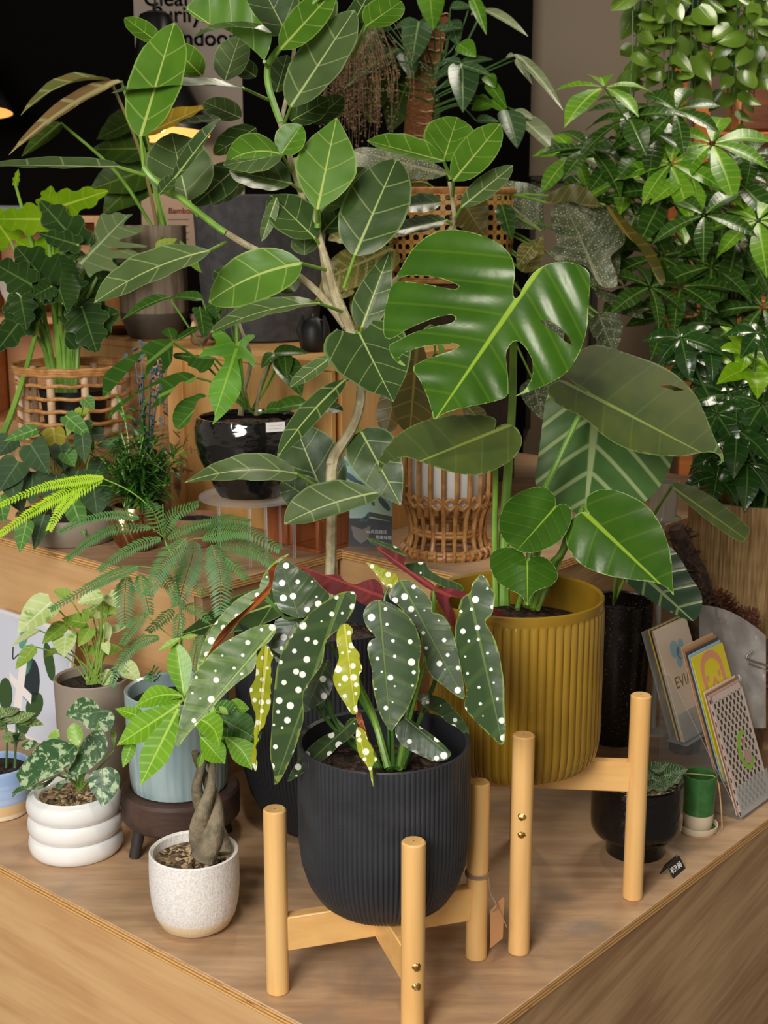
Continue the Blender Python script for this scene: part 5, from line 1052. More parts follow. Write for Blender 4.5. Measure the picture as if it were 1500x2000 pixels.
T(xad, M_XD, K0([(580, 1240), (600, 1100), (590, 900), (640, 850), (760, 960), (830, 1010), (760, 1110), (872, 1150), (850, 1190), (780, 1215), (765, 1300), (720, 1370), (660, 1472), (635, 1400), (600, 1345), (520, 1360), (430, 1385), (393, 1330), (420, 1270), (480, 1210), (525, 1190)]), (117, 568), (132, 614), 2.86, k=.6, cup=.3, smooth=1, stalk=stk(117, 568, 2.87))
for b_, t_, w_, m_, d_, k_ in [((90, 428), (-14, 428), 64, 'N', 2.95, .5), ((96, 410), (214, 372), 60, 'N', 2.96, .8), ((92, 412), (100, 362), 50, 'N', 2.97, .5), ((156, 480), (76, 390), 80, 'D', 2.9, .5), ((152, 478), (74, 455), 44, 'D', 2.88, .8), ((98, 560), (30, 480), 110, 'D', 2.92, .6), ((105, 575), (100, 470), 110, 'D', 2.95, .5), ((60, 555), (-20, 510), 70, 'D', 2.9, .6), ((90, 500), (30, 470), 60, 'N', 2.97, .5), ((100, 520), (96, 460), 56, 'N', 2.96, .4), ((130, 640), (236, 610), 110, 'D', 2.93, .7), ((160, 600), (190, 690), 90, 'D', 2.92, .4), ((50, 640), (20, 570), 80, 'D', 2.93, .5), ((40, 580), (52, 645), 60, 'D', 2.88, .4), ((60, 600), (-10, 690), 70, 'D', 2.93, .6), ((100, 560), (62, 580), 50, 'D', 2.86, .9), ((200, 520), (250, 540), 60, 'D', 2.98, .6), ((20, 470), (-30, 400), 70, 'N', 3.0, .5), ((30, 360), (36, 330), 14, 'N', 2.98, .4), ((150, 590), (205, 520), 90, 'D', 2.97, .5)]:
    leafobj(xad, {'N': M_XN, 'D': M_XD}[m_], lambda q: XL(q, b_, t_, w_, d_, k=k_, cup=.3, wave=.02), stk(b_[0], b_[1], d_))
stems('leaf_stalk', xad, M_STG, [(PX([(-20, 900, 2.84), (18, 820, 2.86), (60, 690, 2.9), (80, 600, 2.95)]), [.008, .007, .005, .004])])
# beige planter with anthurium -------------------------------------------------------------
dbe = 3.2; be = at_d(300, dbe, 1.35); zbe = HZ(664, be.y - .07)
riser('small pine riser under the beige board planter and amber dish', be + V * .06, .19, .36, zb_, zbe, PINE)
be = Vector((be.x, be.y, zbe)); Hbe = HZ(440, be.y) - zbe
ab = thing('potted_anthurium', 'old yellowing anthurium with brown-veined leaves in a beige banded planter', 'potted plant', be)
def bev(i): return 0
R_ = 66 / F * dbe
b = MB(); b.lathe(be, [(.001, 0), (R_ * .72, 0), (R_ * .8, .01), (R_ * 1.0, Hbe * .2), (R_ * 1.0, Hbe * .23)], 48); b.build('base_bowl', CONCB, ab)
b = MB(); b.lathe(be, [(R_ * .99, Hbe * .23), (R_, Hbe * .24), (R_, Hbe), (R_ - .005, Hbe), (R_ - .006, Hbe * .85), (.001, Hbe * .84)], 48, lambda a, i, r: r * (1 + .008 * (1 if math.sin(a * 14) > 0 else -1)) if i < 3 else r); b.build('pot', BEIGEC, ab)
b = MB(); b.disc(be + Z * Hbe * .9, R_ - .008, 24, jit=.006); b.build('soil', GRITD, ab)
M_ABR = leafmat('faded_leaf', S(150, 120, 76), S(196, 186, 130), c2=S(132, 104, 64), nv=4, slope=.9, vw=.12, vs=.7, mid=.03, rough=.45, trans=.2)
M_AGR = leafmat('fading_leaf', S(118, 128, 66), S(180, 190, 120), c2=S(134, 120, 66), nv=4, slope=.9, vw=.12, vs=.7, mid=.03, rough=.45, trans=.2)
M_AYE = leafmat('yellow_leaf', S(176, 150, 40), S(204, 190, 96), c2=S(160, 128, 36), nv=4, slope=.9, vw=.1, vs=.4, mid=.02, rough=.4, trans=.3)
M_ADK = leafmat('dark_green_leaf', S(66, 92, 28), S(110, 130, 50), c2=S(50, 74, 24), nv=4, slope=.8, vw=.1, vs=.3, mid=.02, rough=.4, trans=.2)  # dark green leaf tone, used for anthurium and climber
for b_, t_, w_, m_, k_, dd, kw in [((216, 158), (40, 226), 46, M_AGR, 1.6, -.1, dict(bend=.12)), ((236, 158), (16, 304), 44, M_ABR, 1.0, -.12, dict(bend=.05)), ((118, 240), (42, 306), 40, M_ADK, .6, -.11, {}), ((285, 262), (405, 206), 56, M_AYE, .9, .1, {}), ((262, 236), (188, 272), 62, M_ADK, .5, .1, {}), ((290, 290), (178, 292), 80, M_ADK, .4, .1, dict(shape='heart')), ((290, 330), (172, 372), 90, M_ADK, .3, .12, dict(shape='heart')), ((292, 330), (200, 420), 100, M_ADK, .3, .14, dict(shape='heart')), ((290, 320), (262, 400), 70, M_ADK, .3, .15, {}), ((305, 490), (346, 466), 28, M_MIY, .5, -.2, {}), ((380, 500), (420, 540), 40, M_SYG, .4, -.1, {})]:
    kw2 = dict(shape='ovate', cup=.3, wave=.015); kw2.update(kw)
    leafobj(ab, m_, lambda q: LF(q, b_, t_, w_, dbe + dd, k=k_, **kw2), (PX([(b_[0], b_[1], dbe + dd), ((b_[0] * .45 + 322 * .55), (b_[1] * .5 + 440 * .5), dbe + dd * .5), (322 + rnd.uniform(-14, 14), 470, dbe)]), [.003, .0038, .0045]), smat=plain('olive_stalk', S(130, 116, 62), .5) if b_ == (216, 158) else None)
# concrete planter + black vase + ornament + dish --------------------------------------------
cpn = at_d(510, 3.14, 1.4); cpn = Vector((cpn.x, cpn.y, T3)); Hc = HZ(384, cpn.y) - T3
cpl = thing('concrete_planter', 'large dark rough concrete planter on the upper crate behind the ficus branches', 'planter', cpn)
Rc = 130 / F * 3.14
pot(cpl, cpn, Rc, Hc, [(.78, 0), (.84, .015), (.9, .3), (.97, .7), (1, 1)], CONC, soil=SOILM, soilz=.92, lip=.012)
vs_ = G(612, 688, T3) + Vector((0, .02, 0)); hv = HZ(612, vs_.y) - T3
vz = thing('black_vase', 'small matt black carved vase beside the concrete planter', 'vase', vs_)
b = MB(); b.lathe(vs_, [(.001, 0), (.024, 0), (.028, .004), (.031, hv * .3), (.029, hv * .6), (.02, hv * .82), (.009, hv * .9), (.008, hv), (.006, hv), (.006, hv * .9), (.001, hv * .85)], 40); b.build('body', BLACK, vz)
b = MB(); 
for sg in (-1, 1): b.tube([vs_ + Vector((sg * .017, -.016, hv * .2)), vs_ + Vector((sg * .026, -.012, hv * .55)), vs_ + Vector((sg * .022, -.008, hv * .95))], [.006, .010, .002], 8)
b.build('carved_wing', BLACK, vz)
dsh = G(262, 668, zbe)  # shallow dish beside the planter
dt_ = thing('glazed_dish', 'shallow amber glazed dish beside the beige planter', 'dish', Vector((dsh.x - .0, dsh.y - .05, 0)))
dl = be + V * .13; zd = zbe
dt_.location = (dl.x, dl.y, zd); ORG[dt_.name] = Vector((dl.x, dl.y, zd))
b = MB(); b.lathe(Vector((dl.x, dl.y, zd)), [(.001, 0), (.025, 0), (.042, .014), (.044, .018), (.041, .018), (.024, .005), (.001, .005)], 40); b.build('bowl', plain('amber_glaze', S(92, 54, 20), .1, coat=.5), dt_)
# small squirrel ornament
sq = CA + U * .425 + V * .465; sq.z = T3
so = thing('chipmunk_ornament', 'small painted chipmunk ornament sitting upright beside the beige planter', 'ornament', sq)
OM = plain('painted_brown', S(126, 84, 58), .5, c2=S(92, 70, 58), ns=50); OC = plain('painted_cream', S(222, 180, 120), .5); OO = plain('painted_orange', S(206, 120, 50), .5)
me = bpy.data.meshes.new('body'); vv_ = [(0, 0, .018), (0, 0, .04), (-.003, -.002, .056), (-.008, -.004, .068), (-.016, -.006, .067), (.016, -.004, .012), (-.014, -.008, .01), (.018, .004, .02), (.026, .006, .045), (.022, .006, .062), (-.012, -.012, .04)]
me.from_pydata(vv_, [(0, 1), (1, 2), (2, 3), (3, 4), (0, 5), (0, 6), (0, 7), (7, 8), (8, 9), (1, 10)], []); me.materials.append(OM)
bo = link('body', me, so, sq); sm = bo.modifiers.new('skin', 'SKIN')
for i, r in enumerate((.018, .015, .010, .0105, .005, .009, .008, .008, .010, .006, .005)): me.skin_vertices[0].data[i].radius = (r, r)
me.skin_vertices[0].data[0].use_root = True; ss = bo.modifiers.new('sub', 'SUBSURF'); ss.levels = 2; ss.render_levels = 2
b = MB(); b.blob(sq + Vector((-.008, -.0115, .044)), .010, 10, sq=(.7, .5, 1.3)); b.build('belly', OC, so)
for sg in (-1, 1):
    b = MB(); b.blob(sq + Vector((-.006, -.004 + sg * .006, .081)), .004, 8, sq=(.6, .6, 1.3)); b.build('ear', OO, so)
    b = MB(); b.blob(sq + Vector((-.0145, -.006 + sg * .0075, .071)), .0016, 8); b.build('eye', BLACK, so)
b = MB(); b.blob(sq + Vector((-.012, -.016, .036)), .006, 8); b.build('acorn', OO, so)
# grey-blue succulent strands beside the crate ---------------------------------------------------
gs = at_d(288, 2.78, .98); gs.z = TZ; zgs = HZ(800, gs.y)
su = thing('potted_hanging_succulent', 'blue-grey trailing succulent in a small dark cup behind the podocarpus shrub', 'potted plant', gs)
b = MB(); b.lathe(gs, [(.001, 0), (.03, 0), (.036, .1), (.033, .1), (.028, .08), (.001, .08)], 32); b.build('pot', BLACK, su)
M_SUC = plain('blue_grey_leaf', S(92, 112, 118), .6, c2=S(70, 90, 98), ns=40)
b = MB(); b2_ = MB()
for i in range(16):
    e = P(rnd.uniform(262, 318), rnd.uniform(664, 860), 2.78 + rnd.uniform(-.04, .02)); b2_.tube([gs + Z * .09, (gs + Z * .1 + e) / 2 + Z * .03, e], .0012, 5)
    for j in range(9):
        c = e + Vector((rnd.uniform(-.016, .016), rnd.uniform(-.012, .012), rnd.uniform(-.035, .01))); dv_ = Vector((rnd.uniform(-1, 1), rnd.uniform(-1, 1), rnd.uniform(-.6, .6))).normalized()
        sd = dv_.cross(Z).normalized(); leaf3(b, c, c + dv_ * .018, sd, None, .010, 'ovate', nu=4, nv=2, flip=True)
b.build('foliage', M_SUC, su); b2_.build('stem', M_SUC, su)
# driftwood between black pot and crate
dw0 = G(372, 1010, TZ); dfd = depth(dw0) + .04
t = thing('driftwood', 'tangled pale driftwood root standing left of the black lacquered pot', 'driftwood', Vector((at_d(370, dfd, 1.0).x, at_d(370, dfd, 1.0).y, TZ)))
b = MB()
DW = plain('driftwood_bark', S(188, 150, 112), .85, c2=S(112, 80, 56), ns=30, bump=.8, bs=50)
b.tube([Vector((at_d(372, dfd, 1.0).x, at_d(372, dfd, 1.0).y, TZ)), P(360, 930, dfd), P(376, 860, dfd), P(350, 790, dfd), P(372, 730, dfd)], [.03, .026, .022, .02, .012], 10)
b.tube([P(372, 870, dfd), P(345, 850, dfd), P(332, 800, dfd), P(340, 760, dfd)], [.016, .014, .01, .005], 8)
for i in range(16): 
    x, y = rnd.uniform(335, 385), rnd.uniform(800, 950); b.tube([P(x, y, dfd - .02), P(x + rnd.uniform(-25, 25), y + rnd.uniform(-30, 10), dfd - .04), P(x + rnd.uniform(-35, 40), y + rnd.uniform(-50, 30), dfd - .05)], .0013, 5)
b.build('root', DW, t)
# ================================================================ cane planter with speckled begonia
ca = at_d(880, 3.3, 1.45); zca = HZ(556, ca.y - .13)
riser('tall dark wood riser under the woven cane planter', ca, .24, .24, TZ, zca, DWOOD)
ca = Vector((ca.x, ca.y, zca)); Hca = HZ(372, ca.y) - zca; Rca = 122 / F * 3.3
def canemat():
    t = NT('woven_cane'); uvn = t.n('ShaderNodeUVMap'); uvn.uv_map = 'UVMap'; mp_ = t.n('ShaderNodeMapping'); mp_.inputs[3].default_value = (36, 9, 1); t.l(uvn.outputs[0], mp_.inputs[0])
    sx = t.n('ShaderNodeSeparateXYZ'); t.l(mp_.outputs[0], sx.inputs[0])
    fx = t.math('SUBTRACT', t.math('FRACT', sx.outputs[0]), .5); fy = t.math('SUBTRACT', t.math('FRACT', sx.outputs[1]), .5)
    r = t.math('SQRT', t.math('ADD', t.math('MULTIPLY', fx, fx), t.math('MULTIPLY', fy, fy)))
    hole = t.math('LESS_THAN', r, .3); n = t.noise(uvn.outputs[0], 300, 2)
    dg = t.math('ABSOLUTE', t.math('SUBTRACT', t.math('ABSOLUTE', fx), t.math('ABSOLUTE', fy)))
    c = t.mix(t.ramp(dg, .0, .12), S(160, 106, 44), S(214, 162, 84)); t.base(c); t.set(Roughness=.5)
    tr = t.n('ShaderNodeBsdfTransparent'); mx = t.n('ShaderNodeMixShader'); t.l(hole, mx.inputs[0]); t.l(t.b.outputs[0], mx.inputs[1]); t.l(tr.outputs[0], mx.inputs[2]); t.l(mx.outputs[0], t.out.inputs[0]); return t.m
cpt = thing('potted_speckled_begonia', 'silver-speckled large-leaved begonia in a round woven cane planter', 'potted plant', ca)
b = MB(); b.lathe(ca, [(Rca * .97, .01), (Rca, Hca * .5), (Rca, Hca * .97)], 64); b.build('woven_side', canemat(), cpt)
b = MB(); b.lathe(ca, [(.001, .004), (Rca * .9, .004), (Rca * .95, Hca * .9), (Rca * .93, Hca * .9), (.001, Hca * .86)], 48); b.build('liner', plain('dark_liner', S(30, 22, 16), .8), cpt)
for z_ in (.008, Hca * .985, Hca): 
    b = MB(); b.ring(ca + Z * z_, Rca, .006, 64, 8); b.build('rim', CANE, cpt)
M_SPB = leafmat('speckled_leaf', S(98, 104, 74), S(140, 140, 104), back=S(120, 84, 30), c2=S(60, 78, 46), nv=4, slope=.7, vw=.2, vs=.45, rough=.4, trans=.08, spots=(S(196, 196, 170), 150, .05, .17), bumpv=.5)
M_SPG = leafmat('speckled_leaf_olive', S(150, 142, 70), S(186, 180, 110), back=S(120, 84, 30), c2=S(104, 108, 44), nv=5, slope=.7, vw=.2, vs=.5, rough=.35, trans=.15, spots=(S(210, 206, 170), 150, .03, .14), bumpv=.5)
d3 = 3.18
for out, ba, ti, m_ in [([(1075, 402), (1120, 385), (1180, 395), (1212, 430), (1224, 470), (1208, 488), (1190, 500), (1206, 540), (1206, 562), (1172, 562), (1150, 522), (1130, 515), (1086, 512), (1073, 490), (1092, 476), (1076, 440)], (1138, 476), (1100, 390), M_SPB), ([(1150, 470), (1190, 470), (1215, 495), (1206, 566), (1160, 560), (1130, 540), (1100, 520), (1078, 500), (1100, 478)], (1138, 476), (1190, 566), M_SPB), ([(1160, 560), (1195, 570), (1215, 585), (1240, 600), (1276, 602), (1250, 610), (1262, 624), (1230, 618), (1206, 612), (1190, 592), (1165, 582)], (1165, 566), (1275, 604), M_SPB), ([(1065, 400), (1070, 380), (1100, 362), (1130, 358), (1155, 376), (1176, 402), (1160, 408), (1120, 394), (1090, 392)], (1068, 396), (1172, 402), M_OLI), ([(1180, 398), (1202, 410), (1232, 440), (1252, 462), (1276, 485), (1292, 520), (1302, 548), (1290, 562), (1272, 522), (1248, 482), (1222, 460), (1198, 430)], (1182, 400), (1296, 560), M_OLI), ([(955, 352), (990, 352), (1040, 358), (1064, 374), (1060, 420), (1068, 452), (1040, 448), (1000, 445), (965, 440), (940, 420), (930, 390)], (1058, 452), (955, 365), M_SPB), ([(690, 290), (720, 286), (790, 300), (850, 318), (880, 340), (840, 352), (780, 348), (700, 340), (640, 344), (690, 312)], (870, 340), (690, 292), M_SPB), ([(545, 318), (600, 300), (690, 290), (760, 330), (790, 360), (700, 358), (620, 350)], (790, 358), (548, 318), M_SPB), ([(600, 560), (640, 510), (680, 480), (740, 470), (790, 500), (760, 540), (700, 560), (650, 575)], (690, 520), (600, 560), M_SPG), ([(690, 520), (730, 540), (760, 600), (770, 680), (740, 700), (700, 660), (680, 600)], (690, 525), (750, 700), M_SPG), ([(560, 560), (600, 530), (670, 540), (700, 575), (640, 590), (590, 585)], (690, 560), (560, 570), M_SPG)]:
    T(cpt, m_, out, ba, ti, d3 + rnd.uniform(-.06, .06), k=.7, cup=.4, wave=.03, stalk=(PX([(ba[0], ba[1], d3), ((ba[0] + 880) / 2, (ba[1] + 400) / 2 - 20, 3.24), (880, 400, 3.3)]), .003))
for b_, t_, w_, m_, k_ in [((1168, 612), (1200, 692), 72, M_SPB, .3), ((1160, 620), (1100, 600), 40, M_SPB, .8), ((905, 395), (945, 460), 80, M_OLI, .2), ((935, 400), (905, 440), 60, M_OLI, .2), ((980, 400), (1000, 470), 40, M_PHD, .3), ((1040, 480), (1010, 520), 40, M_SPG, .4), ((1060, 620), (1090, 700), 60, M_SPB, .3), ((1090, 660), (1140, 700), 50, M_OLI, .5), ((700, 450), (640, 470), 60, M_SPG, .6), ((800, 420), (740, 470), 70, M_SPG, .5), ((1040, 740), (1060, 820), 60, M_SPB, .3), ((1020, 530), (1060, 460), 50, M_SPG, .3)]:
    leafobj(cpt, m_, lambda q: LF(q, b_, t_, w_, d3 + rnd.uniform(-.08, .04), k=k_, shape='ovate', wave=.04, cup=.3), (PX([(b_[0], b_[1], d3), ((b_[0] + 880) / 2, (b_[1] + 400) / 2, 3.26), (880, 405, 3.3)]), .0025))
# ================================================================ moss pole philodendron
mpb = at_d(805, 3.62, 1.4); mpb.z = TZ
mpl = thing('potted_climbing_philodendron', 'climbing philodendron with lobed leaves on a tall brown coir pole', 'potted plant', mpb)
b = MB(); b.lathe(mpb, [(.001, 0), (.1, 0), (.13, .22), (.124, .22), (.11, .18), (.001, .18)], 40); b.build('pot', BLACK, mpl)
def coir():
    t = NT('coir'); n = t.noise(t.coord(scale=(60, 60, 140)), 1.5, 5, .7, 1); t.base(t.mix(t.ramp(n, .3, .7), S(184, 122, 70), S(120, 70, 36))); t.set(Roughness=.95); t.bump(n, 1, .01); return t.m
p1 = P(812, 290, 3.62); p2 = P(852, 30, 3.6)
b = MB(); b.tube([Vector((mpb.x, mpb.y, TZ + .17)), p1, p2], [.036, .036, .034], 24, 8); pole = b.build('coir_pole', coir(), mpl)
b = MB()
for k in range(12):
    t_ = k / 11; c = p1 * (1 - t_) + p2 * t_ ; b.ring(c + Z * .0, .0372, .0014, 32, 5, wob=.002)
b.build('nylon_tie', plain('nylon', S(196, 168, 128), .4), pole)
M_CPH = leafmat('climber_leaf', S(66, 94, 54), S(120, 146, 96), c2=S(54, 80, 46), nv=5, slope=.7, vw=.1, vs=.35, rough=.28, trans=.1)
M_CPL = leafmat('climber_leaf_pale', S(130, 140, 104), S(170, 176, 140), c2=S(110, 122, 86), nv=5, slope=.7, vw=.1, vs=.3, rough=.3, trans=.1)
M_CPN = leafmat('climber_leaf_new', S(96, 146, 34), S(140, 176, 76), c2=S(80, 128, 30), nv=5, slope=.7, vw=.1, vs=.3, rough=.3, trans=.25)
dm3 = 3.5
for b_, t_, w_, m_, k_ in [((838, -24), (846, 60), 56, M_CPN, .3), ((818, 42), (803, 130), 60, M_CPH, .3), ((818, 42), (768, 58), 26, M_CPH, .8), ((818, 42), (872, 60), 28, M_CPH, .8), ((902, 124), (904, 220), 62, M_CPH, .4), ((902, 126), (846, 158), 26, M_CPH, .8), ((902, 124), (964, 116), 24, M_CPH, .8), ((904, 128), (962, 150), 24, M_CPH, .8), ((900, 122), (862, 118), 18, M_CPH, .8), ((790, 100), (804, 155), 44, M_CPH, .3), ((922, -6), (950, 68), 28, M_CPN, .4), ((944, 18), (1032, 72), 28, M_CPL, .9), ((945, 12), (920, 30), 20, M_CPL, .8), ((1006, 106), (1100, 216), 28, M_CPL, 1.0), ((1008, 116), (1040, 166), 18, M_CPL, .6), ((1004, 108), (988, 112), 12, M_CPL, .8), ((1008, 224), (1106, 322), 46, M_CPL, .9), ((990, 215), (1010, 290), 56, M_CPH, .4), ((1005, 215), (1050, 240), 20, M_CPL, .8), ((960, 195), (990, 222), 26, M_CPN, .5), ((896, 86), (930, 112), 42, M_CPN, .4), ((948, 148), (968, 172), 30, M_CPN, .4), ((952, 160), (990, 212), 28, M_CPN, .5), ((930, 236), (975, 238), 24, M_CPH, .9), ((730, 62), (680, 150), 70, M_CPH, .4), ((780, 95), (670, 175), 36, M_CPH, .9), ((760, 50), (700, 70), 40, M_CPH, .8), ((880, 40), (895, 90), 40, M_CPH, .3), ((960, 200), (920, 215), 40, M_CPN, .6), ((880, 15), (925, 15), 26, M_CPH, .8), ((860, 60), (900, 55), 20, M_CPH, .8), ((750, 110), (720, 240), 90, M_ADK, .2), ((800, 150), (760, 260), 80, M_ADK, .2), ((830, 180), (850, 270), 50, M_ADK, .2), ((720, 20), (690, 100), 70, M_CPH, .3), ((640, 30), (640, 110), 60, M_CPH, .3), ((600, 130), (560, 200), 70, M_CPH, .3), ((700, 180), (760, 200), 40, M_ADK, .4)]:
    leafobj(mpl, m_, lambda q: LF(q, b_, t_, w_, dm3 + rnd.uniform(-.06, .06) + (.14 if m_ is M_ADK else 0), k=k_, shape='ovate', cup=.3, fold=.1, bend=.04), (PX([(b_[0], b_[1], dm3), ((b_[0] + 860) / 2, (b_[1] + 160) / 2 + 8, 3.55), (848, 130 + b_[1] * .4, 3.57)]), .002), smat=M_STD)
# dried hanging flower bunch
t = thing('dried_flower_bunch', 'hanging bunch of fine dried brown flower sprays left of the coir pole', 'dried flowers', P(690, 300, 3.45))
b = MB()
for i in range(150):
    x = rnd.gauss(690, 42); y0 = rnd.uniform(20, 90); y1 = y0 + rnd.uniform(80, 230); dd = 3.45 + rnd.uniform(-.06, .06)
    b.tube([P(690 + (x - 690) * .6, y0, dd), P(x, (y0 + y1) / 2, dd - .02), P(x + rnd.uniform(-8, 8), y1, dd)], .0007, 3, 3, cap=False)
    for j in range(16): b.blob(P(x + rnd.uniform(-7, 7), y0 + (y1 - y0) * rnd.uniform(.25, 1), dd - .015), rnd.uniform(.0015, .003), 4)
o = b.build('flower_spray', plain('dried_brown', S(140, 112, 78), .9, c2=S(96, 76, 50), ns=40), t); o['kind'] = 'stuff'
# ================================================================ hanging poster, lamps, cabinet
yw = 4.875
def PY(px, py): r = ray(px, py); return Vector((0, 0, CZ)) + r * (yw / r.y)
dpo = 4.9
pc_ = [P(268, -40, dpo), P(482, -40, dpo), P(482, 500, dpo), P(268, 500, dpo)]
yw = 4.875
pxl, pxr = PY(268, 200).x, PY(474, 200).x; pzt = PY(300, -60).z; pzb = PY(300, 520).z
pos = thing('hanging_poster', 'grey beige poster with bold black words hung on the black wall at upper left', 'poster', ((pxl + pxr) / 2, yw, pzb))
b = MB(); b.box(((pxl + pxr) / 2, yw, (pzt + pzb) / 2), (pxr - pxl, .004, pzt - pzb), bev=.0005); b.build('sheet', plain('poster_paper', S(150, 136, 122), .8), pos)
BI = plain('poster_ink', S(14, 13, 13), .6); RI = plain('poster_red_ink', S(170, 50, 44), .6)
def ptext(body, px, py, size_px, m=BI, bold=0, sx=1.0):
    p = PY(px, py)
    for o_ in ((0, 0), (bold, 0), (0, bold)): text_mesh('printed_word', body, size_px / F * dpo, m, pos, (p.x + o_[0], yw - .003, p.z + o_[1]), (1, 0, 0), (0, 0, 1), .0004, sx=sx)
ptext('Clear Air', 280, 12, 40, bold=.003); ptext('Purifying', 296, 44, 40, bold=.0035); ptext('Indoor', 346, 90, 40, bold=.0035)
ptext('Bamboo', 329, 417, 15, RI, bold=.001)
for k in range(4): ptext('———', 329, 432 + 13 * k, 13)
LMP = plain('lamp_shade_black', S(18, 17, 17), .35)
def emis(name, c, s):
    t = NT(name); t.base((0, 0, 0, 1)); t.b.inputs['Emission Color'].default_value = c; t.b.inputs['Emission Strength'].default_value = s; return t.m
LIN = plain('lamp_inside', S(236, 196, 140), .5); BULB = emis('lamp_bulb', S(255, 200, 130), 9)
def lamp(px, py, d, w, lab, hh):
    c = P(px, py, d); R = w / 2 / F * d; H = hh / F * d
    t = thing('pendant_lamp', lab, 'pendant lamp', c, 'black bell pendant lamps')
    pz = [(1, 0), (.97, .08), (.86, .2), (.68, .36), (.5, .52), (.39, .68), (.35, .82), (.335, .92), (.29, .97), (.18, .995), (.001, 1)]
    def tl(mb_):                      # the shade hangs a little askew on its cord
        a_ = math.radians(6); mb_.v = [tuple(c + Vector((v[0] - c.x, (v[1] - c.y) * math.cos(a_) + (v[2] - c.z - H) * math.sin(a_), H + (v[2] - c.z - H) * math.cos(a_) - (v[1] - c.y) * math.sin(a_)))) for v in mb_.v]; return mb_
    b = MB(); b.lathe(c, [(R * r_, H * z_) for r_, z_ in pz], 64); tl(b).build('shade', LMP, t)
    b = MB(); b.lathe(c, [(R * r_ * .985 - .001, H * z_ * .97 + .001) for r_, z_ in pz[:7]] + [(.001, H * .82)], 64); tl(b).build('shade_lining', LIN, t)
    b = MB(); b.blob(c + Z * H * .14, R * .26, 14); tl(b).build('bulb', BULB, t)
    b = MB(); b.tube([c + Z * H, c + Z * (H + .05), Vector((c.x + .01, c.y, 3.29))], .004, 6, 3); b.build('cord', BLACK, t)
    l = bpy.data.lights.new('lamp_light', 'POINT'); l.energy = 1.6; l.color = (1, .72, .42); l.shadow_soft_size = .04
    lo = bpy.data.objects.new('lamp_light', l); COL.objects.link(lo); lo.location = c + Z * H * .03 + Vector((0, -.03, 0))
lamp(312, 266, 4.5, 206, 'large black bell pendant lamp glowing behind the ficus leaves', 230)
lamp(-72, 220, 4.3, 200, 'black bell pendant lamp cut off by the left edge', 150)
# cabinet at the far left
cbd = 4.1; cl_, cr_ = P(-60, 600, cbd), P(205, 600, cbd); ztop = P(0, 428, cbd).z
cab = thing('wooden_cabinet', 'pale orange wooden shelf cabinet far behind the rattan basket', 'cabinet', ((cl_.x + cr_.x) / 2, cl_.y, 0))
cy = cl_.y; cw_ = cr_.x - cl_.x; cxm = (cl_.x + cr_.x) / 2; CABW = wood('cabinet_wood', S(214, 160, 104), S(190, 132, 80), .5, 0, 1)
for z_ in (ztop, ztop - .30, ztop - .62, .06): 
    b = MB(); b.box((cxm, cy + .15, z_), (cw_ - .04, .3, .02), bev=.001); b.build('shelf', CABW, cab)
for x_ in (cl_.x + .01, cr_.x - .01): 
    b = MB(); b.box((x_, cy + .15, (ztop + .01) / 2), (.02, .31, ztop + .01), bev=.001); b.build('side_panel', CABW, cab)
b = MB(); b.box((cxm, cy + .295, ztop / 2), (cw_ - .05, .008, ztop - .03), bev=.001); b.build('back_panel', CABW, cab)
bx0 = P(160, 462, 4.2)
t = thing('storage_box', 'light wooden box with round finger holes on the far cabinet shelf', 'box', (bx0.x, cy + .12, ztop - .29))
b = MB(); b.box((bx0.x, cy + .13, ztop - .20), (.13, .14, .17), bev=.003); bo_ = b.build('body', PINE, t)
for k in range(2): 
    b = MB(); b.tube([Vector((bx0.x - .015 + .03 * k, cy + .0595, ztop - .15)), Vector((bx0.x - .015 + .03 * k, cy + .058, ztop - .15))], .007, 14, 1); b.build('finger_hole', BLACK, bo_)
pl0 = P(45, 470, 4.2)
t = thing('round_plate', 'pale round plate standing in the far cabinet behind the lobed leaves', 'plate', (pl0.x, cy + .16, ztop - .29))
b = MB(); c0_ = Vector((pl0.x, cy + .17, ztop - .20)); n_ = 32
b.add([c0_ + Vector((math.cos(a) * .085 * q_, -.012 * (q_ > .9) , math.sin(a) * .085 * q_)) for q_ in (.001, .6, 1) for a in [2 * math.pi * k / n_ for k in range(n_)]], [(i * n_ + k, i * n_ + (k + 1) % n_, (i + 1) * n_ + (k + 1) % n_, (i + 1) * n_ + k) for i in range(2) for k in range(n_)]); b.build('dish', plain('plate_glaze', S(196, 184, 170), .4), t)
t = thing('grey_tray', 'dull blue grey tray lying on top of the far cabinet', 'tray', (P(30, 425, 4.2).x, cy + .15, ztop + .01))
b = MB(); q_ = P(30, 425, 4.2); b.box((q_.x, cy + .15, ztop + .025), (.22, .2, .03), bev=.006); b.build('tray_body', plain('tray_grey', S(120, 126, 134), .5), t)
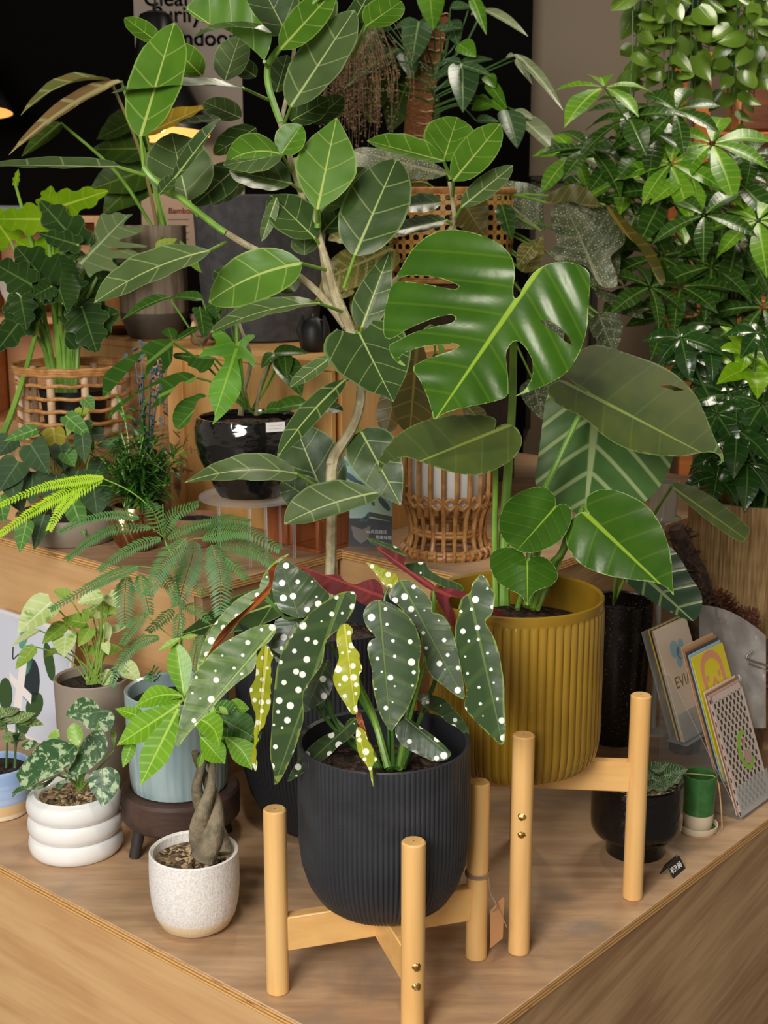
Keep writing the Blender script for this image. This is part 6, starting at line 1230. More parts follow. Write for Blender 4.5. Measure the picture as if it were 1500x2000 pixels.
# ================================================================ big pachira, right
db_ = 3.3
pb = at_d(1400, 3.45, 1.3); pb.z = PZ
pb.x += .24; pb.y += .12
big_ = thing('large_money_tree', 'big bushy money tree with glossy palm-shaped leaves filling the right background', 'potted plant', pb)
b = MB(); b.lathe(pb, [(.001, 0), (.11, 0), (.15, .3), (.142, .3), (.13, .26), (.001, .26)], 40); b.build('pot', BLACK, big_)
b = MB()
for px, py in ((1392, 520), (1430, 500), (1460, 520)): b.tube([pb + Vector(((px - 1425) * .0006, 0, .24)), P(px + 6, 800, 3.45), P(px, 640, 3.42), P(px - 10, py, 3.4)], [.022, .018, .014, .009], 10)
b.build('trunk', plain('dark_trunk', S(64, 52, 42), .8, c2=S(44, 36, 30), ns=40, bump=.5), big_)
def palmate(b, c, nrm, n, L, w, shape='drop', droop=.15, full=True, a0=None, bend=.08):
    nrm = nrm.normalized(); sx_ = nrm.cross(Vector((.3, .9, .1))).normalized(); sy_ = nrm.cross(sx_); a0 = rnd.uniform(0, 6.28) if a0 is None else a0
    for i in range(n):
        a = a0 + i * 2 * math.pi / n * (1 if full else .72); d_ = (sx_ * math.cos(a) + sy_ * math.sin(a)); LL = L * rnd.uniform(.75, 1.1)
        d_ = (d_ - nrm * droop * rnd.uniform(.4, 1.6) ).normalized(); sd = nrm.cross(d_).normalized(); u_ = d_.cross(sd)
        leaf3(b, c + d_ * LL * .06, c + d_ * LL - Z * LL * .12, -sd, u_ if u_.dot(nrm) > 0 else -u_, w * LL, shape, fold=.25, bend=bend, nu=10, nv=4, flip=True, wave=.015)
bA = MB(); bB = MB(); bS = MB()
CLU = [(1180, 170, 100), (1228, 230, 110), (1255, 215, 90), (1390, 280, 110), (1320, 215, 80), (1425, 345, 100), (1300, 375, 110), (1375, 420, 105), (1480, 430, 100), (1290, 500, 105), (1120, 300, 70), (1150, 290, 90), (1200, 310, 90), (1260, 300, 90), (1310, 320, 90), (1230, 350, 90), (1180, 350, 80), (1350, 340, 90), (1400, 400, 90), (1440, 470, 100), (1240, 420, 90), (1200, 400, 90), (1340, 480, 100), (1390, 520, 100), (1460, 540, 90), (1250, 470, 90), (1500, 360, 90), (1500, 480, 100), (1330, 560, 90), (1270, 560, 80), (1420, 580, 90), (1490, 600, 90), (1360, 620, 80), (1160, 420, 70), (1220, 560, 70), (1440, 640, 80), (1300, 620, 80), (1470, 300, 80), (1280, 260, 80), (1380, 360, 80)]
for i, (x, y, L) in enumerate(CLU):
    dd = 3.2 + rnd.uniform(-.14, .16) + (.1 if i > 9 else 0); c = P(x, y, dd)
    nr = Vector((rnd.uniform(-.5, .5), -.55 + rnd.uniform(-.4, .3), .9))
    palmate(bB if i in (1, 3, 5, 18, 22) and False or rnd.random() < .3 else bA, c, nr, rnd.choice((5, 6, 6, 7)), L / F * dd * 1.35, .36)
    h_ = P(1425 + (x - 1425) * .25, 560 + (y - 400) * .3, 3.4); bS.tube([h_, (h_ + c) / 2 + Z * .02, c], [.003, .002, .0016], 5)
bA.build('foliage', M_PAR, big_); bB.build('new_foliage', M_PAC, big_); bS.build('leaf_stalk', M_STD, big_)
# ================================================================ fatsia in rope basket, right
rb_ = at_d(1478, 2.86, .75); rb_.z = PZ; zrb = HZ(985, rb_.y - .1); Rr_ = 142 / F * 2.78; Hr_ = zrb - PZ
fat = thing('potted_fatsia', 'glossy hand-leaved fatsia in a tall woven cord basket at the right edge', 'potted plant', rb_)
def cord():
    t = NT('woven_cord'); uvn = t.n('ShaderNodeUVMap'); uvn.uv_map = 'UVMap'; n = t.noise(t.coord(scale=(90, 90, 8)), 1.5, 3); sx = t.n('ShaderNodeSeparateXYZ'); t.l(uvn.outputs[0], sx.inputs[0])
    t.base(t.mix(t.ramp(n, .3, .7), S(168, 138, 92), S(126, 98, 60))); t.set(Roughness=.9)
    w_ = t.math('SINE', t.math('MULTIPLY', sx.outputs[1], 300)); t.bump(w_, .3, .002); return t.m
b = MB(); b.lathe(rb_, [(.001, 0), (Rr_ * .9, 0), (Rr_ * .93, .01), (Rr_ * .98, Hr_ * .5), (Rr_, Hr_ * .98), (Rr_ * 1.0, Hr_), (Rr_ * .94, Hr_), (Rr_ * .92, Hr_ * .85), (.001, Hr_ * .84)], 480, lambda a, i, r: r * (1 + .012 * (abs(math.sin(a * 60)) - .5)) if 1 < i < 6 else r); b.build('basket', cord(), fat)
b = MB(); b.disc(rb_ + Z * Hr_ * .9, Rr_ * .92, 24, jit=.006); b.build('soil', SOILM, fat)
M_FAT = leafmat('hand_leaf', S(46, 82, 32), S(90, 122, 56), c2=S(34, 66, 26), nv=5, slope=.6, vw=.1, vs=.25, rough=.18, trans=.12, bumpv=.4)
M_FAN = leafmat('hand_leaf_new', S(150, 200, 26), S(190, 216, 80), c2=S(130, 184, 24), nv=5, slope=.6, vw=.1, vs=.3, rough=.28, trans=.3)
bA = MB(); bN = MB(); bS = MB()
for i, (x, y, L, n_) in enumerate([(1470, 720, 86, 7), (1455, 690, 70, 6), (1420, 770, 90, 7), (1490, 790, 90, 7), (1440, 840, 90, 7), (1400, 810, 70, 7), (1500, 870, 90, 7), (1460, 905, 80, 7), (1415, 880, 80, 7), (1390, 740, 60, 6), (1480, 650, 60, 6), (1400, 930, 70, 6), (1440, 760, 70, 7), (1510, 930, 70, 6), (1350, 700, 70, 6), (1330, 660, 80, 6), (1380, 660, 70, 6), (1370, 780, 70, 6)]):
    dd = 2.74 + rnd.uniform(-.1, .08); c = P(x, y, dd); nr = Vector((rnd.uniform(-.4, .4), -.7 + rnd.uniform(-.3, .3), .9))
    palmate(bN if i < 2 else bA, c, nr, n_, L / F * dd * 1.1, .5, 'lance', droop=.3 if i > 1 else -.25, bend=.1)
    f = rb_ + Vector((rnd.uniform(-.06, .06), rnd.uniform(-.06, .06), Hr_ * .9)); bS.tube([f, (f + c) / 2, c], [.004, .0035, .0025], 6)
for i in range(12):
    f = rb_ + Vector((rnd.uniform(-.1, .1), rnd.uniform(-.1, .04), Hr_ * .9)); bS.tube([f, f + Vector((rnd.uniform(-.02, .02), 0, .12)), f + Vector((rnd.uniform(-.05, .05), 0, .24))], [.003, .003, .001], 5)
bA.build('foliage', M_FAT, fat); bN.build('new_foliage', M_FAN, fat); bS.build('stem', M_STD, fat)
# ================================================================ hanging pothos + shelf, upper right
ph_ = P(1345, 62, 3.75)
pth = thing('hanging_pothos', 'trailing pothos spilling from a dark hanging pot at upper right', 'hanging plant', ph_)
rp_ = 60 / F * 3.75
b = MB(); b.lathe(ph_, [(.001, 0), (rp_ * .8, 0), (rp_ * .9, .02), (rp_, .14), (rp_ * .96, .14), (rp_ * .85, .1), (.001, .1)], 48); b.build('pot', plain('dark_blue_pot', S(34, 36, 40), .6), pth)
b = MB()
for k in range(3): a = k * 2.09; b.tube([ph_ + Vector((math.cos(a) * rp_ * .97, math.sin(a) * rp_ * .97, .135)), ph_ + Z * .55], .0015, 5, 1)
b.tube([ph_ + Z * .55, Vector((ph_.x, ph_.y, 3.3))], .002, 5, 1); b.build('hanger', BLACK, pth)
M_POT = leafmat('pothos_leaf', S(58, 88, 22), S(104, 130, 48), back=S(104, 136, 44), c2=S(42, 68, 16), nv=5, slope=.7, vw=.1, vs=.15, rough=.25, trans=.25, blotch=(S(150, 172, 62), 22, .6))
bA = MB(); bS = MB()
for i in range(22):
    x1 = rnd.uniform(1212, 1500) if i > 3 else (1225, 1240, 1260, 1300)[i]; y1 = rnd.uniform(150, 345)
    if 1370 < x1: y1 = rnd.uniform(30, 260)
    dd = 3.72 + rnd.uniform(-.16, .1); a = ph_ + Vector(((x1 - 1345) * .0008, -.04, .15)); e = P(x1, y1, dd); m_ = Vector((a.x + (e.x - a.x) * .85, (a.y + e.y) / 2 - .03, a.z - .02 + .0))
    pts = [a, m_, (m_ + e) / 2 + Vector((rnd.uniform(-.01, .01), 0, 0)), e]; bS.tube(pts, .0018, 5)
    n_ = 4 + int((y1 + 80) / 32)
    for j in range(n_):
        t_ = j / (n_ - 1) if n_ > 1 else 0; x = t_ * 3; k = min(int(x), 2); c = pts[k] * (1 - (x - k)) + pts[k + 1] * (x - k)
        d_ = Vector((rnd.uniform(-1, 1), rnd.uniform(-.9, .3), rnd.uniform(-1, -.1))).normalized(); c2_ = c + Vector((d_.x * .025, d_.y * .02, .008)); L = rnd.uniform(.05, .088)
        sd = d_.cross(Vector((0, -.8, .6)) + Vector((rnd.uniform(-.4, .4), 0, 0))).normalized(); leaf3(bA, c2_, c2_ + d_ * L, sd, None, L * .72, 'heart', fold=.2, bend=.06, lobe=.1, nu=8, nv=4, flip=True)
        bS.tube([c, c2_], .001, 4, 1)
bA.build('foliage', M_POT, pth); bS.build('vine', M_STD, pth)
dsf = 4.25
shf = thing('wooden_shelf', 'orange wooden shelf unit with rails behind the trailing pothos', 'shelf', at_d(1470, dsf, 0))
pA = P(1366, 300, dsf)
def vbar(px, w, z0, z1, dy=0):
    p = P(px, 300, dsf); b = MB(); b.box((p.x, p.y + dy, (z0 + z1) / 2), (w / F * dsf, .04, z1 - z0), bev=.002); b.build('post', ORWOOD, shf)
ztp = P(1366, 108, dsf).z; zsf = P(1450, 268, dsf).z; zs2 = P(1450, 600, dsf).z
vbar(1366, 28, .0, ztp, .0); vbar(1366, 28, 0, ztp, .34); vbar(1456, 26, 0, zsf - .016, .02); 
xr_ = P(1750, 300, dsf).x; yS = pA.y
for z_ in (zsf, zs2, .4):
    b = MB(); b.box(((pA.x + .05 + xr_) / 2, yS + .17, z_), (xr_ - pA.x - .05, .36, .03), bev=.004); b.build('shelf_board', ORWOOD, shf)
vbar(1730, 28, 0, zsf - .016, .02)
blk = thing('wood_block', 'live-edge brown wooden block standing on the orange shelf', 'wood block', (P(1480, 250, dsf).x, yS + .1, zsf + .015))
hb = P(1480, 120, dsf).z - zsf - .02
b = MB(); b.box((P(1493, 250, dsf).x, yS + .1, zsf + .0155 + hb / 2), (.16, .16, hb), bev=.012); b.build('body', wood('dark_block_wood', S(150, 96, 66), S(96, 58, 40), .6, 0, .9), blk)
b = MB(); b.box((P(1447, 250, dsf).x - .004, yS + .098, zsf + .0155 + hb / 2), (.022, .15, hb * .99), bev=.009); b.build('sapwood_edge', plain('sapwood', S(206, 160, 116), .6, c2=S(176, 126, 82), ns=14), blk)
wpt = thing('white_pot', 'pale grey ceramic pot standing on top of the wooden block', 'pot', (P(1490, 118, dsf).x, yS + .1, zsf + .016 + hb))
b = MB(); b.lathe(Vector((P(1496, 118, dsf).x, yS + .1, zsf + .016 + hb)), [(.001, 0), (.07, 0), (.08, .015), (.088, .1), (.083, .1), (.075, .05), (.001, .05)], 40); b.build('body', plain('pale_grey_glaze', S(180, 176, 166), .4), wpt)
spot('shelf_light', (P(1400, 100, 4.0).x, yS - .35, 2.35), (P(1380, 200, dsf).x, yS, 1.7), 8, (1, .70, .42), 70, .7, .04)
# ================================================================ front right small things
# black cup with fittonia
kp = G(1240, 1662, PZ); zk = HZ(1522, kp.y); dk = depth((kp.x, kp.y, zk)); Rk = 89 / F * dk; Hk2 = zk - PZ
fit = thing('potted_nerve_plant', 'silver-veined nerve plant in a stepped glossy black pot under the tall stand', 'potted plant', kp)
pot(fit, kp, Rk, Hk2, [(.6, 0), (.64, .015), (.65, .2), (.68, .23), (.93, .3), (.985, .36), (1, .45), (1, .8), (.99, 1)], BLKGLZ, soil=GRIT, soilz=.9, lip=.009)
M_FIT = leafmat('nerve_leaf', S(62, 96, 56), S(150, 172, 122), c2=S(48, 82, 46), nv=7, slope=.7, vw=.2, vs=.75, mid=.03, rough=.4, trans=.12)
for i in range(30):
    x, y = rnd.uniform(1185, 1318), rnd.uniform(1488, 1545); a = rnd.uniform(-2.9, .1); L = rnd.uniform(22, 36)
    if i < 6: x, y, a, L = ((1262, 1515, -.5, 58), (1270, 1545, .9, 34), (1250, 1500, -1.5, 36), (1225, 1530, 1.9, 34), (1290, 1508, -.1, 46), (1240, 1545, 2.4, 30))[i]
    d_ = dk - (1545 - 1520) * 0 + (1520 - y) / 60 * .05
    leafobj(fit, M_FIT, lambda q: LF(q, (x, y), (x + math.cos(a) * L, y + math.sin(a) * L * .7), L * .6, d_, k=1.0, shape='ovate', cup=.3, nu=8, nv=4))
stems('stem', fit, M_STD, [(PX([(1245 + rnd.uniform(-20, 20), 1550, dk), (x, 1520, dk)]), .0014) for x in range(1195, 1315, 14)])
# green glazed pot + saucer
gq = G(1362, 1620, PZ); zgq = HZ(1512, gq.y); dgq = depth(gq)
t = thing('saucer', 'round cream saucer with green inside under the little green pot', 'saucer', gq)
b = MB(); b.lathe(gq, [(.001, 0), (.030, 0), (.033, .003), (.0345, .013), (.0325, .013), (.031, .006)], 48, mi=0); b.lathe(gq, [(.031, .006), (.03, .0045), (.001, .0045)], 48, mi=1); b.build('dish', [BISQ, GREENG], t)
t = thing('green_pot', 'little two-tone green and bisque pot on a saucer at the right', 'pot', gq + Z * .0046)
hq = zgq - PZ - .004
b = MB(); b.lathe(gq + Z * .0046, [(.001, 0), (.0225, 0), (.0245, .003), (.0262, hq * .3)], 48, mi=0); b.lathe(gq + Z * .0046, [(.0262, hq * .3), (.0285, hq * .97), (.028, hq), (.0262, hq), (.0245, hq * .5), (.001, hq * .3)], 48, mi=1); b.build('body', [BISQ, GREENG], t)
b = MB(); s0 = gq + Vector((.027, -.006, hq * .98)); b.tube([gq + Vector((-.024, .012, hq)), gq + Vector((.004, .002, hq + .002)), s0, gq + Vector((.036, -.008, hq * .5)), gq + Vector((.042, -.002, .003))], .0011, 5); b.build('twine', plain('twine', S(196, 158, 110), .9), t)
# price tag
t0 = G(1327, 1706, PZ); tx = (G(1352, 1686, PZ) - G(1322, 1712, PZ)).normalized(); ty = Vector((-tx.y, tx.x, 0))
if ty.y < 0: ty = -ty
tg = thing('price_tag', 'tiny black tent price sign with white digits on the plinth edge', 'price tag', t0)
tn = (Z * .55 - ty * .85).normalized(); tu = tn.cross(tx).normalized(); tu = -tu if tu.z < 0 else tu
Lg = .044
b = MB(); b.box(t0 + tu * .0115, (Lg, .0014, .023), (tx, -tn, tu), .0003); b.box(t0 + tu * .0215 + ty * .009 - Z * .0103, (Lg, .0014, .023), (tx, (ty * .8 + Z * .45).normalized(), (Z - ty * .42 * 1).normalized()), .0003); b.build('tent', BLACK, tg)
b = MB(); b.box(t0 + tu * .013 + tn * .002, (.006, .002, .02), (tx, -tn, tu), .0003)
text_mesh('digits', '¥59.80', .0135, PAPER, tg, t0 - tx * .02 + tu * .0065 + tn * .0012, tx, tu, .0002, sx=.95)
# ================================================================ card rack at the right edge
lean = .36; upc = (Z + V * lean).normalized(); nrc = U.cross(upc).normalized()
if nrc.dot(V) > 0: nrc = -nrc
O0 = G(1447, 1600, PZ) + Z * .004
OF = [O0, O0 + V * .036 + Z * .056, O0 + V * .118 + Z * .108]
def flat(pts, o, m, name, parent, lift, th=.0004):
    q = [o + U * x + upc * y + nrc * lift for x, y in pts]; q2 = [p + nrc * th for p in q]; n_ = len(q)
    b = MB(); f = [tuple(range(n_)), tuple(range(n_, 2 * n_))] + [(i, (i + 1) % n_, n_ + (i + 1) % n_, n_ + i) for i in range(n_)]
    b.add(q + q2, f); o_ = b.build(name, m, parent, smooth=False)
    return o_
def cardthing(k, i, lab, m, w=.118, h=.215, th=.0022, cat='card', grp='cards in the clear rack'):
    o = OF[k] + V * ((.0028, .0036, .0036)[k] * i); t = thing('greeting_card', lab, cat, o + U * w / 2, grp)
    b = MB(); b.box(o + U * w / 2 + upc * h / 2, (w, th, h), (U, -nrc, upc), .0004); b.build('board', m, t); return t, o
def checker():
    t = NT('checker_print'); v = t.coord(scale=(1, 1, 1)); n = t.n('ShaderNodeTexCoord'); sx = t.n('ShaderNodeSeparateXYZ'); t.l(n.outputs['Object'], sx.inputs[0])
    a = t.math('ADD', t.math('MULTIPLY', sx.outputs[0], U.x), t.math('MULTIPLY', sx.outputs[1], U.y)); z_ = sx.outputs[2]
    f1_ = t.math('SINE', t.math('MULTIPLY', a, 420)); f2_ = t.math('SINE', t.math('MULTIPLY', z_, 330))
    m_ = t.math('GREATER_THAN', t.math('MULTIPLY', f1_, f2_), .12); t.base(t.mix(m_, S(196, 178, 164), S(44, 40, 42))); t.set(Roughness=.25); return t.m
GRYC = plain('grey_card', S(150, 130, 118), .4)
t, o = cardthing(0, 0, 'front card with black checker pattern and a green ring emblem in the clear rack', checker())
for pts in ([(0, 0), (.118, 0), (.118, .008), (0, .008)], [(0, 0), (.007, 0), (.007, .215), (0, .215)], [(0, .204), (.118, .204), (.118, .215), (0, .215)], [(.112, 0), (.118, 0), (.118, .215), (.112, .215)]): flat(pts, o, plain('card_margin', S(204, 184, 172), .4), 'printed_margin', t, .0012)
n_ = 28; ringp = [(.072 + .026 * math.cos(a), .10 + .036 * math.sin(a)) for a in [1.1 + 4.6 * i / (n_ - 1) for i in range(n_)]] + [(.074 + .018 * math.cos(a), .10 + .027 * math.sin(a)) for a in [5.7 - 4.6 * i / (n_ - 1) for i in range(n_)]]
flat(ringp, o, plain('emblem_green', S(132, 178, 46), .3), 'ring_emblem', t, .0014)
flat([(.066, .108), (.076, .112), (.078, .12), (.070, .12)], o, plain('emblem_pink', S(206, 120, 110), .4), 'pink_mark', t, .0014)
flat([(.06, .075), (.085, .075), (.088, .098), (.064, .1)], o, plain('emblem_tan', S(176, 150, 130), .4), 'tan_mark', t, .0014)
for i, c_, l_ in ((1, (196, 160, 150), 'dusty pink card just behind the checkered card'), (2, (150, 104, 70), 'brown kraft card second behind the checkered card'), (3, (214, 200, 180), 'cream card third behind the checkered card')): cardthing(0, i, l_, plain('card_stock_%s' % 'abcd'[i], S(*c_), .5), h=.215 + .003 * i)
t, o = cardthing(1, 0, 'bright yellow card with a pink arch and little house in the clear rack', plain('yellow_card', S(222, 206, 20), .4), h=.225)
PK = plain('pink_ink', S(222, 150, 110), .5)
n_ = 20; arch = [(.018, .12), (.018, .18)] + [(.058 - .04 * math.cos(a), .19 + .034 * math.sin(a)) for a in [math.pi * i / n_ for i in range(1, n_)]] + [(.098, .18), (.098, .12), (.086, .12), (.086, .18)] + [(.058 + .028 * math.cos(a), .188 + .022 * math.sin(a)) for a in [math.pi * i / n_ for i in range(1, n_)]] + [(.030, .18), (.030, .12)]
flat(arch, o, PK, 'printed_arch', t, .0012)
flat([(.040, .155), (.058, .178), (.076, .155), (.070, .155), (.058, .168), (.046, .155)], o, PK, 'printed_roof', t, .0012)
flat([(.050, .13), (.050, .146), (.058, .155), (.066, .146), (.066, .13)], o, PK, 'printed_door', t, .0012)
for q_ in ((.036, .178), (.078, .178)): flat([(q_[0] - .004, q_[1] - .005), (q_[0] + .004, q_[1] - .005), (q_[0] + .004, q_[1] + .005), (q_[0] - .004, q_[1] + .005)], o, PK, 'printed_window', t, .0012)
for i, c_, l_ in ((1, (150, 182, 212), 'pale blue card just behind the yellow card'), (2, (70, 62, 58), 'dark card second behind the yellow card'), (3, (176, 130, 90), 'tan wooden-looking card third behind the yellow card'), (4, (196, 160, 120), 'light tan card fourth behind the yellow card')): cardthing(1, i, l_, plain('card_stock_%s' % 'efghi'[i], S(*c_), .5), h=.225 + .004 * i, th=.0024)
t, o = cardthing(2, 0, 'cream card with blue blots and olive lettering in clear film at the rack back', plain('cream_card', S(222, 206, 184), .35), h=.205)
BLU = plain('blue_ink', S(150, 186, 200), .5)
for x, y, r in ((.05, .16, .016), (.066, .15, .013), (.056, .135, .01), (.075, .165, .009)): flat([(x + r * math.cos(a), y + r * math.sin(a)) for a in [i * math.pi / 6 for i in range(12)]], o, BLU, 'printed_blot', t, .0012)
text_mesh('printed_letters', 'EVIA', .03, plain('olive_ink', S(126, 112, 40), .5), t, o + U * .022 + upc * .092 + nrc * .0013, U, upc, .0002)
for i, c_, l_ in ((1, (200, 176, 150), 'beige card just behind the cream card'), (2, (60, 52, 50), 'black card second behind the cream card'), (3, (206, 180, 60), 'mustard card third behind the cream card')): cardthing(2, i, l_, plain('card_stock_%s' % 'jklm'[i], S(*c_), .5), h=.205, th=.003)
rk = thing('card_rack', 'clear acrylic three-tier card rack standing at the right edge of the plinth', 'card rack', OF[0] + U * .06 - Z * .004)
for k in range(3):
    o = OF[k]; b = MB(); hh = .05
    fr_ = o + nrc * .0042
    b.box(fr_ + U * .06 + upc * (hh / 2 + (0 if k else .0)), (.128, .002, hh), (U, -nrc, upc), .0005); b.build('front_lip', ACR, rk)
    b = MB(); b.box(o + V * .010 - Z * .0032 + U * .06, (.128, .04 if k else .03, .002), (U, V, Z), .0003); b.build('ledge', ACR, rk)
    if k == 2: b = MB(); b.box(o + V * .024 + U * .06 + upc * .1, (.128, .002, .2), (U, -nrc, upc), .0005); b.build('back_panel', ACR, rk)
for sg in (0, 1):
    b = MB(); x_ = -.005 if sg == 0 else .125; q = [OF[0] + U * x_ - Z * .004 - V * .004, OF[0] + U * x_ - Z * .004 + V * .16, OF[2] + U * x_ + V * .05 + Z * .12, OF[2] + U * x_ + V * .03 + Z * .12]
    q2 = [p + U * .002 for p in q]; b.add(q + q2, [(0, 1, 2, 3), (7, 6, 5, 4), (0, 4, 5, 1), (1, 5, 6, 2), (2, 6, 7, 3), (3, 7, 4, 0)]); b.build('side_panel', ACR, rk, smooth=False)
# clear bag
t = thing('plastic_bag', 'crumpled clear plastic bag with a wire hook behind the yellow card', 'plastic bag', P(1440, 1420, 2.54))
b = MB(); nu_, nv_ = 22, 26; vs = []
o_ = P(1372, 1190, 2.6)
for i in range(nu_ + 1):
    for j in range(nv_ + 1):
        u_, v_ = i / nu_, j / nv_
        x = 1366 + 130 * u_ ; y = 1182 + 60 * u_ ** 2 * (1 - v_) + v_ * 240
        wv = .012 * math.sin(u_ * 9 + v_ * 5) + .010 * math.sin(v_ * 11 - u_ * 7) + rnd.uniform(-.003, .003)
        vs.append(P(x, y, 2.545 - .03 * u_ - .10 * v_ * 0 + wv))
b.add(vs, [(i * (nv_ + 1) + j, i * (nv_ + 1) + j + 1, (i + 1) * (nv_ + 1) + j + 1, (i + 1) * (nv_ + 1) + j) for i in range(nu_) for j in range(nv_)]); b.build('film', FILM, t)
b = MB(); dd = 2.50
b.tube(PX([(1470, 1270, dd), (1458, 1282, dd), (1466, 1290, dd), (1520, 1306, dd)]), .0022, 6); b.tube(PX([(1462, 1296, dd), (1520, 1318, dd)]), .0018, 6); b.build('wire_hook', plain('grey_wire', S(120, 112, 106), .4, .6), t)
# pine cones
CONEM = plain('cone_scale', S(150, 96, 68), .7, c2=S(92, 56, 38), ns=90)
def cone(c, r, h, lab, ax):
    t = thing('pine_cone', lab, 'pine cone', c - Vector((0, 0, r)), 'pine cones by the cord basket'); b = MB(); ax = ax.normalized(); s1_ = ax.cross(Z + RT * .1).normalized(); s2_ = ax.cross(s1_)
    for i in range(90):
        q_ = i / 89; a = i * 2.39996; rr = r * (math.sin(math.pi * (q_ * .86 + .10)) ** .8); d_ = s1_ * math.cos(a) + s2_ * math.sin(a); p_ = c + ax * ((q_ - .5) * h)
        tip = p_ + d_ * rr + ax * h * .05; sd = ax.cross(d_); w_ = rr * .34 + .001
        b.add([p_ + d_ * rr * .2, p_ + d_ * rr * .7 + sd * w_, p_ + d_ * rr * .7 - sd * w_, tip + sd * w_ * .45, tip - sd * w_ * .45, tip + ax * h * .035, p_ + d_ * rr * .6 - ax * h * .04], [(0, 1, 2), (1, 3, 4, 2), (3, 5, 4), (0, 6, 1), (0, 2, 6), (1, 6, 3), (2, 4, 6), (3, 6, 4), (3, 4, 5)])
    b.build('scales', CONEM, t, smooth=False)
cone(P(1410, 1188, 2.6), .034, .075, 'pine cone nearest the bark piece, above the plastic bag', Vector((-.3, .2, 1)))
cone(P(1450, 1218, 2.6), .034, .075, 'pine cone in front of the cord basket, right of the bark piece', Vector((.6, -.2, .6)))
cone(P(1492, 1330, 2.62), .03, .07, 'lowest pine cone at the right picture edge beside the wire hook', Vector((.3, .3, 1)))
# bark and base they lie on
pbx = at_d(1430, 2.62, .7); pbx.z = PZ
t = thing('wire_basket', 'low brown wicker tray holding bark and pine cones behind the card rack', 'tray', pbx)
zt_ = P(1420, 1240, 2.6).z
b = MB(); b.box(Vector((pbx.x + .02, pbx.y + .01, (PZ + zt_) / 2 - .01)), (.10, .07, zt_ - PZ - .02), (U, V, Z), .004); b.build('body', plain('brown_wicker', S(112, 86, 58), .8, c2=S(78, 56, 38), ns=60, bump=.8, bs=90), t)
t = thing('bark_piece', 'dark shaggy bark piece leaning between the anthurium and the cord basket', 'bark', Vector((at_d(1350, 2.62, .8).x, at_d(1350, 2.62, .8).y, PZ)))
b = MB(); b.tube([Vector((at_d(1350, 2.62, .8).x, at_d(1350, 2.62, .8).y, PZ)), P(1366, 1260, 2.62), P(1364, 1150, 2.62), P(1342, 1090, 2.6), P(1320, 1030, 2.58)], [.03, .026, .026, .022, .014], 14, 8)
for i in range(60):
    q_ = rnd.random(); c = P(1372 - 50 * q_ + rnd.uniform(-18, 18), 1200 - 170 * q_ + rnd.uniform(-10, 10), 2.59 + rnd.uniform(-.012, .01)); b.tube([c, c + Vector((rnd.uniform(-.02, .02), rnd.uniform(-.02, .0), rnd.uniform(-.02, .02))), c + Vector((rnd.uniform(-.03, .03), rnd.uniform(-.02, .0), rnd.uniform(-.03, .03)))], [.0025, .002, .0006], 4, 3)
b.build('bark', BARK, t)
gl = at_d(1290, 2.70, .85); zg1 = HZ(1010, gl.y); zg0 = HZ(940, gl.y)
t = thing('glass_cup', 'small grey glass cup on a stem right of the anthurium leaf', 'cup', Vector((gl.x, gl.y, PZ)))
b = MB(); b.lathe(Vector((gl.x, gl.y, PZ)), [(.001, 0), (.03, 0), (.03, .006), (.006, .01), (.006, zg1 - PZ - .012), (.035, zg1 - PZ - .004), (.036, zg1 - PZ), (.026, zg1 - PZ + .004), (.03, zg0 - PZ), (.027, zg0 - PZ), (.02, zg1 - PZ + .01), (.001, zg1 - PZ + .008)], 40); b.build('body', plain('grey_glass', S(172, 166, 156), .12, coat=.5), t)
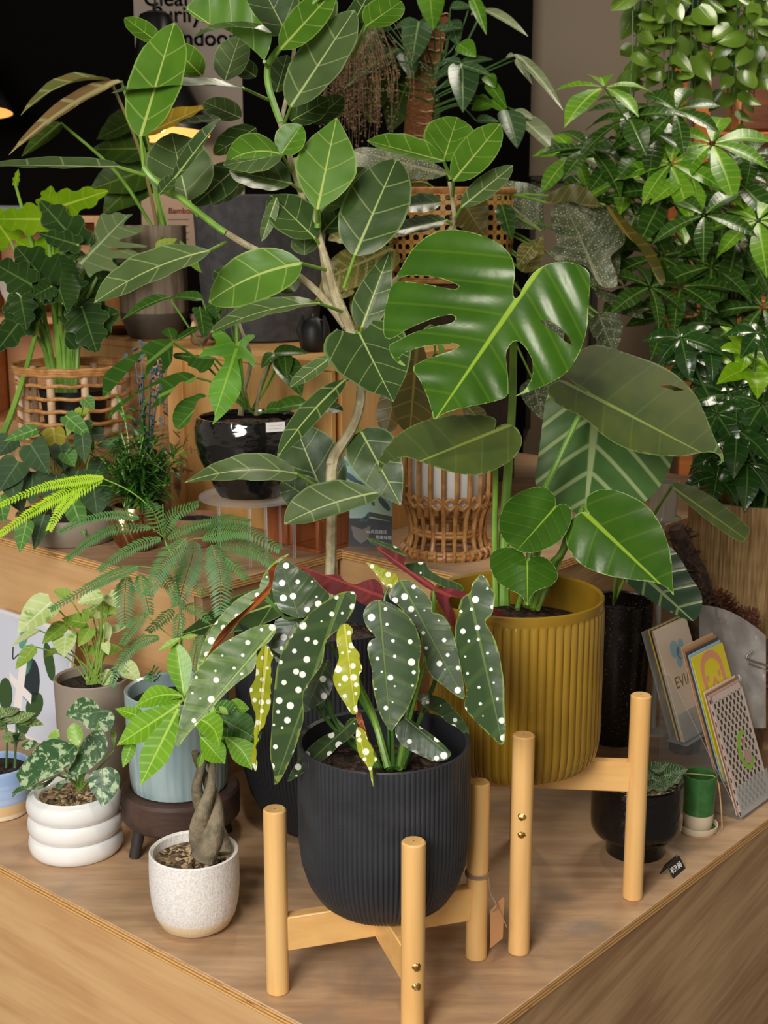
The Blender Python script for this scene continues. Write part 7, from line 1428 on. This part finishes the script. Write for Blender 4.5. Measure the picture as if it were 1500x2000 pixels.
# ================================================================ left poster board
A0 = CA - U * .075 + V * .60; A0.z = PZ
upp = (Z + U * .17).normalized(); npp = V.cross(upp).normalized()
if npp.dot(U) > 0: npp = -npp
pxd = -V
t = thing('plant_poster', 'white framed plant picture board with a tape cross leaning on the raised block at left', 'poster', A0 + pxd * .12)
Hb_ = (HZ(1185, A0.y + .03) - PZ) / upp.z; Wb = .27
b = MB(); b.box(A0 + pxd * Wb / 2 + upp * Hb_ / 2, (Wb, .008, Hb_), (pxd, -npp if False else pxd.cross(upp) * -1, upp), .001); b.build('board', plain('board_white', S(226, 222, 222), .5), t)
def pflat(pts, m, name, lift=.0045):
    q = [A0 + pxd * (x * Wb) + upp * (y * Hb_) + npp * lift for x, y in pts]; q2 = [p + npp * .0004 for p in q]; n_ = len(q); b = MB()
    b.add(q + q2, [tuple(range(n_)), tuple(range(n_, 2 * n_))] + [(i, (i + 1) % n_, n_ + (i + 1) % n_, n_ + i) for i in range(n_)]); return b.build(name, m, t, smooth=False)
pflat([(.09, .03), (.97, .03), (.97, .97), (.09, .97)], plain('picture_pale_blue', S(206, 212, 226), .5), 'printed_ground')
PG = plain('picture_green', S(52, 84, 44), .5); PT = plain('picture_teal', S(96, 156, 140), .5); PB = plain('picture_dark', S(36, 48, 54), .5); PW = plain('tape_white', S(238, 232, 230), .6); PBL = plain('picture_blue', S(96, 160, 206), .5)
def oval(cx_, cy_, a_, b__, ang): return [(cx_ + a_ * math.cos(q) * math.cos(ang) - b__ * math.sin(q) * math.sin(ang), cy_ + a_ * math.cos(q) * math.sin(ang) + b__ * math.sin(q) * math.cos(ang)) for q in [i * math.pi / 8 for i in range(16)]]
for o_, m_ in ((oval(.42, .84, .05, .12, -.3), PT), (oval(.5, .66, .05, .14, -.2), PT), (oval(.56, .5, .1, .18, .1), PB), (oval(.25, .3, .09, .14, .1), PG), (oval(.62, .3, .09, .13, -.6), PG), (oval(.5, .12, .08, .10, 0), PG), (oval(.55, .36, .1, .05, 0), PBL), (oval(.75, .7, .06, .16, .4), PG)): pflat(o_, m_, 'printed_leaf', .0048)
pflat([(.41, .72), (.49, .72), (.46, .12), (.36, .12)], PW, 'tape_strip', .0054); pflat([(.28, .50), (.30, .42), (.58, .30), (.58, .38)], PW, 'tape_strip', .0058)
b = MB(); L_ = lambda x, y: A0 + pxd * (x * Wb) + upp * (y * Hb_) + npp * .006
b.tube([L_(.3, .72), L_(.31, .62), L_(.36, .66), L_(.42, .7), L_(.46, .68)], .0012, 5); b.build('black_wire', BLACK, t); b = MB(); b.tube([L_(.3, .2), L_(.5, .19), L_(.62, .22), L_(.58, .1)], .0012, 5); b.build('black_wire', BLACK, t)
bpy.context.view_layer.update()
